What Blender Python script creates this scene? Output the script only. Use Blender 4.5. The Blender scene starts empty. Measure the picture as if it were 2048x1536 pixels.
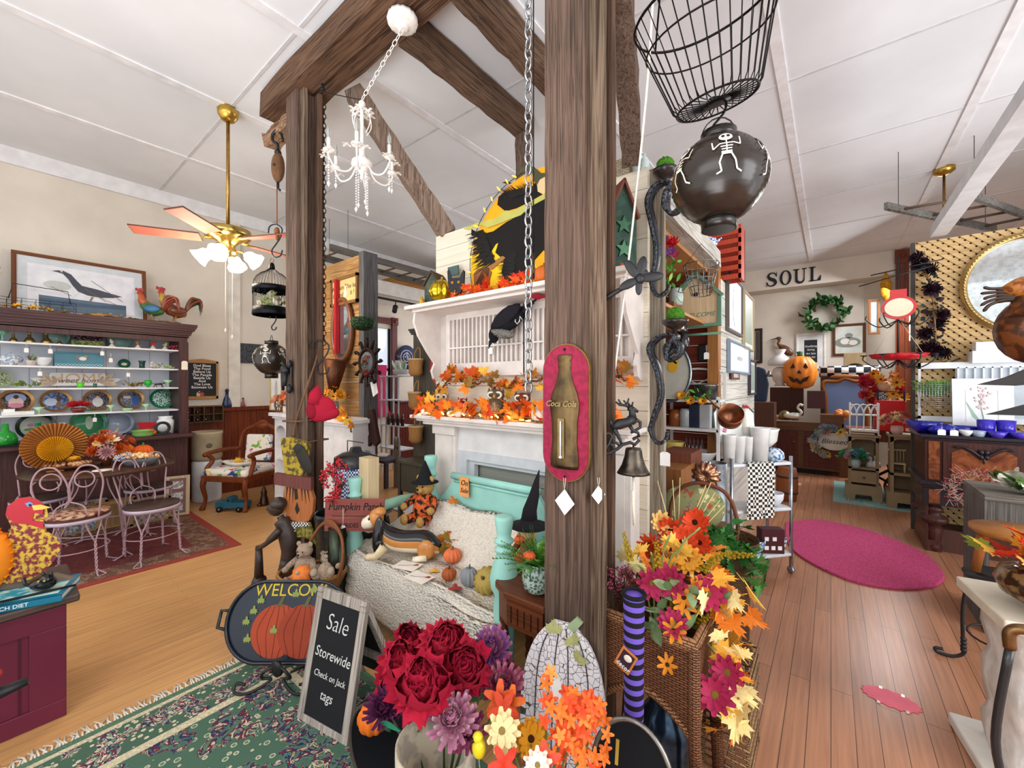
import bpy,math,random
from mathutils import Vector as V,Matrix,Euler
from math import sin,cos
R=random.Random(7);U=R.uniform
PI=math.pi
SC=bpy.context.scene
COL=SC.collection
# ---------------------------------------------------------------- camera, world, light
FPX,HC=815.0,1.5  # focal length in px of the 2048 wide frame, eye height
YAW=math.atan(638/815)
cam=bpy.data.cameras.new('camera');cam.sensor_width=36;cam.lens=FPX/2048*36;cam.clip_start=0.02
co=bpy.data.objects.new('camera',cam);COL.objects.link(co)
co.location=(0,0,HC);co.rotation_euler=(PI/2,0,YAW);SC.camera=co
SC.view_settings.view_transform='Standard';SC.view_settings.look='None'
SC.view_settings.exposure=0.30;SC.view_settings.gamma=1.0
w=bpy.data.worlds.new('world');SC.world=w;w.use_nodes=True
w.node_tree.nodes['Background'].inputs[0].default_value=(0.96,0.98,1.0,1)
w.node_tree.nodes['Background'].inputs[1].default_value=1.35
def area(name,loc,target,sx,sy,power,color,spread=PI):
 l=bpy.data.lights.new(name,'AREA');l.shape='RECTANGLE';l.size=sx;l.size_y=sy;l.energy=power;l.color=color;l.spread=spread
 o=bpy.data.objects.new(name,l);COL.objects.link(o);o.location=loc
 o.rotation_euler=(V(target)-V(loc)).to_track_quat('-Z','Y').to_euler()
area('window_and_fill_light',(3.6,1.2,2.2),(-1.5,3.5,0.8),2.6,2.4,85,(0.96,0.98,1.0))
area('window_and_fill_light',(-1.2,-2.3,3.3),(-2.2,2.6,0.6),4.5,1.6,52,(1.0,0.98,0.96))
area('window_and_fill_light',(-1.2,-1.2,.9),(-2.2,1.8,3.88),4.0,1.4,26,(0.97,0.98,1.0),1.5)  # added uplight behind the camera, brightens the ceiling like bounced daylight
area('window_and_fill_light',(3.7,4.2,1.1),(-1.2,5.5,3.88),2.4,1.6,32,(0.97,0.98,1.0),1.6)  # added uplight out of frame on the right, lifts the ceiling
area('window_and_fill_light',(-5.6,6.2,2.3),(-4.4,2.5,1.2),1.6,1.8,35,(0.95,0.97,1.0))
area('window_and_fill_light',(1.2,9.0,3.2),(-0.5,8.0,0.5),1.8,1.2,95,(0.97,0.98,1.0))  # added fill lamp that brightens the back of the room
# ---------------------------------------------------------------- helpers
def P(u,v=768,X=None,Y=None,z=None,d=None):
 t=(u-1024)/FPX;s=(768-v)/FPX
 dx=-sin(YAW)+cos(YAW)*t;dy=cos(YAW)+sin(YAW)*t
 if X is not None:d=X/dx
 elif Y is not None:d=Y/dy
 elif z is not None:d=(z-HC)/s
 return V((dx*d,dy*d,HC+s*d))
def lin(h):
 r=[]
 for i in(0,2,4):
  c=int(h[i:i+2],16)/255
  r.append(c/12.92 if c<=.04045 else((c+.055)/1.055)**2.4)
 return(r[0],r[1],r[2],1)
_M={}
def mt(h,kind='paint',rough=None,h2=None,sc=1.0,ax='z',metal=0.0):
 key=(h,kind,rough,h2,sc,ax)
 if key in _M:return _M[key]
 m=bpy.data.materials.new(kind+'_'+h);m.use_nodes=True;_M[key]=m
 nt=m.node_tree;N=nt.nodes;L=nt.links;b=N['Principled BSDF']
 def node(t,**k):
  n=N.new(t)
  for a,x in k.items():
   if a in n.inputs:n.inputs[a].default_value=x
   else:setattr(n,a,x)
  return n
 tc=node('ShaderNodeTexCoord')
 def mapping(s):
  mp=node('ShaderNodeMapping');mp.inputs['Scale'].default_value=s
  L.new(tc.outputs['Object'],mp.inputs['Vector']);return mp
 def noise(s,det=3,vec=None):
  n=node('ShaderNodeTexNoise');n.inputs['Scale'].default_value=s;n.inputs['Detail'].default_value=det
  L.new((vec or tc).outputs['Vector' if vec else 'Object'],n.inputs['Vector']);return n
 def ramp(src,stops,const=False):
  r=node('ShaderNodeValToRGB');e=r.color_ramp.elements
  if const:r.color_ramp.interpolation='CONSTANT'
  while len(e)<len(stops):e.new(0.5)
  for i,(p,c)in enumerate(stops):e[i].position=p;e[i].color=c
  L.new(src,r.inputs[0]);return r
 def bump(src,dist,st=0.6):
  bp=node('ShaderNodeBump');bp.inputs['Strength'].default_value=st;bp.inputs['Distance'].default_value=dist
  L.new(src,bp.inputs['Height']);L.new(bp.outputs[0],b.inputs['Normal'])
 c=lin(h);dk=lambda c,f:(c[0]*f,c[1]*f,c[2]*f,1)
 c2=lin(h2)if h2 else dk(c,0.72)
 rg={'paint':.55,'wood':.6,'oldwood':.85,'metal':.3,'cloth':.9,'fuzz':1,'gloss':.12,'glass':.05,'crackle':.7,
 'wicker':.6,'check':.85,'stripe':.85,'emit':.5,'speck':.7,'rug':1,'knit':1,'shiny':.25,'planks':.3,'burl':.3}.get(kind,.6)
 b.inputs['Roughness'].default_value=rg if rough is None else rough
 b.inputs['Base Color'].default_value=c
 if kind not in('metal','gloss','shiny','glass','planks'):b.inputs['Specular IOR Level'].default_value=.25
 if kind in('paint','gloss','shiny'):
  n=noise(9*sc,4);r=ramp(n.outputs[0],[(.3,dk(c,.88)),(.7,dk(c,1.06))]);L.new(r.outputs[0],b.inputs['Base Color'])
 elif kind in('wood','oldwood'):
  s={'x':(2.4,90,90),'y':(90,2.4,90),'z':(90,90,2.4)}[ax]
  mp=mapping(tuple(q*sc for q in s));n=noise(1.0,6,mp);n.inputs['Distortion'].default_value=1.2
  if kind=='oldwood':
   n2=noise(2.3*sc,3)
   r=ramp(n.outputs[0],[(.2,dk(c2,.5)),(.36,c2),(.6,c)]);r2=ramp(n2.outputs[0],[(.3,(.8,.8,.79,1)),(.7,(1.18,1.16,1.14,1))])
   mx=node('ShaderNodeMixRGB',blend_type='MULTIPLY');mx.inputs[0].default_value=1
   L.new(r.outputs[0],mx.inputs[1]);L.new(r2.outputs[0],mx.inputs[2]);L.new(mx.outputs[0],b.inputs['Base Color']);bump(n.outputs[0],.003,.4)
  else:
   r=ramp(n.outputs[0],[(.3,c2),(.65,c)]);L.new(r.outputs[0],b.inputs['Base Color']);bump(n.outputs[0],.0008)
 elif kind=='planks':
  # strip flooring running along y; narrow pale strips to the left, redder and wider to the right
  mp=mapping((1,1,1));br=node('ShaderNodeTexBrick')
  rot=node('ShaderNodeMapping');rot.inputs['Rotation'].default_value=(0,0,PI/2)
  L.new(tc.outputs['Object'],rot.inputs['Vector']);L.new(rot.outputs[0],br.inputs['Vector'])
  br.inputs['Scale'].default_value=1;br.inputs['Brick Width'].default_value=1.7;br.inputs['Row Height'].default_value=.083 if sc>1 else .058
  br.inputs['Mortar Size'].default_value=.0018;br.inputs['Mortar Smooth'].default_value=.3;br.inputs['Bias'].default_value=-.3
  br.inputs['Color1'].default_value=c;br.inputs['Color2'].default_value=dk(c,.8 if sc>1 else .9);br.inputs['Mortar'].default_value=dk(c,.16 if sc>1 else .72)
  g=noise(1,5,mapping((70,2.2,10)));g.inputs['Distortion'].default_value=.6
  r=ramp(g.outputs[0],[(.3,(.72,.7,.68,1)),(.7,(1.14,1.12,1.1,1))])
  mx=node('ShaderNodeMixRGB',blend_type='MULTIPLY');mx.inputs[0].default_value=.8
  L.new(br.outputs[0],mx.inputs[1]);L.new(r.outputs[0],mx.inputs[2])
  big=noise(.8,3);r3=ramp(big.outputs[0],[(.35,(.86,.86,.86,1)),(.65,(1.08,1.08,1.08,1))])
  m3=node('ShaderNodeMixRGB',blend_type='MULTIPLY');m3.inputs[0].default_value=1
  L.new(mx.outputs[0],m3.inputs[1]);L.new(r3.outputs[0],m3.inputs[2]);L.new(m3.outputs[0],b.inputs['Base Color'])
 elif kind=='metal':
  b.inputs['Metallic'].default_value=.9
  n=noise(30*sc,3);r=ramp(n.outputs[0],[(.3,c2),(.6,c)]);L.new(r.outputs[0],b.inputs['Base Color'])
 elif kind=='glass':
  b.inputs['Transmission Weight'].default_value=.75;b.inputs['IOR'].default_value=1.3
 elif kind=='cloth':
  n=noise(260*sc,2);bump(n.outputs[0],.002);r=ramp(n.outputs[0],[(.3,dk(c,.75)),(.7,dk(c,1.08))]);L.new(r.outputs[0],b.inputs['Base Color'])
 elif kind in('fuzz','rug'):
  n=noise(110*sc,4);bump(n.outputs[0],.012 if kind=='fuzz' else .006,1);r=ramp(n.outputs[0],[(.32,c2),(.66,dk(c,1.12))]);L.new(r.outputs[0],b.inputs['Base Color'])
 elif kind=='knit':
  n=node('ShaderNodeTexVoronoi');n.inputs['Scale'].default_value=62*sc;L.new(mapping((1,1.7,1.7)).outputs[0],n.inputs['Vector'])
  bump(n.outputs['Distance'],-.007,.6)
  r=ramp(n.outputs['Distance'],[(.1,c),(.8,c2)]);L.new(r.outputs[0],b.inputs['Base Color'])
 elif kind=='crackle':
  n=node('ShaderNodeTexVoronoi');n.feature='DISTANCE_TO_EDGE';n.inputs['Scale'].default_value=38*sc
  L.new(tc.outputs['Object'],n.inputs['Vector']);r=ramp(n.outputs['Distance'],[(.0,c2),(.018,c2),(.04,c)]);L.new(r.outputs[0],b.inputs['Base Color']);bump(n.outputs['Distance'],.002)
 elif kind=='wicker':
  n=node('ShaderNodeTexBrick');n.inputs['Scale'].default_value=1
  n.inputs['Brick Width'].default_value=.026;n.inputs['Row Height'].default_value=.0085;n.inputs['Mortar Size'].default_value=.0019;n.inputs['Mortar Smooth'].default_value=1
  n.inputs['Color1'].default_value=c;n.inputs['Color2'].default_value=dk(c,.75);n.inputs['Mortar'].default_value=c2 if h2 else dk(c,.15)
  s=node('ShaderNodeSeparateXYZ');L.new(tc.outputs['Object'],s.inputs[0]);ad=node('ShaderNodeMath',operation='ADD');L.new(s.outputs[0],ad.inputs[0]);L.new(s.outputs[1],ad.inputs[1])
  cb=node('ShaderNodeCombineXYZ');L.new(ad.outputs[0],cb.inputs[0]);L.new(s.outputs[2],cb.inputs[1]);L.new(cb.outputs[0],n.inputs['Vector'])
  L.new(n.outputs[0],b.inputs['Base Color']);bump(n.outputs['Fac'],-.004,1)
 elif kind in('check','check3'):
  n=node('ShaderNodeTexChecker');n.inputs['Scale'].default_value=1/sc;n.inputs['Color1'].default_value=c;n.inputs['Color2'].default_value=c2
  mp=mapping((1,1,1));mp.inputs['Location'].default_value=(.0013,.0017,.0019);L.new(mp.outputs[0],n.inputs['Vector']);L.new(n.outputs[0],b.inputs['Base Color'])
 elif kind=='stripe':
  s=node('ShaderNodeSeparateXYZ');L.new(tc.outputs['Object'],s.inputs[0]);q={'x':0,'y':1,'z':2}[ax]
  m1=node('ShaderNodeMath',operation='MULTIPLY');m1.inputs[1].default_value=1/sc;L.new(s.outputs[q],m1.inputs[0])
  m2=node('ShaderNodeMath',operation='FRACT');L.new(m1.outputs[0],m2.inputs[0]);r=ramp(m2.outputs[0],[(0,c),(.5,c2)],True);L.new(r.outputs[0],b.inputs['Base Color'])
 elif kind=='speck':
  n=noise(38*sc,5);r=ramp(n.outputs[0],[(.44,c),(.54,c2)]);L.new(r.outputs[0],b.inputs['Base Color'])
 elif kind=='persian':
  n=node('ShaderNodeTexVoronoi');n.inputs['Scale'].default_value=26*sc;L.new(tc.outputs['Object'],n.inputs['Vector'])
  n2=noise(17*sc,4);n2.inputs['Distortion'].default_value=2.2
  cols=[lin(q)for q in h2.split(',')]
  st=[(0,cols[0])]+[(.37+.055*i,q)for i,q in enumerate(cols[1:]+[cols[0]])]
  r=ramp(n2.outputs[0],st,True);r1=ramp(n.outputs['Distance'],[(.0,cols[-1]),(.2,cols[1]),(.3,c)],True)
  n3=noise(7*sc,2);r3=ramp(n3.outputs[0],[(.5,(0,0,0,1)),(.52,(1,1,1,1))])
  mx=node('ShaderNodeMixRGB');L.new(r3.outputs[0],mx.inputs[0]);L.new(r.outputs[0],mx.inputs[1]);L.new(r1.outputs[0],mx.inputs[2]);L.new(mx.outputs[0],b.inputs['Base Color'])
  b.inputs['Roughness'].default_value=1;f=noise(300,2);bump(f.outputs[0],.003)
 elif kind=='burl':
  n=noise(7*sc,5);n.inputs['Distortion'].default_value=2.5;r=ramp(n.outputs[0],[(.35,c2),(.6,c)]);L.new(r.outputs[0],b.inputs['Base Color'])
 elif kind=='floral':
  n=node('ShaderNodeTexVoronoi');n.inputs['Scale'].default_value=14*sc;n2=noise(12,4)
  mv=node('ShaderNodeMixRGB');mv.inputs[0].default_value=.25;L.new(tc.outputs['Object'],mv.inputs[1]);L.new(n2.outputs['Color'],mv.inputs[2]);L.new(mv.outputs[0],n.inputs['Vector'])
  s=node('ShaderNodeSeparateXYZ');L.new(n.outputs['Color'],s.inputs[0]);cols=[lin(q)for q in h2.split(',')]
  r=ramp(s.outputs[0],[(0,c)]+[(.34+.66*i/len(cols),q)for i,q in enumerate(cols)],True)
  g=ramp(n.outputs['Distance'],[(.45,(1,1,1,1)),(.6,(0,0,0,1))]);mx=node('ShaderNodeMixRGB');L.new(g.outputs[0],mx.inputs[0]);mx.inputs[1].default_value=c
  L.new(r.outputs[0],mx.inputs[2]);L.new(mx.outputs[0],b.inputs['Base Color'])
 elif kind=='emit':
  b.inputs['Emission Color'].default_value=c;b.inputs['Emission Strength'].default_value=sc
 return m
class MB:
 def __init__(s):s.v=[];s.f=[];s.m=[];s.s=[];s.mi=0;s.X=None
 def add(s,vs,fs,sm=False):
  o=len(s.v)
  for p in vs:
   p=V(p)
   s.v.append(tuple(s.X@p)if s.X is not None else tuple(p))
  for f in fs:s.f.append(tuple(i+o for i in f));s.m.append(s.mi);s.s.append(sm)
  return s
 def box(s,c,d,rot=None):
  c=V(c);x,y,z=d[0]/2,d[1]/2,d[2]/2
  vs=[V((a*x,b*y,e*z))for a in(-1,1)for b in(-1,1)for e in(-1,1)]
  if rot is not None:
   E=Euler(rot).to_matrix();vs=[E@q for q in vs]
  return s.add([c+q for q in vs],[(0,1,3,2),(4,6,7,5),(0,4,5,1),(2,3,7,6),(0,2,6,4),(1,5,7,3)])
 def bb(s,x0,x1,y0,y1,z0,z1):return s.box(((x0+x1)/2,(y0+y1)/2,(z0+z1)/2),(x1-x0,y1-y0,z1-z0))
 def tube(s,pts,r,n=8,closed=False,caps=True,tw=0):
  pts=[V(p)for p in pts];k=len(pts)
  if not isinstance(r,(list,tuple)):r=[r]*k
  vs=[];up=None
  for i,p in enumerate(pts):
   if closed:t=pts[(i+1)%k]-pts[i-1]
   else:t=pts[min(i+1,k-1)]-pts[max(i-1,0)]
   if t.length<1e-9:t=V((0,0,1))
   t.normalize()
   if up is None:up=V((0,0,1))if abs(t.z)<.9 else V((1,0,0))
   a=t.cross(up)
   if a.length<1e-6:a=t.cross(V((0,1,0)))
   a.normalize();b=a.cross(t);b.normalize();up=b
   for j in range(n):
    q=2*PI*j/n+tw*i;vs.append(p+a*cos(q)*r[i]+b*sin(q)*r[i])
  fs=[(i*n+j,i*n+(j+1)%n,((i+1)%k)*n+(j+1)%n,((i+1)%k)*n+j)for i in range(k if closed else k-1)for j in range(n)]
  if caps and not closed:fs+=[tuple(range(n))[::-1],tuple((k-1)*n+j for j in range(n))]
  return s.add(vs,fs,True)
 def cyl(s,p0,p1,r0,r1=None,n=14):return s.tube([p0,p1],[r0,r0 if r1 is None else r1],n)
 def lathe(s,prof,c=(0,0,0),n=20,rib=0,ribs=0,sc=(1,1)):
  vs=[];k=len(prof);c=V(c)
  for(r,z)in prof:
   for j in range(n):
    a=2*PI*j/n;q=r*(1-rib*(abs(cos(ribs*a/2))**3 if ribs else 0))
    vs.append(c+V((cos(a)*q*sc[0],sin(a)*q*sc[1],z)))
  fs=[(i*n+j,i*n+(j+1)%n,(i+1)*n+(j+1)%n,(i+1)*n+j)for i in range(k-1)for j in range(n)]
  fs+=[tuple(range(n))[::-1],tuple((k-1)*n+j for j in range(n))]
  return s.add(vs,fs,True)
 def ball(s,c,r,n=12,rot=None,nz=0):
  if not isinstance(r,(tuple,list)):r=(r,r,r)
  m=max(5,n//2+1);E=Euler(rot).to_matrix()if rot is not None else None;vs=[]
  for i in range(m+1):
   th=PI*i/m
   for j in range(n):
    a=2*PI*j/n;f=1+(U(-nz,nz)if nz else 0)
    q=V((sin(th)*cos(a)*r[0]*f,sin(th)*sin(a)*r[1]*f,cos(th)*r[2]*f))
    if E:q=E@q
    vs.append(V(c)+q)
  return s.add(vs,[(i*n+j,(i+1)*n+j,(i+1)*n+(j+1)%n,i*n+(j+1)%n)for i in range(m)for j in range(n)],True)
 def prism(s,pts,y0=0,th=.01):
  """polygon in local x,z, extruded along y from y0 to y0+th"""
  n=len(pts);vs=[(x,y0,z)for x,z in pts]+[(x,y0+th,z)for x,z in pts]
  return s.add(vs,[tuple(range(n)),tuple(range(2*n-1,n-1,-1))]+[(i,n+i,n+(i+1)%n,(i+1)%n)for i in range(n)])
 def slab(s,pts,z0,th):
  n=len(pts);vs=[(x,y,z0)for x,y in pts]+[(x,y,z0+th)for x,y in pts]
  return s.add(vs,[tuple(range(n))[::-1],tuple(range(n,2*n))]+[(i,(i+1)%n,n+(i+1)%n,n+i)for i in range(n)])
 def beam(s,p0,p1,w_,h_,rough=0,seg=8):
  """rough-hewn timber from p0 to p1"""
  p0,p1=V(p0),V(p1);t=(p1-p0).normalized();up=V((0,0,1))if abs(t.z)<.95 else V((0,1,0))
  a=t.cross(up).normalized();b=a.cross(t);vs=[]
  for i in range(seg+1):
   p=p0.lerp(p1,i/seg)
   for(x,y)in((-1,-1),(1,-1),(1,1),(-1,1)):
    vs.append(p+a*(x*w_/2+U(-rough,rough))+b*(y*h_/2+U(-rough,rough)))
  fs=[(i*4+j,i*4+(j+1)%4,(i+1)*4+(j+1)%4,(i+1)*4+j)for i in range(seg)for j in range(4)]+[(3,2,1,0),tuple(seg*4+j for j in range(4))]
  return s.add(vs,fs)
 def mesh(s,name,mats):
  me=bpy.data.meshes.new(name);me.from_pydata(s.v,[],s.f)
  for m in(mats if isinstance(mats,(list,tuple))else[mats]):me.materials.append(m)
  me.polygons.foreach_set('material_index',s.m);me.polygons.foreach_set('use_smooth',s.s);me.update();return me
def obj(name,mb,mats,parent=None,loc=(0,0,0),rz=0,rot=None,sc=None,sub=0,bev=0,label=None):
 me=mb if isinstance(mb,bpy.types.Mesh)else mb.mesh(name,mats)
 o=bpy.data.objects.new(name,me);COL.objects.link(o);o.parent=parent;o.location=loc
 o.rotation_euler=rot if rot is not None else(0,0,rz)
 if sc is not None:o.scale=sc if isinstance(sc,(tuple,list))else(sc,sc,sc)
 if bev:
  m=o.modifiers.new('bevel','BEVEL');m.width=bev;m.segments=2;m.limit_method='ANGLE'
 if sub:o.modifiers.new('sub','SUBSURF').levels=sub;o.modifiers['sub'].render_levels=sub
 if label:o['label']=label
 return o
def tag(o,label,cat,group=None,kind=None):
 o['label']=label;o['category']=cat
 if group:o['group']=group
 if kind:o['kind']=kind
 return o
def thing(name,label,cat,loc=(0,0,0),rz=0,group=None,rot=None):
 o=bpy.data.objects.new(name,None);COL.objects.link(o);o.empty_display_size=.05;o.location=loc
 o.rotation_euler=rot if rot is not None else(0,0,rz)
 return tag(o,label,cat,group)
def one(name,label,cat,mb,mats,loc=(0,0,0),rz=0,group=None,**k):
 return tag(obj(name,mb,mats,None,loc,rz,**k),label,cat,group)
def struct(name,mb,mats,**k):
 o=obj(name,mb,mats,**k);o['kind']='structure';return o
def face(p):return math.atan2(-p[0],p[1])  # rotz that turns local -y towards the eye side of the room
def text(name,s_,size,mat,parent,loc,rot=(PI/2,0,0),shear=0,ext=.001,width=1.0,off=0):
 c=bpy.data.curves.new(name,'FONT');c.body=s_;c.size=size;c.shear=shear;c.extrude=ext;c.align_x='CENTER';c.align_y='CENTER';c.offset=off
 c.resolution_u=3
 t=bpy.data.objects.new('tmp',c);me=bpy.data.meshes.new_from_object(t);bpy.data.objects.remove(t)
 me.materials.append(mat);o=bpy.data.objects.new(name,me);COL.objects.link(o);o.parent=parent;o.location=loc;o.rotation_euler=rot;o.scale=(width,1,1)
 return o
def ell(cx,cz,rx,rz,n=20,a0=0,a1=2*PI):return[(cx+rx*cos(a0+(a1-a0)*i/n),cz+rz*sin(a0+(a1-a0)*i/n))for i in range(n)]
def spl(pts,n=6):
 """Catmull-Rom through 3-D points"""
 p=[V(q)for q in pts];p=[p[0]*2-p[1]]+p+[p[-1]*2-p[-2]];out=[]
 for i in range(1,len(p)-2):
  for k in range(n):
   t=k/n;out.append(.5*((2*p[i])+(p[i+1]-p[i-1])*t+(2*p[i-1]-5*p[i]+4*p[i+1]-p[i+2])*t*t+(3*p[i]-p[i-1]-3*p[i+1]+p[i+2])*t**3))
 out.append(p[-2]);return out
WHITE=mt('f4f2ee');BLACK=mt('17171a');IRON=mt('18181b','shiny',.5);BRASS=mt('c9a24a','metal');TAGW=mt('f5f3ef')
OLD=mt('6b574b','oldwood',h2='41332b');OLDX=mt('6b503d','oldwood',h2='38261a',ax='x');OLDY=mt('6b5342','oldwood',h2='38281c',ax='y')
# ---------------------------------------------------------------- the room
CZ=3.88;WX=-6.6;BY=9.9
wallm=mt('d9d0c3',rough=.8,sc=.2);ceilm=mt('e6e9ed',rough=.8,sc=.1)
m=MB();m.bb(WX-.1,-1.0,-2.5,11,-.1,0);struct('floor',m,mt('d3a168','planks',.3))
m=MB();m.bb(-1.0,4.2,-2.5,11,-.1,0);struct('floor_right',m,mt('bd8564','planks',.3,sc=2))
m=MB();m.bb(WX-.1,4.2,-2.5,11,CZ,CZ+.1);struct('ceiling',m,ceilm)
m=MB();m.bb(WX-.1,WX,-2.5,4.3,0,CZ);m.bb(WX-.1,WX,4.3,4.7,0,.95);m.bb(WX-.1,WX,4.3,4.7,2.55,CZ);m.bb(WX-.1,WX,4.7,10.4,0,CZ);struct('wall_left',m,wallm)
m=MB();m.bb(-.55-6,3.3,BY+.45,BY+.55,0,CZ);struct('wall_back',m,wallm)
m=MB();m.bb(-6.5,1.0,BY,BY+.45,3.45,CZ);struct('trim_soffit',m,wallm)
m=MB();m.slab([(.5,BY+.45),(.92,BY),(1.0,BY),(1.0,BY+.45)],0,3.45);m.bb(1.0,3.3,BY,BY+.1,0,CZ);struct('wall_angled',m,wallm)
m=MB();m.bb(3.2,3.3,5.0,10,0,CZ);struct('wall_right',m,wallm)
# ceiling battens and seams
for x in(.945,-.3,-1.56,-2.82,-4.08,-5.34,2.2):
 m=MB();m.bb(x-.035,x+.035,-2.4,BY,CZ-.012,CZ);struct('trim_batten',m,mt('e8e8ea',rough=.7))
for y in(0,1.27,2.56,3.86,5.16,6.46,7.76,9.06):
 m=MB();m.bb(WX,4.1,y-.011,y+.011,CZ-.005,CZ);struct('trim_seam',m,mt('cfcfd2',rough=.8))
m=MB();m.add([(WX,y,z)for y in(-2.4,BY)for z in(CZ-.14,)]+[(WX+.04,y,CZ-.14)for y in(-2.4,BY)]+[(WX+.12,y,CZ)for y in(-2.4,BY)]+[(WX,y,CZ)for y in(-2.4,BY)],
 [(0,1,3,2),(2,3,5,4),(4,5,7,6),(0,2,4,6),(1,7,5,3)]);struct('trim_crown',m,mt('e6e7ea'))
# wainscot on the left wall
redw=mt('7c3b22','wood',.3,h2='4e2012');cherry=mt('6e2f2b','wood',.35,h2='3f1517')
m=MB()
y=1.5
while y<4.2:m.bb(WX,WX+.018,y,y+.075,.12,1.14);y+=.08
m.bb(WX,WX+.03,1.5,4.2,0,.14);m.bb(WX,WX+.05,1.5,4.2,1.13,1.18);struct('trim_wainscot',m,redw)
m=MB();y=4.75
while y<7.5:m.bb(WX,WX+.018,y,y+.06,0,1.14);y+=.065
m.bb(WX,WX+.05,4.75,7.5,1.13,1.18);struct('trim_wainscot_far',m,cherry)
m=MB();m.bb(WX,WX+.05,2.02,2.16,1.18,CZ-.13);struct('trim_pilaster',m,mt('ddd6cb'))
# far left window with dark red casing
W=thing('window_1','x','window');W['kind']='structure';del W['label'];del W['category']
m=MB();m.bb(WX,WX+.05,4.2,4.31,.1,2.62);m.bb(WX,WX+.05,4.69,4.8,.1,2.62);m.bb(WX,WX+.05,4.3,4.7,.9,.98)
m.bb(WX,WX+.07,4.19,4.32,2.62,2.76);m.bb(WX,WX+.07,4.68,4.81,2.62,2.76);m.bb(WX,WX+.05,4.32,4.68,2.63,2.74);m.ball((WX+.07,4.255,2.69),(.02,.045,.045));m.ball((WX+.07,4.745,2.69),(.02,.045,.045))
obj('window_casing',m,cherry,W)
m=MB();m.bb(WX-.07,WX-.03,4.3,4.34,.95,2.62);m.bb(WX-.07,WX-.03,4.66,4.7,.95,2.62);m.bb(WX-.07,WX-.03,4.3,4.7,1.75,1.8);obj('window_sash',m,mt('2b2730'),W)
m=MB();m.bb(WX-.055,WX-.05,4.32,4.68,.97,2.6);obj('window_pane',m,mt('dfe8f2','glass'),W)
# dropped soffit with track lights over the far left
m=MB();m.bb(WX,WX+.8,2.9,9,2.98,3.2);struct('trim_bulkhead',m,mt('e4e0da'))
m=MB();m.bb(WX,WX+.8,4.2,6.0,3.2,3.32);struct('trim_joist',m,mt('c08a48','wood',h2='85562a',ax='y'))
# tall casing with rosette by the lattice
m=MB();m.bb(.9,1.07,BY-.05,BY,0,CZ-.25);m.bb(.935,.95,BY-.065,BY-.04,0,CZ-.26);m.bb(1.02,1.035,BY-.065,BY-.04,0,CZ-.26);m.bb(.89,1.08,BY-.07,BY,CZ-.25,CZ-.02)
m.tube([(.985+.06*cos(i*PI/8),BY-.075,CZ-.135+.06*sin(i*PI/8))for i in range(16)],.012,6,True);m.ball((.985,BY-.07,CZ-.135),(.03,.02,.03));struct('trim_casing',m,mt('7d3f26','wood',.35,h2='55240f'))
for k in(0,1):
 m=MB();x=1.13+k*.0;m.bb(.98,1.06,8.6+k*.6,8.68+k*.6,0,2.6-k*.4);struct('trim_doorpost',m,mt('84422b','wood',.35,h2='5a2817'))
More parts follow.
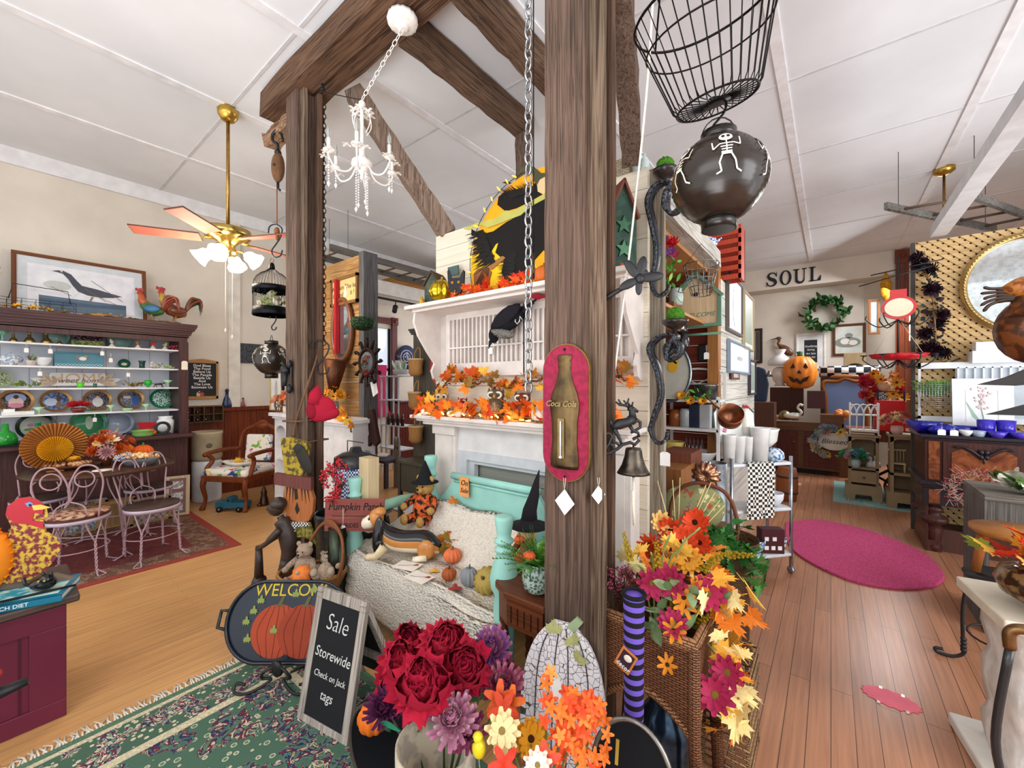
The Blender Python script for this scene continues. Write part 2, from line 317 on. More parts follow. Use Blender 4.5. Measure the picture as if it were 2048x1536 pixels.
# SOUL letters on the soffit
def serif_letters():
 x0=P(1530,560,Y=BY).x;x1=P(1645,545,Y=BY).x;zb=P(1590,567,Y=BY).z;h=.28;W_=(x1-x0)/4;mm=mt('23252a')
 def put(mb,i,lab):o=one('wall_letter',lab,'letter',mb,mm,(x0+W_*(i+.5),BY-.012,zb),0,'wall letters on the soffit');return o
 hw=W_*.46;t=.055
 def stroke(mb,pts,ws):
  L_=[];R_=[]
  for i,(x,z)in enumerate(pts):
   a=pts[max(i-1,0)];b=pts[min(i+1,len(pts)-1)];dx,dz=b[0]-a[0],b[1]-a[1];q=math.hypot(dx,dz)or 1
   L_.append((x-dz/q*ws[i]/2,z+dx/q*ws[i]/2));R_.append((x+dz/q*ws[i]/2,z-dx/q*ws[i]/2))
  for i in range(len(pts)-1):mb.prism([L_[i],L_[i+1],R_[i+1],R_[i]],0,.012)
 s=MB();pp=spl([(hw*.75,0,h*.72),(hw*.45,0,h*.93),(-hw*.2,0,h*.95),(-hw*.55,0,h*.75),(-hw*.2,0,h*.55),(hw*.35,0,h*.43),(hw*.62,0,h*.22),(hw*.2,0,h*.04),(-hw*.45,0,h*.06),(-hw*.75,0,h*.3)],4)
 k=len(pp);stroke(s,[(p.x,p.z)for p in pp],[.018+.05*math.exp(-((i/k-.5)/.22)**2)for i in range(k)]);s.prism([(hw*.72,h*.66),(hw*.82,h*.66),(hw*.82,h),(hw*.74,h)],0,.012);s.prism([(-hw*.82,0),(-hw*.74,0),(-hw*.7,h*.34),(-hw*.82,h*.34)],0,.012)
 put(s,0,'black serif letter S, first of the four wall letters')
 s=MB();n=24
 for i in range(n):
  q=[(hw*.92*cos(a),h/2+h*.53*sin(a))for a in(2*PI*i/n,2*PI*(i+1)/n)];r=[(hw*.5*cos(a),h/2+h*.46*sin(a))for a in(2*PI*(i+1)/n,2*PI*i/n)]
  s.prism(q+r,0,.012)
 put(s,1,'black serif letter O, second of the wall letters')
 s=MB();s.prism([(-hw*.72,h*.3),(-hw*.35,h*.3),(-hw*.35,h),(-hw*.72,h)],0,.012);s.prism([(hw*.55,h*.3),(hw*.7,h*.3),(hw*.7,h),(hw*.55,h)],0,.012);s.bb(-hw,-hw*.1,0,.012,h*.93,h);s.bb(hw*.3,hw,0,.012,h*.93,h)
 stroke(s,[(-hw*.535,h*.31),(-hw*.48,h*.14),(-hw*.1,h*.02),(hw*.3,h*.03),(hw*.58,h*.15),(hw*.625,h*.31)],[.045,.05,.05,.035,.025,.018]);put(s,2,'black serif letter U, third of the wall letters')
 s=MB();s.bb(-hw*.6,-hw*.2,0,.012,0,h);s.bb(-hw*.85,hw*.1,0,.012,h*.93,h);s.bb(-hw*.85,hw*.8,0,.012,0,h*.07);s.prism([(hw*.3,h*.05),(hw*.85,h*.05),(hw*.9,h*.36),(hw*.8,h*.36)],0,.012);put(s,3,'black serif letter L, last of the wall letters')
serif_letters()
# ---------------------------------------------------------------- the timber booth in the middle
def one_beam(name,label,p0,p1,w_,h_,mat,rough=.006,group='hewn timbers of the booth'):
 m=MB();q=(V(p0)+V(p1))/2;m.beam(V(p0)-q,V(p1)-q,w_,h_,rough,14);return one(name,label,'timber',m,mat,q,0,group)
def boards_post(label,x0,x1,y0,y1,z1,seams):
 t=thing('timber_post',label,'post',((x0+x1)/2,(y0+y1)/2,0),0,'tall posts of the booth')
 X0,X1,Y0,Y1=-(x1-x0)/2,(x1-x0)/2,-(y1-y0)/2,(y1-y0)/2
 m=MB();m.beam((X0/2+X1/2-.012,0,0),(X0/2+X1/2-.012,0,z1),(x1-x0)-.024,y1-y0,.003,24);obj('post_core',m,OLD,t)
 n=len(seams)
 for i,(a,b,dp)in enumerate(seams):  # facing boards on the +x side
  m=MB();m.beam((X1-.012+dp/2,Y0+(a+b)/2*(Y1-Y0),0),(X1-.012+dp/2,Y0+(a+b)/2*(Y1-Y0),z1),(b-a)*(Y1-Y0)-.004,.024+dp,.0025,20);obj('facing_board',m,mt(['7d6b5a','6a5142','94795f'][i%3],'oldwood',h2='4a382c'),t)
 return t
boards_post('weathered square timber post on the left of the booth, rope tied round it',-3.24,-3.04,1.37,1.57,3.66,[(0,.42,0),(.42,1,.004)])
boards_post('thick weathered timber post in the centre foreground holding a bottle thermometer',-.904,-.704,1.37,1.555,3.66,[(0,.55,0),(.55,1,.006)])
one_beam('timber_beam','long dark front beam lying across the two tall posts',(-3.62,1.40,3.755),(-.2,1.40,3.755),.14,.19,OLDX)
one_beam('timber_beam','second dark beam behind the front beam, carrying the chandelier cup',(-3.2,1.55,3.775),(-.25,1.55,3.775),.13,.17,OLDX)
one_beam('timber_beam','short rotted beam end jutting out at the far left under the front beam',(-3.85,1.5,3.6),(-3.22,1.5,3.62),.12,.1,mt('a58468','oldwood',h2='5a4030',ax='x'),.012)
one_beam('timber_beam','level cross beam running back from the chandelier cup',(-2.13,1.62,3.77),(-2.13,2.95,3.77),.13,.18,OLDY)
one_beam('timber_beam','level cross beam running back just left of the steel chain',(-1.64,1.62,3.77),(-1.64,3.1,3.77),.15,.17,OLDY)
one_beam('timber_strut','short upright strut below the end of the level cross beam',(-2.12,2.86,2.5),(-2.12,2.86,3.67),.09,.09,OLD)
one_beam('timber_rafter','sloping grey rafter behind the chandelier running down to the board wall',(-2.86,1.7,3.72),(-2.42,2.26,2.7),.13,.13,mt('8b7769','oldwood',h2='56443a',ax='z'))
one_beam('timber_rafter','sloping brace right of the centre post ending on the board wall',(-.66,1.50,3.32),(-.86,2.17,2.72),.1,.12,OLD)
# cream shiplap wall
YW=2.2;SH=mt('e3dac8','wood',.6,h2='d6cab4',ax='x',sc=.5)
WXL=P(872,Y=YW).x;WXR=P(1295,Y=YW).x
m=MB();z=0;row=.135
while z<2.68:
 m.bb(WXL,WXR,YW,YW+.02,z+.003,min(z+row,2.68));z+=row
m.bb(WXL+.01,WXR-.0,YW+.02,YW+.1,0,2.67);struct('wall_shiplap',m,SH)
m=MB();m.beam((WXR+.02,YW+.055,0),(WXR+.02,YW+.055,2.68),.11,.04,.002);m.beam((WXR+.02,YW+.14,0),(WXR+.02,YW+.14,2.66),.05,.05,.002);struct('trim_endpost',m,mt('8f877b','oldwood',h2='6a5a48'))
# ---------------------------------------------------------------- leaves, flowers and small goods used in many places
ORANGES=['e8761f','d9541e','f0962b','f3b33c','c63a22','e2641c']
_C={}
def cached(f):
 def g(*a):
  k=(f.__name__,)+a
  if k not in _C:_C[k]=f(*a)
  return _C[k]
 return g
MAPLE=[(0,0),(.07,.16),(.34,.02),(.31,.16),(.5,.3),(.36,.36),(.42,.56),(.22,.5),(.2,.62),(.12,.56),(.13,.86),(.04,.8),(0,1.0)]
MAPLE=MAPLE+[(-x,z)for x,z in MAPLE[-2:0:-1]]
@cached
def maple(c):
 m=MB();pts=[V((x,.14*abs(x)-.05*(z-.5)**2*4,z))for x,z in MAPLE];n=len(pts)
 m.add([V((0,-.03,.4))]+pts,[(0,i+1,(i+1)%n+1)for i in range(n)],False);m.tube([(0,0,.03),(.01,.02,-.3)],.012,4)
 return m.mesh('maple_leaf',mt(c,'paint',.6,sc=2))
@cached
def leafm(c,w_=.36):
 m=MB();n=7;vs=[]
 for i in range(n):
  t=i/(n-1);x=w_/2*sin(PI*min(1,t*.95+.03))**.8;y=.12*sin(t*2.4)
  vs+=[(-x,y-.08*x,t),(0,y+.05,t),(x,y-.08*x,t)]
 m.add(vs,[(i*3+j,i*3+j+1,i*3+j+4,i*3+j+3)for i in range(n-1)for j in(0,1)],True)
 return m.mesh('leaf',mt(c,'paint',.55))
def petal(m,az,el,L_,W_,curl=.3,cup=.2,tip=.5,c=(0,0,0),n=5,ruf=0):
 """one petal leaving c at azimuth az, elevation el (0 = along +z up, PI/2 = flat)"""
 vs=[];Rz=Matrix.Rotation(az,3,'Z')
 for i in range(n):
  t=i/(n-1);q=el+curl*t;r=L_*t;w2=W_/2*(sin(PI*(t*(.5+.5*(1-tip))+.06))**.7)
  x=r*sin(q);z=r*cos(q)
  for s_ in(-1,-.5,0,.5,1):h=cup*W_*.55*s_*s_+U(-ruf,ruf)*t;vs.append(V(c)+Rz@V((x-h*cos(q),s_*w2,z+h*sin(q))))
 m.add(vs,[(i*5+j,i*5+j+1,i*5+j+6,i*5+j+5)for i in range(n-1)for j in range(4)],True)
@cached
def daisy(c,cc,n=11,layers=2):
 m=MB()
 for k in range(layers):
  for i in range(n):petal(m,2*PI*(i+.5*k)/n+U(-.08,.08),1.35-.25*k+U(-.15,.1),1-.12*k,.36,-.15,.15,.35)
 m.mi=1;m.ball((0,0,.06),(.2,.2,.13),10,nz=.05);m.mi=2;m.cyl((0,0,0),(0,0,-.12),.06,.03,6)
 return m.mesh('flower_head',[mt(c,'paint',.6),mt(cc,'fuzz'),mt('5d7a34')])
@cached
def mum(c,c2,n=15):
 m=MB()
 for k in range(7):
  m.mi=k%2
  for i in range(n-k):petal(m,2*PI*(i+.5*(k%2))/(n-k)+U(-.1,.1),1.75-.26*k+U(-.1,.1),1-.07*k+U(-.08,.05),.19,-.55,.35,.55,n=4)
 return m.mesh('chrysanthemum_bloom',[mt(c),mt(c2)])
@cached
def peony(c,c2,seed):
 m=MB()
 for k in range(7):
  for i in range(11-k//2):
   m.mi=R.choice((0,0,1))if k<3 else R.choice((0,1))
   petal(m,2*PI*i/(11-k//2)+U(-.25,.25),1.25-.2*k+U(-.1,.1),1.0-.05*k+U(-.12,.08),.6-.03*k,-.85,.7,.5,n=7,ruf=.018)
 return m.mesh('peony_bloom',[mt(c,'cloth'),mt(c2,'cloth')])
@cached
def lily(c):
 m=MB()
 for i in range(5):petal(m,2*PI*i/5+U(-.1,.1),.75,1,.5,.6,.2,.35,n=4)
 m.cyl((0,0,0),(0,0,-.3),.04,.03,5);return m.mesh('blossom',mt(c,'paint',.5))
@cached
def spike(c):
 m=MB()
 for i in range(26):
  t=i/25;a=i*2.4;r=.11*(1-.6*t);m.ball((r*cos(a),r*sin(a),t),.065*(1.1-.5*t),6)
 return m.mesh('flower_spike',mt(c,'fuzz'))
@cached
def berries(c,n=14):
 m=MB()
 for i in range(n):
  p=V((U(-.5,.5),U(-.5,.5),U(-.4,.5)));m.mi=1;m.tube([(0,0,-.6),p*.7,p],.02,4);m.mi=0;m.ball(p,.11,7)
 return m.mesh('berry_spray',[mt(c,'gloss'),mt('5a4630')])
def place(mesh,parent,p,s_,dirv=None,roll=None,name=None):
 o=bpy.data.objects.new(name or mesh.name.split('.')[0],mesh);COL.objects.link(o);o.parent=parent;o.location=p;o.scale=(s_,s_,s_)
 d=V(dirv)if dirv is not None else V((U(-1,1),U(-1,1),U(-.3,1)))
 o.rotation_euler=(d.to_track_quat('Z','Y').to_matrix()@Matrix.Rotation(U(0,6.28)if roll is None else roll,3,'Z')).to_euler();return o
def rv(s=1):return V((U(-s,s),U(-s,s),U(-s,s)))
def garland(name,label,cat,path,cols,nleaf,size,group=None,spread=.06,core='5d4a30',berry=None):
 c=V(path[len(path)//2]);t=thing(name,label,cat,c,0,group);pts=spl([V(p)-c for p in path],8)
 m=MB();m.tube([p+rv(.008)for p in pts],.007,6);obj('twig',m,mt(core),t)
 for i in range(nleaf):
  p=pts[int(i/nleaf*(len(pts)-1))]+V((U(-spread,spread),U(-spread,spread)*.6-spread*.2,U(-spread*.5,spread)))
  place(maple(R.choice(cols)),t,p,size*U(.7,1.2),(U(-1,1),U(-1,.3),U(-.3,1)))
 if berry:
  for i in range(8):place(berries(berry),t,pts[int((i+.5)/8*(len(pts)-1))]+rv(spread*.6),size*.6)
 return t
@cached
def pumpkin_meshes(c,cs,ribs,flat):
 m=MB();k=9;prof=[]
 for i in range(k+1):
  a=PI*i/k;prof.append((max(.02,sin(a))*(1 if .25<i/k<.75 else .97),-cos(a)*flat+(.1*flat if i==0 else 0)))
 prof[-1]=(.1,flat*.78);m.lathe(prof,(0,0,0),ribs*5,.16,ribs)
 s=MB();s.tube([(0,0,flat*.74),(.01,0,flat*.95),(.05,.03,flat*1.25)],[.16,.1,.09],7)
 return m.mesh('flesh',mt(c,'paint',.5)),s.mesh('stem',mt(cs))
def pumpkin(label,loc,r,c='e07a26',cs='7a6a3a',ribs=9,flat=.75,group=None,rot=None,kind='pumpkin'):
 a,b=pumpkin_meshes(c,cs,ribs,flat);t=thing(kind,label,'pumpkin',V(loc)+V((0,0,r*flat*.96)),0,group,rot=rot)
 for q,n in((a,'flesh'),(b,'stem')):obj(n,q,None,t,sc=r)
 return t
def price_tag(label,p,rz=0,w_=.03,h_=.045,s_=.05,group=None,diamond=False):
 t=thing('price_tag',label,'price tag',p,rz,group);m=MB()
 if diamond:m.prism([(0,-s_),(w_,-s_-h_/2),(0,-s_-h_),(-w_,-s_-h_/2)],0,.0012)
 else:m.prism([(-w_/2,-s_-h_),(w_/2,-s_-h_),(w_/2,-s_-.008),(w_/4,-s_),(-w_/4,-s_),(-w_/2,-s_-.008)],0,.0012)
 obj('paper',m,TAGW,t);m=MB();m.tube([(-.004,0,0),(-.003,-.001,-s_*.5),(0,-.001,-s_-.006),(.004,-.001,-s_*.5),(.004,0,0)],.0009,5);obj('string',m,mt('efe9da'),t);return t
def picture(name,label,c,w_,h_,rz,fc='6b3f22',mc='dfe2e0',pc='e8eef0',fw=.035,mw=.05,art=None,cat='picture',tilt=0,group=None,mats=None,fkind='wood'):
 """framed picture; c is the centre of its back, art(mb) draws on local x,z in front of the print"""
 t=thing(name,label,cat,c,0,group,rot=(tilt,0,rz));W_,H_=w_/2,h_/2;m=MB();d=.022
 for(a,b,e,f)in((-W_,W_,H_-fw,H_),(-W_,W_,-H_,-H_+fw),(-W_,-W_+fw,-H_+fw,H_-fw),(W_-fw,W_,-H_+fw,H_-fw)):
  m.bb(a,b,-d,0,e,f);q=fw*.3;m.bb(a+(q if b-a<.3*w_ else 0),b-(q if b-a<.3*w_ else 0),-d-.006,-d,e+(q if f-e<.3*h_ else 0),f-(q if f-e<.3*h_ else 0))
 obj('frame',m,mt(fc,fkind),t)
 if mw:m=MB();m.bb(-W_+fw,W_-fw,-.011,-.004,-H_+fw,H_-fw);obj('mount',m,mt(mc),t)
 m=MB();m.bb(-W_+fw+mw,W_-fw-mw,-.0125,-.003,-H_+fw+mw,H_-fw-mw)
 ml=[mt(q,'paint',.4)for q in(mats or[pc])]
 if art:art(m)
 obj('print',m,ml,t);return t
def ellp(m,mi,cx,cz,rx,rz,y=-.0135,n=16,a=0):
 m.mi=mi;y-=.0012*mi+.0001*(len(m.f)%9);m.prism([(cx+(x*cos(a)-z*sin(a)),cz+(x*sin(a)+z*cos(a)))for x,z in ell(0,0,rx,rz,n)],y,.001)
def string_lights(label,pts,n,col='ffb24a',cord='2c4a2a',st=18,group='warm string lights'):
 c=V(pts[0]);t=thing('string_lights',label,'string lights',c,0,group);q=spl([V(p)-c for p in pts],6);m=MB();m.tube(q,.0025,5);obj('cord',m,mt(cord),t)
 for i in range(n):
  p=q[int((i+.5)/n*(len(q)-1))];m=MB();d=V((U(-.6,.6),-1,U(-.2,1))).normalized();m.tube([p,p+d*.012,p+d*.026,p+d*.034],[.0045,.0055,.004,.001],6);obj('bulb',m,mt(col,'emit',sc=st),t)
 return t
def lathe_one(name,label,cat,loc,prof,mat,n=20,group=None,rib=0,ribs=0,sc=(1,1)):
 m=MB();m.lathe(prof,(0,0,0),n,rib,ribs,sc);return one(name,label,cat,m,mat,loc,U(0,3)if sc==(1,1)else 0,group)
def cup(prof,th=.004):
 """open vessel: outer profile then back down inside"""
 return prof+[(max(.002,r-th),z)for r,z in prof[::-1]if z>prof[0][1]+th]+[(.002,prof[0][1]+th)]
# ---------------------------------------------------------------- white mantels on the shiplap wall
MW=mt('e0d7d0','paint',.45);XL=-2.44;XR=-.79
t=thing('mantel_shelf_unit','white upper mantel shelf with curved side brackets and spindle panels','shelf',(-1.6,YW,1.6));ox,oy,oz=t.location
def bbt(m,x0,x1,y0,y1,z0,z1):return m.bb(x0-ox,x1-ox,y0-oy,y1-oy,z0-oz,z1-oz)
m=MB();bbt(m,-2.5,-.775,1.89,YW,2.05,2.078);bbt(m,-2.46,-.8,1.93,YW,2.03,2.05);obj('shelf_board',m,MW,t,bev=.004)
for x in(-2.45,-.83):
 m=MB();pr=[(YW,2.03),(1.94,2.03),(1.93,1.96),(1.97,1.86),(2.06,1.74),(2.13,1.66),(2.1,1.6),(2.12,1.54),(2.16,1.52),(YW,1.52)]
 n=len(pr);m.add([(x-ox,y-oy,z-oz)for y,z in pr]+[(x+.022-ox,y-oy,z-oz)for y,z in pr],[tuple(range(n)),tuple(range(2*n-1,n-1,-1))]+[(i,(i+1)%n,n+(i+1)%n,n+i)for i in range(n)]);obj('side_bracket',m,MW,t)
m=MB();bbt(m,-2.43,-.83,YW-.012,YW-.002,1.56,2.03);obj('back_board',m,mt('cfc6bf'),t)
for a,b in((-2.32,-1.6),(-1.58,-.86)):
 m=MB();bbt(m,a-.02,b+.01,YW-.036,YW-.012,1.56,1.655);bbt(m,a-.02,b+.01,YW-.036,YW-.012,1.985,2.03);bbt(m,a-.02,a+.02,YW-.036,YW-.012,1.655,1.985);bbt(m,b-.02,b+.01,YW-.036,YW-.012,1.655,1.985);bbt(m,a,b,YW-.044,YW-.028,1.765,1.777)
 n=17
 for i in range(1,n):x=a+.02+(b-a-.04)*i/n;bbt(m,x-.006,x+.006,YW-.038,YW-.02,1.655,1.985)
 obj('spindle_panel',m,MW,t)
t=thing('fireplace_mantel','white wooden fireplace mantel with pilasters below the autumn leaves','mantel',(-1.6,YW,0));ox,oy,oz=t.location
m=MB();bbt(m,-2.5,-.77,1.94,YW,1.245,1.27);bbt(m,-2.46,-.8,1.97,YW,1.225,1.245);bbt(m,-2.42,-.83,2.0,YW,1.2,1.225);obj('mantel_shelf',m,MW,t,bev=.004)
m=MB();bbt(m,-2.3,-.9,2.1,YW,1.0,1.2);obj('frieze',m,mt('dcdad9'),t)
for a,b in((-2.36,-2.14),(-1.05,-.83)):
 m=MB();bbt(m,a,b,2.07,YW,0,1.2);bbt(m,a-.01,b+.01,2.055,2.07,0,.16);bbt(m,a+.03,b-.03,2.062,2.07,.2,1.12);bbt(m,a-.008,b+.008,2.05,2.07,1.13,1.2);obj('pilaster',m,MW,t)
m=MB();bbt(m,-2.14,-1.05,2.09,2.13,.96,1.02);bbt(m,-2.14,-2.05,2.09,2.13,0,.96);bbt(m,-1.12,-1.05,2.09,2.13,0,.96);bbt(m,-2.05,-1.12,2.12,2.16,.93,.96);bbt(m,-2.05,-2.0,2.12,2.16,0,.93);obj('inner_frame',m,mt('c9ccd0'),t)
m=MB();z=.02
while z<.98:bbt(m,-2.13,-1.06,YW-.02,YW-.002,z,min(.99,z+.13));z+=.135
obj('fire_board',m,mt('9b9c92','wood',.6,h2='8c8d84',ax='x'),t)
# autumn garlands, fairy lights
def YZ(x,y,z):return V((x,y,z))
fall=['e8761f','d9541e','f0962b','f3b33c','f08a2a','e2641c']
garland('leaf_garland','orange maple leaf garland heaped along the lower white mantel shelf','garland',[(-2.42,2.03,1.285),(-2.2,2.0,1.29),(-1.9,2.02,1.3),(-1.6,2.0,1.3),(-1.3,2.02,1.3),(-1.0,2.0,1.3),(-.86,2.02,1.29)],fall+['c63a22'],98,.105,'maple leaf garlands',.075,'7a5a2a')
garland('leaf_garland','orange maple leaf garland pinned higher on the wall behind the owls','garland',[(-2.36,2.1,1.44),(-2.2,2.1,1.55),(-2.02,2.1,1.5),(-1.85,2.1,1.52),(-1.65,2.1,1.47),(-1.45,2.1,1.52),(-1.2,2.1,1.55),(-1.0,2.1,1.56),(-.85,2.1,1.52)],fall+['8a6a2c','b5762a'],88,.095,'maple leaf garlands',.06,'6a4a20',berry='9a4a1c')
garland('leaf_garland','red and orange leaf garland lying on the top shelf in front of the witch','garland',[(-2.1,2.02,2.09),(-1.9,1.99,2.1),(-1.7,2.02,2.1),(-1.5,2.0,2.1),(-1.3,2.02,2.1),(-1.0,2.0,2.1),(-.86,2.0,2.09)],['e8481f','d9341e','f0662b','e2641c'],60,.09,'maple leaf garlands',.04)
string_lights('warm fairy lights in the leaves on the lower mantel shelf',[(-2.4,1.97,1.28),(-2.1,1.965,1.285),(-1.8,1.97,1.29),(-1.5,1.965,1.285),(-1.2,1.97,1.28),(-.9,1.97,1.28)],18,st=10)
# owls and little pumpkins
def owl(label,loc,h,body,chest,rz,legs=False):
 t=thing('owl_figurine',label,'owl',loc,rz,'owls on the mantel');r=h*.3
 m=MB();m.lathe([(r*.35,0),(r*.8,h*.1),(r,h*.3),(r*.95,h*.5),(r*.78,h*.66),(r*.5,h*.72)],n=16,sc=(1,.85));obj('body',m,mt(body,'fuzz'),t)
 m=MB();m.ball((0,-r*.45,h*.36),(r*.68,r*.5,h*.26),12,nz=.03);obj('chest',m,mt(chest,'speck',h2=body,sc=3),t)
 m=MB();m.ball((0,-.01,h*.78),(r*.95,r*.8,h*.2),14);m.tube([(-r*.75,-.01,h*.88),(-r*.8,-.01,h*1.03)],[r*.22,.002],6);m.tube([(r*.75,-.01,h*.88),(r*.8,-.01,h*1.03)],[r*.22,.002],6);obj('head',m,mt(body,'fuzz'),t)
 for s_ in(-1,1):
  m=MB();m.lathe([(.001,0),(r*.42,0),(r*.38,.006),(.001,.008)],n=14);e=obj('eye_disc',m,mt('efe4cc','fuzz'),t,(s_*r*.42,-r*.72,h*.8),rot=(PI/2,0,0))
  m=MB();m.ball((0,0,.01),(r*.2,r*.2,.006),10);obj('eye',m,mt('2a1c10','gloss'),e)
  m=MB();m.ball((s_*r*.95,0,h*.38),(r*.22,r*.55,h*.27),10,nz=.04);obj('wing',m,mt(body,'fuzz'),t)
 m=MB();m.tube([(0,-r*.82,h*.78),(0,-r*1.0,h*.7)],[r*.16,.001],6);obj('beak',m,mt('d9a441'),t)
 for s_ in(-1,1):m=MB();m.ball((s_*r*.35,-r*.5,.006),(r*.25,r*.35,.008),8);obj('foot',m,mt('b97a35'),t)
for(u,v,h,b,c,y,lab)in((886,812,.17,'c8ad84','8a7a3c',2.08,'shaggy straw owl with a green chest at the left end of the mantel'),(926,800,.13,'b03026','d9c7a4',2.1,'small red owl between the straw owl and the burlap owl'),(993,822,.2,'6b5640','a88a62',2.02,'largest owl, brown burlap with an orange ear, on the mantel'),
 (1046,815,.18,'7a3420','5a4a30',2.03,'dark red feathered owl just right of the steel chain'),(1078,822,.13,'efe9df','e6dfd0',2.0,'small white owl at the edge of the centre post'),(934,806,.09,'cfc3ae','e6dfd0',2.02,'tiny pale owl in front of the red owl')):
 p=P(u,780,Y=y);owl(lab,(p.x,y,1.27),h,b,c,face(p)*.6)
for u,y,r,lab,c in((851,1.965,.034,'small white pumpkin at the far left end of the mantel','f1ece0'),(902,1.97,.03,'left small white pumpkin of the pair on the mantel','f1ece0'),(917,1.975,.033,'right small white pumpkin of the pair on the mantel','ece4d4'),(851,2.03,.05,'red orange pumpkin behind the white one at the mantel end','d9482a')):
 p=P(u,780,Y=y);pumpkin(lab,(p.x,y,1.272),r,c,'b9a37a',group='small pumpkins on the mantel')
# --- witch board on the top shelf
wx,wz,wr=-1.5,2.33,.55
t=thing('witch_board','large round orange board painted with a witch riding a broom','painted board',(wx,2.13,2.08),0,rot=(-.03,0,0));cz=wz-2.08
a0=math.asin((2.085-wz)/wr)
m=MB();m.prism([(wr*cos(a0+(PI-2*a0)*i/40),cz+wr*sin(a0+(PI-2*a0)*i/40))for i in range(41)],0,.014);obj('disc',m,mt('f2a71c','paint',.6,sc=.4),t)
def W(u,v):p=P(u,v,Y=2.13);return(p.x-wx,p.z-2.08)
def wp(name,pts,c,y,kind='paint',**k):m=MB();m.prism([W(*q)for q in pts][::-1],y,.004);return obj(name,m,mt(c,kind,.7,**k),t)
rag=lambda pts,a:[(x+U(-a,a),y_+U(-a,a))for x,y_ in pts]
wp('yellow_ground',[(948,575),(940,520),(965,470),(1010,460),(1060,500),(1084,560),(1050,566),(980,572)],'f5c522',-.003)
cape=[(941,457),(960,468),(985,462),(1010,444),(1040,428),(1060,405),(1090,392),(1130,400),(1150,470),(1130,520),(1086,500),(1060,530),(1045,556),(1012,564),(1003,545),(1008,520),(990,505),(996,484),(990,488),(968,526),(964,520),(972,505),(953,517),(962,500),(945,500),(958,488),(941,486),(955,475),(941,470)]
wp('black_cape',cape,'12100f',-.007)
m=MB()
for n_,f in((60,lambda k:(943+26*k,458+64*k,-12-8*k,16+14*k)),(34,lambda k:(1000+42*k,392-12*k,-8+12*k,-15)),(22,lambda k:(1012-8*k,500+58*k,-12,5))):
 for i in range(n_):u,v,a,b=f(i/n_);u+=U(-3,3);a*=U(.5,1.3);b*=U(.5,1.3);m.prism([W(u+22,v),W(u+22,v+4),W(u+a,v+b)],-.0085-.0001*i,.0015)
obj('bristle_strokes',m,mt('12100f'),t)['kind']='stuff'
wp('cape_lining',[(925,457),(950,446),(990,436),(1010,420),(1025,422),(1055,405),(1090,385),(1090,396),(1060,412),(1040,430),(1018,438),(1002,445),(975,455),(962,450),(935,460)],'b5b35e',-.011)
wp('black_hair',[(992,408),(994,392),(1003,384),(1025,378),(1042,374),(1040,382),(1056,378),(1070,360),(1073,350),(1090,352),(1085,385),(1056,402),(1030,415),(1008,421)],'12100f',-.006)
wp('witch_face',[(1072,362),(1088,350),(1096,356),(1097,378),(1085,388),(1074,382)],'d8b98a',-.012)
wp('witch_hat',[(1032,352),(1038,336),(1050,330),(1066,332),(1080,345),(1096,344),(1092,350),(1078,358),(1072,370),(1066,360),(1062,345),(1050,340),(1040,344)],'4a4a38',-.013)
wp('bat',[(1001,363),(1008,361),(1011,363),(1014,361),(1020,364),(1012,366)],'1c1a18',-.006)
wp('broom_brush',[(950,572),(948,548),(956,538),(975,533),(984,545),(980,560),(972,576)],'8a5a34',-.012)
wp('broom_handle',[(974,533),(1006,512),(1012,516),(984,540)],'9a6a3c',-.014)
for i in range(12):
 x=952+i*2.3;wp('broom_line',[(x,570),(x+1,570),(970+i*.8,536),(969+i*.8,536)],'5a3820',-.016)
def onrim(a,off=-.012):return(wx+(wr+off)*cos(a),2.115,wz+(wr+off)*sin(a))
string_lights('string of amber lights round the rim of the witch board',[onrim(a)for a in(3.58,3.4,3.1,2.9,2.6,2.3,2.1,1.9,1.7)],11,'ff9a2c','1d2a1c',3.5)
# --- goods on the top shelf
def birdhouse(label,loc,rz,w_,h_,body,roof,star=False,back=None):
 t=thing('birdhouse',label,'birdhouse',loc,rz);m=MB();m.prism([(-w_/2,0),(w_/2,0),(w_/2,h_*.62),(0,h_),(-w_/2,h_*.62)],-w_/2,w_);obj('house_body',m,mt(body,'speck',h2=back or body,sc=.6),t)
 for s_ in(-1,1):
  a=math.atan2(h_*.38,w_/2);L_=math.hypot(h_*.38,w_/2)*1.12;m=MB();m.box((s_*w_*.27,0,h_*.815),(L_,w_*1.25,.012),(0,s_*a,0));obj('roof_panel',m,mt(roof,'wood',.7),t)
 if star:
  for zz in(h_*.25,h_*.52):
   m=MB();m.prism([(w_*.33*(1 if i%2==0 else .42)*sin(i*PI/5),zz+w_*.33*(1 if i%2==0 else .42)*cos(i*PI/5))for i in range(10)],-w_/2-.01,.01);obj('star',m,mt('3a5a44','metal'),t)
 m=MB();m.lathe([(.001,0),(w_*.13,0),(w_*.13,.003),(.001,.003)],(0,0,0));obj('entry_hole',m,mt('15120f'),t,(0,-w_/2-.001,h_*.3),rot=(PI/2,0,0));return t
p=P(872,600,Y=2.04);birdhouse('old grey green birdhouse with a bark roof, left end of the top shelf',(p.x,2.05,2.078),.25,.13,.24,'4f5a4c','4a3a2a',back='3c453a')
m=MB();m.bb(-.055,.055,-.006,.006,0,.07);one('slate_board','small blue green board standing above the grey birdhouse roof','board',m,mt('4c6460'),(p.x+.07,2.15,2.078+.24))
p=P(882,600,Y=1.97);pumpkin('shiny mercury glass gold pumpkin on the top shelf',(p.x,1.975,2.078),.088,'d8b62c','b8952a',10,.95,kind='glass_pumpkin')
gm=mt('d4b327','metal',.12);
for o in bpy.data.objects:
 if o.name=='flesh' or o.name.startswith('flesh.'):
  if o.parent and o.parent.name=='glass_pumpkin':o.data=o.data.copy();o.data.materials[0]=gm
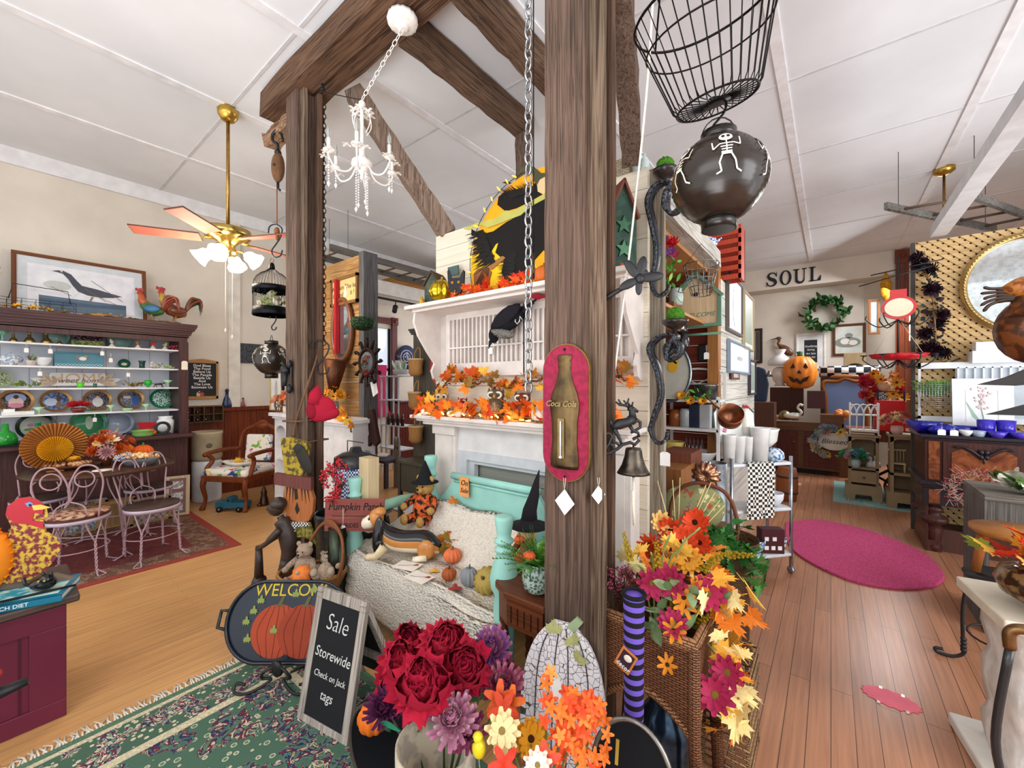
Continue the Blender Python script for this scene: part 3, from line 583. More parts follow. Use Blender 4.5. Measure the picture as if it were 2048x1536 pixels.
p=P(915,590,Y=1.98);t=thing('cat_head_bell','black wooden cat head cutout with yellow eyes on the top shelf','cat cutout',(p.x,1.965,2.078),.35)
m=MB();m.prism([(-.045,.06),(-.055,.1),(-.062,.2),(-.05,.21),(-.03,.15),(.03,.148),(.058,.2),(.066,.19),(.062,.1),(.04,.05),(.02,.03)],-.008,.016);obj('cat_head',m,mt('16161a','paint',.4),t)
for s_ in(-1,1):
 m=MB();m.lathe([(.001,0),(.0095,0),(.008,.004),(.001,.005)]);e=obj('eye',m,mt('d8932c'),t,(s_*.024,-.008,.118),rot=(PI/2,0,0));m=MB();m.ball((0,0,.005),.0035,8);obj('pupil',m,BLACK,e)
m=MB();m.tube([(0,-.01,.075),(0,-.014,.05)],.004,6);m.ball((0,-.014,.04),(.012,.012,.014));obj('nose_bell',m,mt('c98a52','metal'),t);m=MB();m.cyl((.02,0,0),(.02,0,.05),.006);m.lathe([(.022,0),(.02,.006),(.001,.008)],(.02,0,0));obj('stand',m,mt('c98a52','metal'),t)
p=P(840,600,Y=1.95);m=MB();m.ball((0,0,.022),(.02,.03,.022));m.ball((0,-.02,.045),.015);m.tube([(0,-.033,.045),(0,-.045,.043)],[.005,.001],6);m.tube([(0,.02,.025),(0,.05,.035)],[.014,.004],6);one('bird_figurine','tiny mustard bird at the left tip of the top shelf','bird',m,mt('c9a030'),(p.x+.03,1.95,2.078),.4)
p=P(1087,560,Y=1.98);pumpkin('copper glass pumpkin on the top shelf beside the centre post',(p.x,1.98,2.078),.06,'c8662a','a0522a',9,.95,kind='glass_pumpkin')
p=P(1252,540,Y=2.0);birdhouse('tall dark green birdhouse with two stars and rust red roof',(-.90,2.05,2.078),.9,.15,.46,'2f4a3d','6a3a2c',True,'263c33')
# crow hung over the spindle panel
p=P(1018,640,Y=2.07);t=thing('crow_figure','black feathered crow hung upside down on the spindle panel','crow',(p.x,2.08,p.z),0)
m=MB();m.ball((0,0,0),(.12,.055,.06),16,(0,-.45,0),.05);m.ball((-.1,-.01,-.035),(.05,.04,.045),12,nz=.05);obj('body',m,mt('1b1a1f','fuzz'),t)
m=MB();m.ball((-.12,-.02,-.09),(.04,.03,.055),12);obj('head',m,mt('141418','fuzz'),t);m=MB();m.tube([(-.14,-.03,-.13),(-.15,-.04,-.18)],[.014,.002],6);obj('beak',m,BLACK,t)
m=MB();m.ball((-.04,-.03,-.085),(.09,.03,.03),12,(0,.2,0),.2);obj('belly_fluff',m,mt('8b8982','fuzz',h2='4a4844'),t)
m=MB();[m.tube([(.06,0,.03),(.17+.02*i,0,.07+.02*i)],[.02,.006],5)for i in range(3)];obj('tail',m,BLACK,t)
for sg in(-1,1):m=MB();m.ball((0,sg*.045,.02),(.13,.012,.05),12,(0,-.45,0),.08);obj('wing',m,mt('222027','fuzz'),t)
p=P(1067,600,Y=1.95);m=MB();
for i in range(5):petal(m,i*1.25,1.1,.07,.05,.2,.1)
one('red_flower','red cloth flower tucked under the top shelf by the chain','flower',m,mt('b8243a','cloth'),(p.x,2.0,2.0),0)
for u,v,lab in((978,700,'white price tag hanging from the crow'),):p=P(u,v-20,Y=2.12);price_tag(lab,(p.x,2.14,p.z),0,group='price tags')
# ---------------------------------------------------------------- aqua bench with throw and toys
AQ=mt('9fd8cb','paint',.35,sc=.7);YB=1.5
fl=P(710,950,Y=YB);fr=P(1008,1020,Y=YB);xa,xb=fl.x,fr.x;SZ=.40;PH=.875;YK=1.97
t=thing('aqua_bench','aqua painted bench with turned corner posts and a curved headboard back','bench',((xa+xb)/2,YB,0));cx=t.location.x
def turned(x,y,h):
 m=MB();q=h/.875
 pr=[(.028,0),(.03,.03),(.024,.1),(.04,.2),(.042,.36),(.042,.46),(.036,.5),(.052,.54),(.056,.58),(.05,.62),(.034,.68),(.026,.705),(.038,.712),(.038,.722),(.028,.73),(.028,.745),(.038,.752),(.038,.762),(.027,.772),(.03,.80),(.038,.86),(.036,.872),(.02,.876)]
 m.lathe([(r*1.22,z*q)for r,z in pr],(0,0,0),22);return obj('turned_post',m,AQ,t,(x-cx,y-YB,0))
turned(xa,YB,PH);turned(xb,YB,PH);turned(P(868,905,Y=YK).x,YK-.03,.99);turned(xb+.03,YK-.03,.9)
m=MB();m.bb(xa-cx,xb-cx,0,YK-YB,SZ-.05,SZ);m.bb(xa-cx,xb-cx,-.02,.01,SZ-.12,SZ-.01);obj('seat',m,AQ,t)
xl,xr=-2.32,-1.2;m=MB();prof=[(xl,.3),(xr,.3),(xr,.6),(-1.24,.66),(-1.28,.74),(-1.33,.82),(-1.36,.86),(-2.04,.86),(-2.09,.8),(-2.16,.72),(-2.24,.67),(xl,.62)]
m.prism([(x-cx,z)for x,z in prof],YK-YB,.03);obj('headboard',m,AQ,t,bev=.004)
m=MB();m.tube([(-2.06-cx,YK-YB-.005,.87),(-1.34-cx,YK-YB-.005,.87)],.024,12);m.tube([(-2.04-cx,YK-YB-.006,.835),(-1.36-cx,YK-YB-.006,.835)],.01,8);obj('top_rail',m,AQ,t)
for x in(xa,xb+.01):
 m=MB();m.tube([(x-cx,.02,.62),(x-cx+.02,.1,.63),(x-cx+.04,.22,.65),(x-cx+.05,.34,.655),(x-cx+.06,.44,.66)],[.02,.026,.036,.038,.028],14);obj('arm_rail',m,mt('9fcfb8','paint',.4),t)
# chunky cream throw: a draped sheet with knit ribs
def throw():
 m=MB();prof=[(YK-.01,.685),(YK-.05,.685),(YK-.12,.61),(YK-.2,.51),(YK-.27,.44),(YK-.34,.425),(YB+.02,.42),(YB-.035,.405),(YB-.075,.34),(YB-.09,.22),(YB-.10,.08)]
 pr=spl([(0,y,z)for y,z in prof],5);nx=76;vs=[]
 x0,x1=xa-.02,xb+.03
 for i,p in enumerate(pr):
  k=i/(len(pr)-1)
  for j in range(nx+1):
   f=j/nx;top=k<.34
   if top:a,b=-2.11-k*1.2,-1.6+k*1.1
   else:a,b=(x0+(1-min(1,(k-.34)/.2))*.1),x1
   x=a+(b-a)*f;z=p.z+.006*sin(i*2.1)*0+.008*sin(f*9+k*4);y=p.y+.012*sin(f*17+k*3)*k+(.006 if i%2 else-.006)
   if k>.75:z+=.025*sin(f*9)*(k-.75)*4+.26*f*f*(k-.75)*4;y-=.02*sin(f*23)*(k-.75)
   vs.append((x-cx,y-YB+U(-.0015,.0015),z+(.003 if i%2 else-.003)))
 m.add(vs,[(i*(nx+1)+j,i*(nx+1)+j+1,(i+1)*(nx+1)+j+1,(i+1)*(nx+1)+j)for i in range(len(pr)-1)for j in range(nx)],True)
 o=one('knit_throw','chunky cream knitted throw draped over the back and seat of the aqua bench','throw',m,mt('f1ebe0','knit',h2='d9d0c0'),(cx,YB,0));s=o.modifiers.new('thick','SOLIDIFY');s.thickness=.012;s.offset=1
 return o
throw()
SEAT=.425
t=thing('blue_bin','bright blue plastic bin with a grey lining below the corner table','bin',(-1.0,1.68,0));m=MB();m.lathe(cup([(.1,0),(.13,.3),(.135,.36)]),n=24);obj('bin',m,mt('2a9fd0','shiny'),t);m=MB();m.lathe([(.137,.3),(.142,.33),(.14,.37),(.13,.37)],n=20,rib=.04,ribs=9);obj('lining',m,mt('9aa2ac','cloth'),t)
# --- basset hound statue
def hound():
 t=thing('hound_statue','glazed basset hound statue, black tan and white, lying on the knitted throw','dog statue',(P(820,1116,z=SEAT).x,P(820,1116,z=SEAT).y,SEAT+.012),math.radians(214));t.scale=(.95,1.15,1.15);BK,TN,WT_=mt('1d1b1d','gloss'),mt('c98544','gloss'),mt('efe2c8','gloss')
 sec=[(-.20,.05,.028,.03),(-.15,.075,.055,.06),(-.08,.082,.058,.064),(0,.078,.054,.056),(.08,.08,.058,.058),(.14,.1,.056,.062),(.18,.13,.045,.055),(.2,.17,.035,.045)]
 m=MB();vs=[];n=20
 for(x,z,ry,rz_)in sec:
  for j in range(n):a=2*PI*j/n;vs.append((x,ry*cos(a),z+rz_*sin(a)))
 m.add(vs,[(i*n+j,i*n+(j+1)%n,(i+1)*n+(j+1)%n,(i+1)*n+j)for i in range(len(sec)-1)for j in range(n)],True);m.m=[0 if(j:=k%n)in range(1,9)else(1 if j in(0,9,19,10)else 2)for k in range(len(m.m))]
 m.add(vs[:n],[tuple(range(n))[::-1]]);o=obj('body',m,[BK,TN,WT_],t,sub=1)
 m=MB();m.mi=1;m.ball((.225,0,.2),(.048,.044,.052),16);m.mi=2;m.tube([(.24,0,.19),(.275,0,.178),(.305,0,.168),(.318,0,.165)],[.04,.036,.03,.018],14);m.mi=0;m.ball((.317,0,.178),.011,10);m.mi=1;m.ball((.2,0,.235),(.04,.034,.025),12);obj('head',m,[BK,TN,WT_],t)
 for s_ in(-1,1):
  m=MB();m.ball((.19,s_*.052,.13),(.034,.014,.095),14,(s_*.12,-.1,0));m.ball((.185,s_*.056,.075),(.032,.016,.04),12);obj('ear',m,BK,t)
  m=MB();m.ball((.256,s_*.034,.205),(.008,.005,.008),8);obj('eye',m,mt('2b1a12','gloss'),t)
  m=MB();m.tube([(.15,s_*.05,.07),(.18,s_*.055,.035),(.2,s_*.06,.018),(.245,s_*.06,.014),(.265,s_*.06,.012)],[.03,.026,.02,.019,.014],12);obj('front_leg',m,mt('e5cfa6','gloss'),t)
  m=MB();m.ball((-.12,s_*.045,.055),(.058,.026,.052),14);m.mi=1;m.tube([(-.13,s_*.06,.02),(-.08,s_*.066,.014),(-.045,s_*.066,.012)],[.018,.016,.013],10);obj('hind_leg',m,[TN,WT_],t)
 m=MB();m.tube([(-.19,.0,.05),(-.22,-.03,.03),(-.21,-.07,.016),(-.16,-.09,.012),(-.11,-.1,.01)],[.016,.014,.011,.009,.006],10);obj('tail',m,BK,t);return t
hound()
def onseat(u,v,z=SEAT):p=P(u,v,z=z);return V((p.x,p.y,z))
# --- pumpkins on the bench
p=onseat(890,1165);pumpkin('small rust striped pumpkin, leftmost of the three on the throw',p+V((0,.03,0)),.042,'a8582c','5a3a20',10,.85,'pumpkins on the throw')
p=onseat(925,1180);pumpkin('grey cloth pumpkin between the rust and the mustard one on the throw',p+V((0,.05,0)),.05,'8d9197','6a6a60',11,1.05,'pumpkins on the throw')
p=onseat(955,1192);pumpkin('large mustard green ribbed pumpkin lying tilted by the right bench post',p+V((-.0,.07,.0)),.075,'b39a4e','7a6a3a',12,.72,'pumpkins on the throw',rot=(.9,.2,0))
for i,(u,v,z,r,lab)in enumerate(((905,1125,.44,0,'knobbly orange net pumpkin behind the row on the throw'),)):
 p=P(u,v,z=z);pumpkin(lab,(p.x,p.y,z),.055,'e5794c','7a5a2a',12,.8)
garland('leaf_spray','spray of amber maple leaves lying between the hound and the pumpkins','leaves',[onseat(880,1110)+V((0,0,.03)),onseat(905,1112)+V((0,.05,.05)),onseat(940,1095)+V((0,.02,.06)),onseat(970,1100)+V((0,.05,.07))],['f0a52b','c98a2a','e8761f','9a7a2c','f3b33c'],34,.1,spread=.06)
for(u,v,c,s_,lab)in((910,1186,'a83a34',.085,'single dark red maple leaf on the front of the throw'),(868,1150,'f0b53a',.07,'single yellow leaf left of the rust pumpkin')):
 p=onseat(u,v);tag(obj('maple_leaf',maple(c),None,None,p+V((0,0,.012)),rot=(-PI/2,0,.8),sc=s_),lab,'leaf','loose leaves on the throw')
p=P(910,1010,Y=YK-.07);tag(obj('maple_leaf',maple('c97a34'),None,None,(p.x,YK-.07,.70),rot=(-1.0,0,1.2),sc=.09),'tan orange leaf on top of the throw','leaf','loose leaves on the throw')
for(u,v,rz,lab)in((815,1135,.25,'upper cream greeting card on the throw'),(838,1158,.05,'lower cream greeting card with a leaf motif on the throw')):
 p=onseat(u,v);m=MB();m.box((0,0,.002),(.15,.1,.002),(0,0,0));m.mi=1;m.add([(.03,.01,.0035),(.06,.02,.0035),(.055,.04,.0035),(.035,.035,.0035)],[(0,1,2,3)]);m.mi=2;m.tube([(-.05,-.02,.0035),(0,.0,.0035),(.03,.02,.0035)],.001,4);one('greeting_card',lab,'card',m,[mt('f1eadf'),mt('a8432c'),mt('3a342e')],p+V((0,0,.009)),rz,'greeting cards on the throw')
# sale slip on the headboard
p=P(929,972,Y=YK-.03);t=thing('sale_slip','orange paper slip pinned to the aqua headboard','paper',(p.x,YK-.034,p.z));m=MB();m.bb(-.042,.042,0,.001,-.07,.06);obj('paper',m,mt('f1a462'),t);text('handwriting','On',.05,BLACK,t,(0,-.001,.02),shear=.3);text('handwriting','Sale',.045,BLACK,t,(0,-.001,-.03),shear=.3)
# --- bear in witch clothes
def bear(label,loc,rz,fur,s_=1,dress=None,hat=None,lying=False,name='teddy_bear',group=None):
 t=thing(name,label,'teddy bear',loc,0,group,rot=(-.9 if lying else 0,0,rz));F=mt(fur,'fuzz');D=mt(*dress)if dress else F
 m=MB();m.lathe([(.02*s_,0),(.06*s_,.02*s_),(.068*s_,.07*s_),(.055*s_,.12*s_),(.03*s_,.15*s_)],n=14);obj('body',m,D,t)
 m=MB();m.ball((0,0,.19*s_),(.052*s_,.048*s_,.048*s_),14,nz=.02);m.ball((0,-.045*s_,.178*s_),(.022*s_,.02*s_,.018*s_),10);obj('head',m,F,t)
 for q in(-1,1):
  m=MB();m.ball((q*.042*s_,0,.232*s_),(.018*s_,.01*s_,.018*s_),10);obj('ear',m,F,t)
  m=MB();m.ball((q*.019*s_,-.047*s_,.197*s_),.0048*s_,7);obj('eye',m,BLACK,t)
  m=MB();m.tube([(q*.05*s_,0,.13*s_),(q*.085*s_,-.03*s_,.1*s_),(q*.09*s_,-.06*s_,.085*s_)],[.022*s_,.02*s_,.018*s_],10);m.mi=1;m.ball((q*.09*s_,-.068*s_,.083*s_),.021*s_,10);obj('arm',m,[D,F],t)
  m=MB();m.tube([(q*.035*s_,-.02*s_,.03*s_),(q*.05*s_,-.09*s_,.025*s_)],[.028*s_,.024*s_],10);m.mi=1;m.ball((q*.053*s_,-.11*s_,.03*s_),(.024*s_,.018*s_,.03*s_),10);obj('leg',m,[D,F],t)
 m=MB();m.ball((0,-.066*s_,.184*s_),.007*s_,7);obj('nose',m,BLACK,t)
 if hat:m=MB();m.lathe([(.05*s_,.215*s_),(.075*s_,.212*s_),(.05*s_,.222*s_),(.042*s_,.235*s_),(.02*s_,.29*s_),(.003,.33*s_)],n=16);obj('witch_hat',m,mt(hat,'cloth'),t)
 return t
bp=P(850,1080,Y=1.86);bear('golden teddy bear in a black witch hat and orange print dress, left bench corner',(P(848,1040,Y=1.83).x,1.84,.56),.2,'c89a58',1.25,('1c1715','speck',None,'d9622a',.9),'1a1a1e')
# --- straw doll with tall witch hat behind the right post
p=P(1058,1090,Y=1.78);t=thing('straw_doll','straw doll in striped trousers and a tall crooked black witch hat, right bench corner','doll',(p.x,1.78,SEAT+.02),.2)
m=MB();m.ball((0,0,.13),(.06,.05,.1));obj('body',m,mt('8a5f3a','cloth'),t);m=MB();m.ball((0,-.01,.27),(.05,.045,.05));obj('head',m,mt('d9b98a','cloth'),t)
m=MB();m.lathe([(.05,.3),(.11,.295),(.052,.31),(.045,.33)],n=18);m.tube([(0,0,.31),(.005,0,.38),(.03,0,.46),(.045,0,.54),(.06,0,.6)],[.047,.038,.028,.014,.002],12);obj('witch_hat',m,mt('1f1c20','cloth'),t)
for q in(-1,1):
 m=MB();m.tube([(q*.03,0,.07),(q*.045,-.1,.07),(q*.05,-.17,.0),(q*.05,-.2,-.12)],.026,10);obj('leg',m,mt('e6dcc6','stripe',h2='2c2622',sc=.03,ax='y'),t)
 m=MB();m.tube([(q*.055,0,.2),(q*.1,-.05,.12),(q*.09,-.1,.08)],.018,9);m.ball((q*.09,-.11,.075),.024);obj('arm',m,mt('7a4a28','cloth'),t)
m=MB()
for i in range(16):m.tube([(U(-.04,.04),-.03,.3),(U(-.07,.07),-.05,.22)],.003,4)
obj('straw_hair',m,mt('d8a860'),t)
# --- small corner table with fern in a glass bowl
TB=mt('6b3a22','wood',.35,h2='4c2716',ax='x');tz=.6
tc_=(-1.04,1.5);t=thing('corner_table','dark brown corner table with canted front and spiral legs beside the post','table',(tc_[0],tc_[1],0))
pl=[(-.17,-.08),(-.08,-.13),(.13,-.13),(.13,.2),(-.2,.2),(-.2,-.02)]
m=MB();m.slab(pl,tz-.03,.03);obj('tabletop',m,TB,t,bev=.006);m=MB();m.slab([(x*.9,y*.9)for x,y in pl],tz-.15,.12)
m.mi=1
for i in range(5):m.bb(-.05+i*.035,-.045+i*.035,-.119,-.116,tz-.13,tz-.06)
obj('apron',m,[TB,mt('1d100a')],t)
for x,y in((-.14,-.05),(-.15,.16),(.09,-.09),(.09,.16)):
 m=MB();m.lathe([(.014,0),(.02,.02),(.016,.05)]+[(.016+.006*(i%2),.07+i*.025)for i in range(12)]+[(.014,.4),(.024,.42),(.024,.52)],(0,0,0),14);obj('leg',m,TB,t,(x,y,0))
t=thing('fern_bowl','feathery green fern with small orange pumpkins in a dark glass bowl','potted plant',(-1.0,1.46,tz));m=MB();m.lathe(cup([(.035,0),(.062,.02),(.07,.06),(.066,.1),(.056,.13)]),n=20);obj('glass_bowl',m,mt('3f5a4a','speck',.15,h2='aebfb4',sc=2.5),t)
def frond(m,p,d,L_,w_,n=12):
 d=V(d).normalized();side=d.cross(V((.2,.3,1))).normalized();pts=[V(p)+d*L_*i/n+V((0,0,-.25*L_*(i/n)**2))for i in range(n+1)];m.tube(pts,.0012,3)
 for i in range(2,n+1):
  for s_ in(-1,1):
   q=pts[i];e=q+(side*s_+d*.5).normalized()*w_*(1-.6*i/n);up=V((0,0,.004));m.add([q,q+d*.006,e+rv(.003),q-d*.003+up],[(0,1,2),(0,2,3)])
for g in range(30):
 m=MB();a=U(0,6.28);e=U(.1,1.1)
 for k in range(3):frond(m,(0,0,.1),(cos(a)*sin(e),sin(a)*sin(e),cos(e)),U(.13,.24),.03);a+=.25
 obj('frond',m,mt(R.choice(['4f8a2f','6aa53c','3f7a2a'])),t)
for(x,y,z)in((-.07,-.04,.14),(.02,-.09,.19),(-.1,.0,.2)):
 a,b=pumpkin_meshes('c4572a','7a5a2a',9,.75);o=obj('mini_pumpkin',a,None,t,(x,y,z),sc=.026);obj('stem',b,None,o)
# ---------------------------------------------------------------- things hanging from beams and ceiling
def chain_mesh(p0,p1,L_,W_,r,mat,name='chain',parent=None,label=None,cat=None):
 p0,p1=V(p0),V(p1);d=p1-p0;n=max(2,int(d.length/(L_*.78)));t=d.normalized();a=t.cross(V((.3,1,.2))).normalized();b=t.cross(a);m=MB();c0=(p0+p1)/2
 for i in range(n):
  c=p0+d*(i+.5)/n-(c0 if parent is None else V((0,0,0)));s_=a if i%2 else b
  m.tube([c+t*sin(q)*L_*.5*(1 if abs(sin(q))<.99 else .98)+s_*cos(q)*W_/2 for q in[2*PI*k/12 for k in range(12)]],r,5,True)
 if parent is None:return one(name,label,cat,m,mat,c0)
 return obj(name,m,mat,parent)
STEEL=mt('c3c8cc','metal',.3);CHIP=mt('efeae4','paint',.5,sc=2)
p=P(1057,785,d=1.72);chain_mesh((p.x,p.y,CZ),p,.056,.034,.0045,STEEL,'steel_chain',None,'bright steel link chain hanging straight down in front of the mantels','chain')
q=P(1057,642,d=1.72);hook=[(0,0,.02),(0,0,0),(-.012,0,-.012),(-.024,0,0),(-.022,0,.01)];m=MB();m.tube([(0,0,0)]+[(a-.01,b-.012,c)for a,b,c in hook],.003,6);one('small_hook','small open steel hook on the bright link chain','hook',m,STEEL,(q.x-.02,q.y-.01,q.z))
m=MB();p=P(1067,600,d=1.9);m.tube([(0,0,0),(0,0,CZ-p.z-.02)],.003,5);m.mi=1;m.tube([(0,0,-.12),(0,0,0)],.006,6);one('switch_cable','thin black cable with a switch hanging right behind the steel chain','cable',m,[BLACK,mt('202022','gloss')],(p.x,p.y,p.z+.22))
# chandelier
cp=P(805,35,z=3.655);cc=P(724,330,d=2.62);t=thing('chandelier','small shabby white chandelier with crystal drops hanging from a fluted cup','chandelier',cc)
def rl(p):return V(p)-cc
m=MB();m.lathe([(.01,-.05),(.03,-.05),(.035,-.035),(.06,-.03),(.085,-.02),(.09,0),(.086,.02),(.01,.02)],(0,0,0),40,.06,24);o=obj('ceiling_cup',m,CHIP,t,rl(cp+V((0,0,-.02))))
top=V((0,0,.42));chain_mesh(rl(cp+V((0,0,-.07))),top,.042,.022,.0024,CHIP,'cup_chain',t)
m=MB();m.lathe([(.004,.42),(.02,.4),(.022,.385),(.01,.375),(.011,.12),(.02,.1),(.018,.06),(.035,.04),(.062,.02),(.066,-.005),(.04,-.03),(.02,-.05),(.01,-.07),(.014,-.085),(.002,-.1)],n=20);obj('stem',m,CHIP,t)
CR=mt('e6e4e2','gloss',.05)
def crystal(pp,n,par):
 m=MB()
 for i in range(n):m.ball(pp+V((0,0,-.017*i)),.006,6)
 z=-.017*n;m.tube([pp+V((0,0,z+.008)),pp+V((0,0,z-.015)),pp+V((0,0,z-.035))],[.002,.012,.001],5);obj('crystal_string',m,CR,par)
for k in range(6):
 a=k*PI/3+.35;c_,s_=cos(a),sin(a);m=MB();m.tube(spl([(c_*.04,s_*.04,.0),(c_*.09,s_*.09,-.07),(c_*.16,s_*.16,-.08),(c_*.205,s_*.205,-.02),(c_*.205,s_*.205,.01)],5),.0055,8)
 m.lathe([(.008,0),(.03,.008),(.034,.02),(.03,.016),(.004,.012)],(c_*.205,s_*.205,.0),12);ar=obj('arm',m,CHIP,t)
 m=MB();m.lathe([(.011,.01),(.011,.09),(.004,.095)],(c_*.205,s_*.205,0),10);obj('candle_sleeve',m,mt('f1ede6'),ar)
 m=MB();m.lathe([(.004,.09),(.013,.11),(.011,.14),(.001,.17)],(c_*.205,s_*.205,0),10);obj('bulb',m,mt('dfe0dc','glass'),ar)
 crystal(V((c_*.205,s_*.205,-.02)),4 if k%2 else 9,ar)
 for j in range(3):m=MB();b=a+(j-1)*.25;q=V((cos(b)*.225,sin(b)*.225,-.002));[petal(m,i*1.57,1.2,.028,.018,.4,.2,c=q)for i in range(4)];obj('leaf_collar',m,CHIP,ar)
 m=MB();m.tube(spl([(0,0,.36),(c_*.05,s_*.05,.33),(c_*.06,s_*.06,.26),(c_*.03,s_*.03,.2)],4),.003,6);[petal(m,i*1.57,.9,.04,.02,.5,.2,c=(c_*.05,s_*.05,.33))for i in range(4)];obj('scroll',m,CHIP,t)
for k in range(4):crystal(V((.04*cos(k*1.57),.04*sin(k*1.57),-.03)),12+3*(k%2),t)
ph=P(645,168,z=3.62);m=MB();m.tube([(0,0,0),(.0,0,-.03)],.01,8);m.ball((0,0,-.035),.016,8);m.tube(spl([(0,0,-.04),(.05,.02,-.075)]+[tuple(cc+top-ph+V((-.04,0,.02))),tuple(cc+top-ph)],4),.003,5);one('steadying_wire','black wire from the beam knob to the chandelier chain','wire',m,BLACK,ph)
# rusty chain and hooks by the left post
p=P(648,690,X=-3.0);chain_mesh((p.x,p.y,3.6),p,.045,.026,.0035,mt('3a302c','metal',.6),'rusty_chain',None,'dark rusty chain hanging down the right side of the left post','chain')
def s_hook(label,p,h,r,mat,ang=0,group=None):
 m=MB();q=h/2;m.tube(spl([(-q*.55,0,q*.55),(-q*.45,0,q*.95),(0,0,q*1.05),(q*.42,0,q*.75),(q*.3,0,q*.2),(0,0,-q*.2),(-q*.3,0,-q*.6),(-q*.12,0,-q*1.0),(q*.3,0,-q*.95),(q*.45,0,-q*.6)],5),r,7);return one('iron_hook',label,'hook',m,mat,p,ang,group)
s_hook('big black iron hook on the rusty chain beside the left post',P(643,715,X=-2.98),.24,.006,IRON,.9)
# pulley, hook, birdcage and paper lantern left of the post
def D3(u,v,d=3.35):return P(u,v,d=d)
PC=D3(556,330);t=thing('wooden_pulley','old wooden block pulley with an iron hook under the beam end','pulley',PC,.5)
m=MB();m.ball((0,0,-.02),(.055,.042,.125),18);obj('shell_block',m,mt('7a5638','wood',h2='4c3320'),t,sub=0)
m=MB();m.tube(spl([(0,0,.1),(-.005,0,.17),(-.045,0,.2),(-.05,0,.25),(-.01,0,.285),(.03,0,.25),(.045,0,.19)],5),[.012]*24+[.011]*7,8);m.lathe([(.02,.085),(.028,.1),(.02,.12)]);obj('iron_hook',m,IRON,t)
m=MB();m.cyl((0,-.045,-.02),(0,.045,-.02),.012);m.tube([(0,0,-.14),(0,0,-.19),(.02,0,-.21)],.01,6);obj('pin',m,IRON,t)
m=MB();a=rl2=V((0,0,0));m.tube([(-.02,0,0),(-.02,0,-.36)],.0045,6);m.ball((-.02,0,-.42),(.025,.02,.03),9,nz=.2);m.ball((-.01,0,-.47),(.016,.014,.03),9,nz=.2);one('rope','short brown rope with a frayed knot under the wooden pulley','rope',m,mt('8a5a38','cloth'),PC+V((0,0,-.12)))
m=MB();m.tube([(0,0,0),(.01,0,.05),(-.01,0,.1),(0,0,.16)],.004,5);one('hanging_wire','twisted wire holding the pulley hook to the beam','wire',m,IRON,PC+V((-.01,0,.27)))
s_hook('long black iron hook above the black birdcage',D3(552,482),.26,.0055,IRON,.5)
BC=D3(544,632);t=thing('birdcage','black domed wire birdcage filled with pale artificial flowers','birdcage',BC,.3);r=.135;h1=.24;BM=mt('1d1e22','metal',.4)
m=MB();n=36
for i in range(n):a=2*PI*i/n;m.tube([(r*cos(a),r*sin(a),0),(r*cos(a),r*sin(a),h1)]+[(r*cos(q)*cos(a),r*cos(q)*sin(a),h1+.13*sin(q))for q in(.3,.6,.9,1.2)]+[(.012*cos(a),.012*sin(a),h1+.155)],.0014,4)
obj('cage_bars',m,BM,t)
m=MB();m.lathe([(r+.004,0),(r+.008,.01),(r+.004,.065),(r,.065),(r,0)],n=30);m.lathe([(r+.004,h1-.045),(r+.007,h1-.02),(r+.004,h1),(r,h1),(r,h1-.045)],n=30)
for i in range(18):a=i*PI/9;m.tube([(r*1.02*cos(a)+.012*cos(q)*-sin(a),r*1.02*sin(a)+.012*cos(q)*cos(a),h1-.06+.012*sin(q))for q in[k*PI/3 for k in range(6)]],.002,4,True)
obj('fretwork_bands',m,BM,t);m=MB();m.lathe([(.02,h1+.145),(.022,h1+.16),(.016,h1+.19),(.004,h1+.2)]);m.tube([(.02*cos(q),0,h1+.215+.02*sin(q))for q in[k*PI/5 for k in range(10)]],.002,4,True);obj('finial',m,BM,t);m=MB();m.lathe([(r,0),(r,.004),(.001,.004),(.001,0)]);obj('cage_floor',m,BM,t)
for i in range(26):place(mum(*R.choice([('e9e3cf','d9d0ac'),('dfe5b8','c3cf8a')]))if i%3 else leafm(R.choice(['5e7a44','8fa05e'])),t,(U(-.09,.09),U(-.09,.09),U(.06,.16)),.04,(U(-1,1),U(-1,1),.8))
s_hook('small black iron hook between the birdcage and the lantern',D3(547,645),.12,.005,IRON,.5)
SKW=mt('efe6d6')
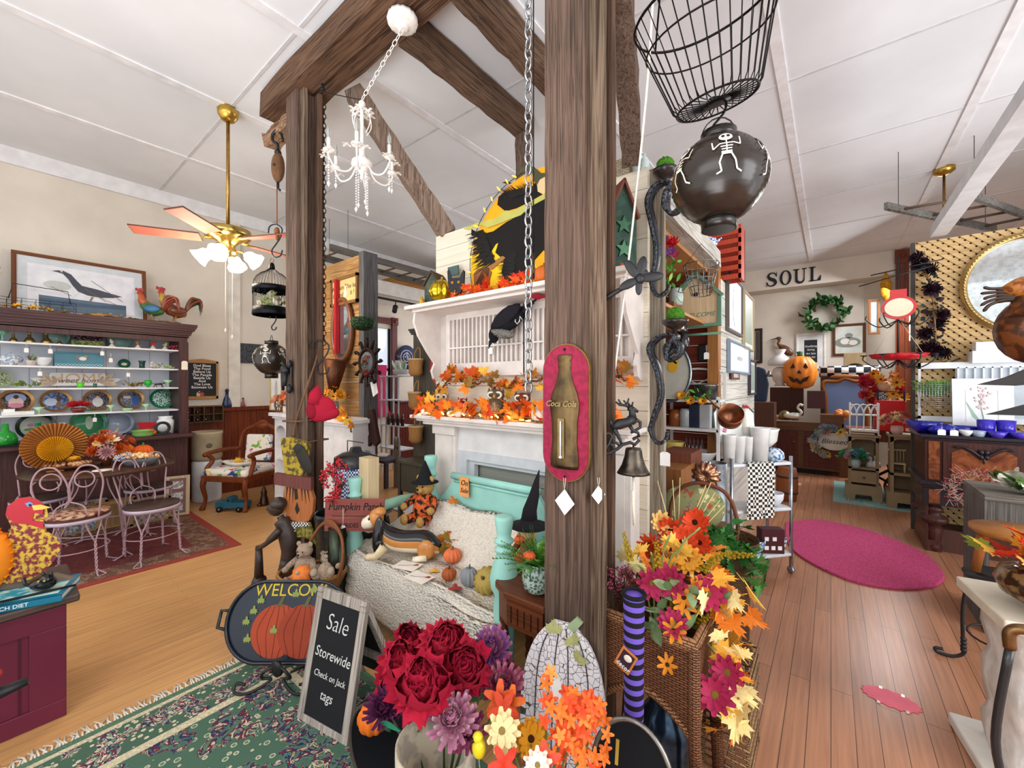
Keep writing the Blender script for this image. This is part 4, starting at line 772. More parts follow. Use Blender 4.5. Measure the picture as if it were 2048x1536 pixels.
def skeleton(m,h,f):
 """small dancing skeleton outline mapped by f(x, z) onto the lantern"""
 def dots(pts,w_):
  for(a,b),(c,d)in zip(pts,pts[1:]):
   k=3;prev=None
   for i in range(k+1):
    x,z=a+(c-a)*i/k,b+(d-b)*i/k;L_=math.hypot(c-a,d-b)or 1;nx_,nz_=-(d-b)/L_*w_,(c-a)/L_*w_;cur=(f(x+nx_,z+nz_),f(x-nx_,z-nz_))
    if prev:m.add([prev[0],prev[1],cur[1],cur[0]],[(0,1,2,3)])
    prev=cur
 m.mi=0;e=[f(.0+.16*h*cos(q),.82*h+.12*h*sin(q))for q in[k*PI/7 for k in range(14)]];m.add([f(0,.82*h)]+e,[(0,i+1,(i+1)%14+1)for i in range(14)])
 L=lambda*p:[(x*h,z*h)for x,z in p]
 dots(L((0,.7),(0,.4)),.012*h);dots(L((-.14,.62),(.14,.62)),.014*h);dots(L((-.12,.54),(.12,.54)),.014*h);dots(L((-.1,.47),(.1,.47)),.014*h);dots(L((-.1,.38),(.1,.38)),.04*h)
 dots(L((-.14,.62),(-.26,.5),(-.3,.7)),.014*h);dots(L((.14,.62),(.27,.56),(.3,.78)),.014*h);dots(L((-.08,.36),(-.14,.18),(-.1,.0),(-.2,-.04)),.016*h);dots(L((.08,.36),(.16,.2),(.2,.02),(.3,-.04)),.016*h)
 m.mi=1
 for sx in(-.06,.06):e=[f(sx*h+.042*h*cos(q),.84*h+.042*h*sin(q),.0015)for q in[k*PI/5 for k in range(10)]];m.add([f(sx*h,.84*h,.0015)]+e,[(0,i+1,(i+1)%10+1)for i in range(10)])
def lantern(label,c,r,h,rz,n_sk,sheen):
 t=thing('paper_lantern',label,'lantern',c,rz,'black skeleton lanterns');prof=[];k=34
 def rad(z):q=z/h;return r*(.34+.66*sin(max(0.0,min(1.0,q))*PI)**.62)
 for i in range(k+1):z=h*i/k;prof.append((rad(z)*(1-.03*(i%2)),z))
 m=MB();m.lathe(prof,(0,0,0),36,.015,8);obj('paper_shade',m,mt('2a211b','shiny',sheen),t)
 m=MB();m.lathe([(r*.33,-.035),(r*.36,-.035),(r*.36,.008),(r*.33,.008)],n=24);m.lathe([(.001,-.03),(r*.34,-.03),(r*.34,-.026),(.001,-.026)]);obj('bottom_ring',m,mt('17120f','shiny'),t)
 m=MB();m.lathe([(r*.34,h-.005),(r*.37,h-.005),(r*.37,h+.028),(r*.34,h+.028)],n=24);m.tube([(r*.34*cos(q),0,h+.02+r*.4*sin(q))for q in[PI*i/8 for i in range(9)]],.0025,5);obj('top_ring',m,mt('17120f','shiny'),t)
 for i in range(n_sk):
  az=2*PI*i/n_sk;m=MB();z0=h*.36
  def f(x,z,up=0):zz=z0+z;q=rad(zz)*1.012+up;a=az-PI/2+x/(r*.95);return V((q*cos(a),q*sin(a),zz))
  skeleton(m,h*.52,f);obj('skeleton_print',m,[SKW,BLACK],t)
 return t
lantern('smaller black skeleton paper lantern below the birdcage',D3(543,748),.135,.245,-.2,6,.25)
# big wire basket, hook and lantern in the upper right
WB=P(1437,120,d=1.45);WI=mt('221f1f','metal',.45)
t=thing('wire_basket','large tilted black wire egg basket hanging from the ceiling','basket',P(1433,205,d=1.42),0,rot=(.28,.06,-.5))
r0,r1,hh=.13,.225,.3;m=MB();N=34
for i in range(N):
 a=2*PI*i/N;c_,s_=cos(a),sin(a);m.tube([(c_*.03,s_*.03,0),(c_*r0*.96,s_*r0*.96,0),(c_*(r0+.012),s_*(r0+.012),.02),(c_*r1,s_*r1,hh)],.0021,4)
obj('wire_ribs',m,WI,t)
for z,r_,th in((0,r0,.0035),(.21,r0+.012+(r1-r0)*.62,.003),(hh,r1,.0045)):
 m=MB();m.tube([(r_*cos(q),r_*sin(q),z)for q in[2*PI*k/40 for k in range(40)]],th,6,True);obj('hoop',m,WI,t)
m=MB();m.lathe([(.012,-.003),(.045,-.003),(.045,.003),(.012,.003)],n=24);obj('base_disc',m,WI,t)
m=MB();m.tube([(-r1,0,hh),(-r1*.5,0,hh+.28),(0,0,hh+.3),(r1*.5,0,hh+.28),(r1,0,hh)],.0035,6);obj('bail_handle',m,WI,t)
m=MB();a=P(1437,120,d=1.42);m.tube([(0,0,0),(0,0,CZ-3.02)],.004,6);one('hanging_wire','wire from the ceiling to the big black wire basket','wire',m,WI,(P(1433,205,d=1.42)+V((-.02,-.02,.55))))
s_hook('bent iron hook below the big wire basket',P(1437,232,d=1.42),.125,.0042,WI,.6)
lantern('large black skeleton paper lantern hanging below the wire basket',P(1437,440,d=1.42),.155,.275,.35,6,.22)
# left ceiling fan with glowing tulip lamps
FC=P(455,225,z=CZ-.04);fz=FC.z;d_=815/(768-225)*(FC.z-HC);FB=P(456,480,d=d_)
t=thing('ceiling_fan','brass ceiling fan with coral backed blades and four lit tulip lamps','ceiling fan',FB,.35)
m=MB();m.lathe([(.025,0),(.05,.01),(.075,.05),(.08,.09),(.06,.12),(.001,.12)],n=28);obj('canopy',m,BRASS,t,(0,0,FC.z-FB.z-.08))
m=MB();m.cyl((0,0,.08),(0,0,FC.z-FB.z-.05),.014);obj('downrod',m,mt('b98f4a','metal'),t)
m=MB();m.lathe([(.02,.11),(.1,.1),(.17,.085),(.18,.05),(.17,.02),(.12,.0),(.08,-.02),(.05,-.06),(.07,-.1),(.06,-.14),(.01,-.15)],n=36,rib=.03,ribs=30);obj('motor_housing',m,mt('c9ad5e','metal',.25),t)
for k in range(5):
 a=2*PI*k/5+.1;m=MB();m.box((.42,0,0),(.46,.13,.008),(.2,0,0));m.mi=1;m.box((.42,0,-.006),(.45,.125,.003),(.2,0,0));b=obj('blade',m,[mt('5b3b30'),mt('c4705e','paint',.5)],t,rz=a)
 m=MB();m.box((.2,0,0),(.12,.03,.008));m.ball((.14,0,0),(.04,.03,.008));obj('blade_iron',m,BRASS,b)
for k in range(4):
 a=2*PI*k/4+.6;c_,s_=cos(a),sin(a);m=MB();m.tube(spl([(0,0,-.1),(c_*.08,s_*.08,-.09),(c_*.13,s_*.13,-.11)],4),.008,8);ar=obj('lamp_arm',m,BRASS,t)
 m=MB();m.lathe([(.02,0),(.05,.03),(.055,.07),(.08,.115),(.072,.11),(.04,.03)],n=18,rib=.1,ribs=6);l=obj('tulip_shade',m,mt('fff1dc','emit',sc=12),ar,(c_*.13,s_*.13,-.11),rot=(0,2.2,a))
 pl=bpy.data.lights.new('fan_lamp','POINT');pl.energy=5;pl.color=(1,.85,.66);pl.shadow_soft_size=.06;po=bpy.data.objects.new('fan_lamp',pl);COL.objects.link(po);po.parent=t;po.location=(c_*.27,s_*.27,-.26)
for x,L_ in((-.03,.62),(.05,.68)):m=MB();m.tube([(x,0,-.14),(x,0,-.14-L_)],.0018,4);m.lathe([(.002,0),(.008,-.02),(.002,-.035)],(x,0,-.14-L_),8);obj('pull_chain',m,mt('efe8d8'),t)
# second fan canopy and rod on the right
p=P(1888,342,z=CZ-.03);t=thing('fan_rod','brass ceiling canopy and rod rising behind the hanging ladder on the right','ceiling rod',p);m=MB();m.lathe([(.02,-.05),(.05,-.04),(.09,-.01),(.09,.03),(.001,.03)],n=28);obj('canopy',m,BRASS,t);m=MB();m.cyl((0,0,-.6),(0,0,-.04),.012);obj('downrod',m,mt('8a6b3a','metal'),t)
# hanging ladders
def ladder(label,a0,a1,b0,b1,n,c,wd=.035,hgt=.07):
 o=(V(a0)+V(a1)+V(b0)+V(b1))/4;t=thing('wooden_ladder',label,'ladder',o,0,'hanging ladders');f=lambda p:V(p)-o
 for p0,p1 in((a0,a1),(b0,b1)):m=MB();m.beam(f(p0),f(p1),wd,hgt,.002,8);obj('rail',m,mt(c,'oldwood',h2='55514c',ax='y'),t)
 for a,b in((a0,a1),(a1,a0),(b0,b1),(b1,b0)):e=f(V(a).lerp(V(b),.1));m=MB();m.cyl(e,e+V((0,0,CZ-a[2])),.003,n=5);obj('hanging_wire',m,IRON,t)
 for i in range(n):k=(i+.5)/n;m=MB();m.cyl(f(V(a0).lerp(V(a1),k)),f(V(b0).lerp(V(b1),k)),.014,n=8);obj('rung',m,mt('6a5648','wood'),t)
 return t
zl=3.3;ladder('weathered ladder hung flat from the ceiling above the lattice on the right',P(1772,412,z=zl),P(1990,458,z=zl),P(1932,386,z=zl),P(2075,440,z=zl),4,'8b8985')
ladder('long grey ladder hung flat from the ceiling behind the board wall',(-5.2,2.75,3.3),(-5.2,5.3,3.3),(-5.7,2.75,3.3),(-5.7,5.3,3.3),8,'77736e',.03,.09)
m=MB();m.bb(-.06,.06,-2.2,2.25,-.05,.05);struct('trim_white_beam',m,mt('d9dadc'),loc=(.86,3.68,3.05))
# track lights
m=MB();m.bb(-.02,.02,-1.2,1.2,-.015,.015);t=thing('track_light_rail','black track rail with two spot heads below the far left bulkhead','track light',(-5.85,4.6,2.92));obj('rail',m,BLACK,t)
for y in(-.35,.45):m=MB();m.tube([(0,y,0),(0,y,-.08)],.01,6);m.cyl((.0,y,-.1),(.05,y-.06,-.2),.045,.04);obj('spot_head',m,mt('2a2a2e'),t)
# post fittings: dragonfly bell holder, reindeer bell, rope, thermometer
PX1,PY0=-.704,1.37
p=P(1135,825,Y=PY0);t=thing('bottle_thermometer','crimson oval metal thermometer sign with an embossed bronze soda bottle','thermometer',(p.x,PY0-.004,p.z),0)
H=P(1135,688,Y=PY0).z-P(1135,962,Y=PY0).z;W_=P(1183,825,Y=PY0).x-P(1090,825,Y=PY0).x;hw=W_/2;hs=H/2-hw
out=[(hw*cos(q),hs+hw*sin(q))for q in[PI*i/16 for i in range(17)]]+[(hw*cos(q),-hs+hw*sin(q))for q in[PI+PI*i/16 for i in range(17)]]
m=MB();m.prism(out,-.012,.014);obj('rim',m,mt('8f7440','metal',.45),t);m=MB();m.prism([(x*.955,z*.985)for x,z in out],-.0165,.006);obj('crimson_plate',m,mt('9a1a40','speck',.3,h2='861636',sc=1.2),t)
bp_=[(.052,-.205),(.055,-.19),(.053,-.15),(.048,-.1),(.05,-.03),(.056,.02),(.057,.05),(.05,.085),(.036,.12),(.027,.155),(.0235,.185),(.025,.188),(.026,.2),(.024,.212),(.027,.215),(.027,.232),(.024,.236)];k_=H/.54
m=MB();m.lathe([(.001,-.207*k_)]+[(r_*k_*hw/.102*1.16,(z-.01)*k_)for r_,z in bp_]+[(.001,.227*k_)],(0,0,0),40,.04,12,sc=(1,.42));bo=obj('bottle',m,mt('75603f','metal',.45,h2='45392a',sc=.4),t,(0,-.016,0))
tx=text('bottle_lettering','Coca Cola',.031,mt('a08a5c','metal'),bo,(0,-.0265*1.12,.035),shear=.35,ext=.003,off=.0008)
m=MB();m.bb(-.014,.014,-.004,.0,-.17,-.02);m.mi=1;m.cyl((0,-.007,-.165),(0,-.007,-.03),.0028,n=8);m.ball((0,-.007,-.165),.006,8);m.mi=2
for i in range(14):m.bb(-.011,-.005,-.0048,-.003,-.155+i*.009,-.1542+i*.009);m.bb(.005,.011,-.0048,-.003,-.155+i*.009,-.1542+i*.009)
obj('thermometer_tube',m,[mt('9a8458','metal',.4),mt('dfe2e4','gloss'),BLACK],bo,(0,-.02*1.3,0))
for z in(H/2-.022,-H/2+.02):m=MB();m.cyl((0,-.0185,z),(0,-.014,z),.0055,n=12);obj('nail_hole',m,mt('20120f'),t)
price_tag('large diamond shaped paper tag below the bottle thermometer',(p.x,PY0-.022,p.z-H/2+.018),0,.043,.1,.045,'price tags',True)
price_tag('diamond paper tag tied to the white rope',P(1197,955,X=PX1+.02),.9,.028,.07,.03,'price tags',True)
# dragonfly bracket
p=P(1199,570,X=PX1+.003);t=thing('dragonfly_hook','black iron dragonfly bracket screwed to the centre post','wall hook',p,0)
m=MB();m.box((0,0,0),(.008,.02,.16));obj('back_plate',m,IRON,t)
m=MB();m.tube([(0,.01,-.06),(.06,.045,-.02),(.11,.075,.01)],[.011,.009,.008],8);m.ball((.125,.085,.02),(.02,.02,.022));m.ball((.14,.1,.045),.013);obj('body',m,IRON,t)
for a,b in((2.2,.085),(1.35,.085),(.15,.09),(-1.6,.06),(3.6,.08)):
 m=MB();m.ball((0,0,b*.55),(b*.22,.006,b*.5),12);obj('wing',m,IRON,t,(.125,.08,.02),rot=(0,PI/2-a,.65))
# reindeer bell bracket
p=P(1196,868,X=PX1+.003);t=thing('reindeer_bell','black iron reindeer bracket with a hanging bronze bell on the centre post','bell',(p.x,p.y,p.z),0,rot=(0,0,math.radians(42)))
def rp(u,v):q=V((P(u,v,d=1.66)-P(1196,868,d=1.66)));return(q.x*.7875+q.y*.6163,q.z)
m=MB();m.box((0,0,-.005),(.012,.018,.24));obj('back_plate',m,IRON,t)
m=MB()
def rt(pts,rs,n=8):m.tube([(a,-.006,b)for a,b in[rp(*q)for q in pts]],rs,n)
rt([(1222,856),(1234,850),(1252,846),(1262,838)],[.009,.021,.018,.018]);rt([(1262,840),(1260,826),(1258,818)],[.016,.012,.011]);rt([(1254,818),(1264,823),(1272,826)],[.012,.01,.005]);rt([(1257,818),(1246,814),(1236,813),(1229,808)],[.006,.005,.005,.003]);rt([(1240,813),(1234,803)],[.004,.003]);rt([(1256,816),(1252,808),(1254,801)],[.005,.004,.003]);rt([(1250,812),(1244,805)],[.004,.003]);rt([(1260,816),(1262,808)],[.004,.003])
rt([(1224,854),(1219,846),(1218,840)],[.007,.006,.003]);obj('reindeer',m,IRON,t);m=MB()
rt([(1226,858),(1232,868),(1238,880),(1240,888)],[.01,.008,.006,.005]);rt([(1260,848),(1270,842),(1276,846),(1276,856),(1266,862),(1258,866)],[.009,.008,.007,.006,.006,.005]);rt([(1256,852),(1262,862),(1272,866),(1274,874)],[.008,.007,.006,.005]);obj('legs',m,IRON,t);m=MB()
rt([(1197,876),(1204,868),(1216,866),(1222,872),(1216,886),(1204,902),(1197,906)],.0065);rt([(1200,904),(1216,904),(1232,896),(1242,888),(1256,884),(1266,888),(1274,880),(1270,874),(1262,878)],.0065);rt([(1216,884),(1224,890),(1222,898)],.005);rt([(1222,880),(1232,886),(1238,892)],.005);obj('scroll_arm',m,IRON,t)
bx,bz=rp(1263,893);m=MB();m.lathe([(.058,-.098),(.062,-.1),(.056,-.09),(.044,-.068),(.034,-.035),(.031,-.012),(.028,-.003),(.004,0),(.003,.012)],(0,0,0),30);b=obj('bell',m,mt('5f564b','metal',.35,h2='3c3630'),t,(bx,-.006,bz));m=MB();m.ball((0,0,-.105),.011,10);m.tube([(0,0,-.03),(0,0,-.1)],.003,5);obj('clapper',m,IRON,b)
m=MB();m.tube([(0,0,-.11),(.002,0,-.16),(-.002,0,-.17),(.0,0,-.24),(.004,0,-.3)],[.005,.004,.008,.005,.006],7);obj('bell_rope',m,mt('e5dccb','cloth'),b)
# white rope from the ceiling looped on the bracket
m=MB();pts=[P(1306,0,d=1.45),P(1292,200,d=1.5),P(1262,480,d=1.58),P(1232,720,d=1.62),P(1212,880,d=1.64),P(1208,905,d=1.64)];c=pts[3];m.tube([q-c for q in spl(pts,4)],.0042,7);m.tube(spl([q-c for q in(P(1215,862,d=1.63),P(1226,885,d=1.62),P(1236,898,d=1.62),P(1222,893,d=1.62))],4),.005,7);m.tube(spl([q-c for q in(P(1210,905,d=1.63),P(1212,930,d=1.63),P(1204,960,d=1.63),P(1206,1010,d=1.63),P(1213,970,d=1.62),P(1218,935,d=1.62))],4),.006,7);m.ball(P(1212,932,d=1.63)-c,.014,9)
one('white_rope','thin white rope running from the ceiling and looped over the reindeer bracket','rope',m,mt('e9e2d6','cloth'),c)
# rope, deer hook and red bird on the left post
m=MB();pp=spl([P(645,660,X=-3.02),P(632,720,X=-3.02),P(612,780,Y=1.355),P(590,850,Y=1.355),P(586,900,Y=1.35)],5);c=pp[8];m.tube([q-c for q in pp],.007,7)
for z in(1.22,1.06):
 o=V((-3.14,1.47,z))-c;m.tube([o+V(q)for q in((-.115,-.115,0),(.115,-.115,.01),(.115,.115,.02),(-.115,.115,.0))],.007,7,True)
m.ball(P(584,880,Y=1.34)-c,(.02,.015,.03),9,nz=.2);m.tube([P(584,890,Y=1.34)-c,P(574,925,Y=1.34)-c],[.008,.004],6);one('brown_rope','brown rope wound twice round the left post','rope',m,mt('7a5a42','cloth'),c)
p=P(580,745,Y=1.36);t=thing('deer_coat_hook','black iron deer shaped coat hook on the front of the left post','wall hook',p,-.5)
m=MB();m.box((.03,.01,-.03),(.03,.01,.22));m.ball((.03,0,.06),(.03,.02,.035));m.ball((.03,0,-.12),(.03,.02,.035));obj('back_plate',m,IRON,t)
m=MB();m.tube([(.03,-.02,.02),(-.03,-.04,.01),(-.08,-.05,.01)],[.032,.026,.022],10);m.tube([(-.07,-.05,.01),(-.12,-.055,.03),(-.16,-.06,-.01),(-.175,-.06,-.03)],[.02,.022,.018,.009],10);m.tube([(-.05,-.05,0),(-.03,-.05,-.08),(-.05,-.05,-.13)],[.018,.012,.01],8);m.tube([(.02,-.03,0),(.03,-.03,-.1)],[.018,.012],8);obj('deer',m,IRON,t)
m=MB();[m.tube(spl([(-.12,-.055+s_*.01,.045),(-.17+.02*s_,-.06,.08),(-.2+k*.06,-.06,.11+.02*(k%2))],3),.006,6)for s_ in(-1,1)for k in range(4)];obj('antlers',m,IRON,t)
p=P(645,812,X=-3.0);t=thing('red_bird_pillow','red felt cardinal shaped pillow hanging on the left post','pillow',p+V((0,-.02,0)),math.radians(52));FR=mt('b8203a','cloth')
m=MB();m.ball((0,0,-.02),(.115,.045,.1),18);m.ball((.02,0,-.05),(.12,.04,.06),14);m.tube([(-.04,0,.02),(-.03,0,.09),(-.01,0,.16)],[.06,.05,.008],12);obj('body',m,FR,t);m=MB();m.ball((-.06,-.035,-.03),(.05,.018,.06),12);obj('wing',m,mt('9c1b33','cloth'),t)
# ---------------------------------------------------------------- hutch on the left wall and its crockery
HX=-6.1;PL=mt('5a3a38','wood',.4,h2='3b2426',ax='y');PLZ=mt('573836','wood',.4,h2='38211f');HB=mt('dfe3ec','paint',.5,sc=.4);y0,y1=-.9,1.45
t=thing('hutch','long plum brown hutch with open white shelves against the left wall','hutch',(WX,.3,0));ox,oy=WX,.3
def hb(m,x0,x1,a,b,z0,z1):return m.bb(x0-ox,x1-ox,a-oy,b-oy,z0,z1)
m=MB();hb(m,WX+.01,HX+.02,y0,y1,.1,.88);hb(m,WX+.01,HX,y0,y1,0,.1);obj('base_cabinet',m,PLZ,t)
m=MB();hb(m,WX+.01,HX+.16,y0,y1+.04,.885,.92);hb(m,WX+.01,HX+.13,y0,y1+.02,.87,.885);obj('worktop',m,PL,t)
m=MB();hb(m,WX+.01,WX+.03,y0,y1,.92,2.06);obj('back_board',m,HB,t)
m=MB();[m.bb(WX+.03-ox,WX+.0315-ox,y0+.19*i-oy,y0+.19*i+.005-oy,.92,2.06)for i in range(1,13)];obj('board_groove',m,mt('9aa0ac'),t)
m=MB();hb(m,WX+.01,HX,y1-.07,y1,.92,2.06);obj('side_panel',m,PLZ,t)
m=MB();hb(m,HX-.01,HX+.02,y1-.08,y1+.01,.92,2.0);hb(m,HX-.01,HX+.02,y0,y1,2.0,2.06);obj('face_frame',m,PLZ,t)
m=MB()
for i,(z,e)in enumerate(((2.05,.02),(2.08,.04),(2.105,.05),(2.13,.075),(2.155,.09),(2.18,.1))):hb(m,WX+.01,HX+e,y0,y1+e*.8,z,z+.028)
obj('cornice',m,PL,t)
SHZ=[1.905,1.68,1.46,1.20]
for z in SHZ:m=MB();hb(m,WX+.03,HX-.04,y0,y1-.07,z-.016,z);obj('shelf',m,mt('f0f0f2'),t)
def hp(u,z,x=-6.27):p=P(u,700,X=x);return V((x,p.y,z+.001))
RZ=PI/2
def plate(name,label,u,z,r,mats,art=None,group='plates in the hutch',x=WX+.1,asp=1.25):
 """decorative plate leaning back, facing the room"""
 t=thing(name,label,'plate',hp(u,z,x)+V((0,0,r*.98)),0,group,rot=(-.18,0,RZ));W_=r
 m=MB();k=[(.001,0),(W_*.6,-.002),(W_*.98,.016),(W_,.018),(W_*.97,.012),(W_*.6,-.008),(.001,-.006)];m.lathe(k,n=36);o=obj('rim',m,mats[0],t,rot=(PI/2,0,0))
 m=MB();m.lathe([(.001,0),(W_*.78,0),(W_*.78,.003),(.001,.003)],n=30);obj('plate_face',m,mats[1],t,(0,-.006,0),rot=(PI/2,0,0))
 if art:
  m=MB();ml=[]
  for i,(c,x_,z_,rx,rz_)in enumerate(art):m.mi=i;m.prism(ell(x_*r,z_*r,rx*r,rz_*r,14),-.012-i*.0012,.001);ml.append(mt(c))
  obj('painted_scene',m,ml,t)
 return t
GLD=mt('b98f5a','metal',.35)
plate('collector_plate','gold rimmed plate with a figure in a pink gown, leftmost of the row',32,SHZ[3],.125,(GLD,mt('3c2c30','speck',.2,h2='7a6a60',sc=2)),[('9db0d8',0,.25,.55,.4),('e9c9c0',0,-.1,.4,.42),('d98aa0',0,-.35,.42,.2),('5a3a2a',0,.35,.14,.16)])
plate('collector_plate','gold rimmed plate with a pale blue sky and a standing figure',112,SHZ[3],.12,(GLD,mt('4a5f94','speck',.2,h2='8fa6d0',sc=1)),[('c8d4e6',-.3,-.1,.4,.35),('6a4a3a',.15,.2,.14,.3),('8c6a50',.15,-.35,.16,.3)])
plate('collector_plate','gold rimmed dark plate with a child in white, middle of the row',195,SHZ[3],.12,(GLD,mt('4c4250','speck',.2,h2='8a8f9c',sc=2)),[('e9e6e2',0,-.2,.36,.45),('5c3828',0,.4,.15,.15),('e3c0a8',0,.3,.1,.1)])
plate('collector_plate','gold rimmed plate with a woman in blue, fourth of the row',262,SHZ[3],.12,(GLD,mt('5a5148','speck',.2,h2='8a98b0',sc=2)),[('3f5fa8',.3,-.1,.26,.55),('e8ddd0',-.3,.2,.3,.12),('4a3020',.25,.45,.12,.14)])
plate('glass_plate','emerald and white swirled glass plate at the right end of the row',324,SHZ[3],.12,(mt('1f7a5a','gloss'),mt('1d7f5d','speck',.1,h2='dff2ea',sc=1.6)))
for u,r,lab in((112,.1,'large clear aqua glass plate, left one on the top shelf'),(172,.1,'clear aqua glass plate behind the grape box'),(238,.105,'clear aqua glass plate right of the grape box')):
 plate('glass_plate',lab,u,SHZ[0],r,(mt('9fd6c8','gloss',.08),mt('b8e2d6','gloss',.08)))
plate('oval_plate','dark rimmed oval plate with pink roses behind the green bottle',72,.92,.14,(mt('1f3a2f','gloss'),mt('cdd2c4','gloss')),[('d99ab0',-.25,.1,.18,.14),('7fa06a',-.3,-.2,.3,.12)])
plate('leaf_plate','large green leaf shaped plate on the worktop behind the bouquet',178,.92,.15,(mt('3f9a6a','gloss'),mt('57a878','gloss')),[('cfe6c8',0,0,.2,.5)])
plate('glass_plate','pale grey blue round platter on the worktop, right of the leaf plate',238,.92,.13,(mt('a8b6cc','gloss'),mt('b9c6da','gloss')))
plate('glass_plate','small dark green plate with a pale shell on the second shelf',248,SHZ[1],.055,(mt('1f5f4a','gloss'),mt('2a6e56','gloss')),[('e6ddc0',0,-.1,.45,.3)])
plate('speckled_plate','pale speckled green plate at the left edge of the third shelf',-2,SHZ[2],.09,(mt('9fb08a','gloss'),mt('dfe6d0','speck',.3,h2='7a8a5a',sc=2)))
# brass ladies / bells
def lady(u,z,h,lab,c='b59a62',grp='brass lady bells',x=-6.22):
 t=thing('lady_bell',lab,'figurine',hp(u,z,x),U(0,3),grp);m=MB();m.lathe([(h*.36,0),(h*.38,.004),(h*.33,h*.2),(h*.22,h*.42),(h*.1,h*.55),(h*.13,h*.68),(h*.07,h*.75)],n=18,rib=.08,ribs=9);obj('skirt',m,mt(c,'metal',.35),t)
 m=MB();m.ball((0,0,h*.84),(h*.1,h*.1,h*.12),10);m.lathe([(h*.16,h*.88),(h*.1,h*.92),(h*.05,h)],n=12);obj('head',m,mt(c,'metal',.35),t);return t
lady(27,SHZ[0],.085,'small brass lady bell, first on the top shelf');lady(59,SHZ[0],.11,'wide brass lady bell, second on the top shelf');lady(93,SHZ[0],.115,'tall brass lady bell, third on the top shelf');lady(119,SHZ[0],.06,'tiny brass lady bell by the first glass plate')
def songbird(u,z,c,lab):
 t=thing('bird_figurine',lab,'bird',hp(u,z,-6.2),U(.8,2),'little glass birds');m=MB();m.lathe([(.03,0),(.028,.01),(.012,.03),(.008,.04)],n=10);obj('base',m,mt('d9d2c6'),t)
 m=MB();m.ball((0,0,.055),(.016,.03,.018));m.ball((0,-.025,.075),.013);m.tube([(0,.02,.055),(0,.06,.05)],[.01,.003],6);m.tube([(0,-.036,.075),(0,-.046,.073)],[.004,.001],5);obj('bird',m,mt(c),t)
for u,c,lab in((276,'b07a5a','small brown bird on the top shelf'),(306,'c8402c','small red bird on the top shelf'),(330,'c9b37a','small yellow bird on the top shelf'),(224,'d8d4ca','small white bird on the top shelf')):songbird(u,SHZ[0],c,lab)
p=hp(175,SHZ[0],-6.22);t=thing('grape_box','dark green box heaped with beaded purple grapes on the top shelf','box',p,RZ);m=MB();m.bb(-.12,.12,-.05,.05,0,.05);obj('box',m,mt('3a4a2c','speck',h2='6a7a3c'),t)
for i in range(60):m=m if i else MB();m.ball((U(-.11,.11),U(-.05,.04),.05+U(0,.05)),.014,7)
obj('grapes',m,mt('4a2a3c','gloss'),t)
m=MB();[m.ball((U(-.04,.04),U(-.03,.03),.03+U(-.02,.03)),.013,7)for i in range(16)];one('berry_cluster','small cluster of crimson glass berries at the right end of the top shelf','berries',m,mt('a02c44','gloss'),hp(346,SHZ[0],-6.22))
p=hp(5,SHZ[0],-6.2);m=MB();m.lathe(cup([(.03,0),(.008,.01),(.006,.06),(.035,.08),(.045,.12),(.035,.15)]));one('green_goblet','green dotted glass goblet at the far left of the top shelf','goblet',m,mt('4f9a7a','speck',.1,h2='8fd0b0',sc=3),p)
# second shelf
t=thing('bread_box','dusty teal wooden bread box with a painted rooster and chequered edge','box',hp(158,SHZ[1],-6.28),RZ);TL=mt('4f8090')
m=MB();m.bb(-.18,.18,-.08,.08,0,.13);m.prism([(-.18,.13),(.18,.13),(.17,.155),(-.17,.155)],-.02,.1);obj('box_body',m,TL,t,bev=.004)
m=MB();m.bb(-.175,.175,-.083,-.08,.004,.03);obj('check_band',m,mt('4a7486','check',h2='9fc0c8',sc=.013),t)
m=MB();m.prism(ell(.02,.085,.028,.02),-.084,.004);m.mi=1;m.prism(ell(.045,.11,.01,.012),-.085,.004);m.prism([(-.0,.09),(-.03,.115),(-.012,.08)],-.085,.004);obj('painted_rooster',m,[mt('dfd8c8'),mt('c8794a')],t)
def vessel(name,lab,cat,u,z,prof,mat,x=-6.22,group=None,open_=True,n=20):return lathe_one(name,lab,cat,hp(u,z,x),cup(prof)if open_ else prof,mat,n,group)
vessel('soup_tureen','white lidded tureen with blue flowers on the second shelf','tureen',22,SHZ[1],[(.04,0),(.035,.01),(.075,.04),(.08,.065),(.06,.09),(.02,.105),(.015,.12),(.002,.125)],mt('e8e8e6','speck',.15,h2='8aa0b8',sc=1.5),open_=False)
t=thing('potted_succulent','small white pot with a pinkish succulent on the second shelf','potted plant',hp(62,SHZ[1],-6.18));m=MB();m.lathe(cup([(.028,0),(.034,.045),(.038,.05)]));obj('pot',m,mt('ddd2cc'),t)
for i in range(14):place(leafm(R.choice(['7a8a6a','b08a7a','5e7058'])),t,(0,0,.045),U(.05,.08),(U(-1,1),U(-1,1),.9))
vessel('white_bowl','white bowl with a floral lip, right of the succulent','bowl',85,SHZ[1],[(.03,0),(.05,.02),(.065,.06),(.07,.085)],mt('e6eaec','gloss'))
vessel('dark_vase','short dark green vase with silvery sprigs on the second shelf','vase',284,SHZ[1],[(.028,0),(.024,.03),(.028,.07),(.036,.085)],mt('173f38','gloss'))
t=thing('duck_dish','grey duck figurine on the second shelf','figurine',hp(310,SHZ[1],-6.2),1.9);m=MB();m.ball((0,0,.03),(.06,.035,.03),12);m.ball((-.02,0,.062),(.03,.02,.02));m.ball((.055,0,.06),(.02,.016,.016));m.tube([(.07,0,.058),(.09,0,.054)],[.007,.003],6);obj('body',m,mt('8f9890','speck',.4,h2='c8c8c0'),t)
t=thing('succulent_clump','lime green leafy clump at the right end of the second shelf','plant',hp(337,SHZ[1],-6.2))
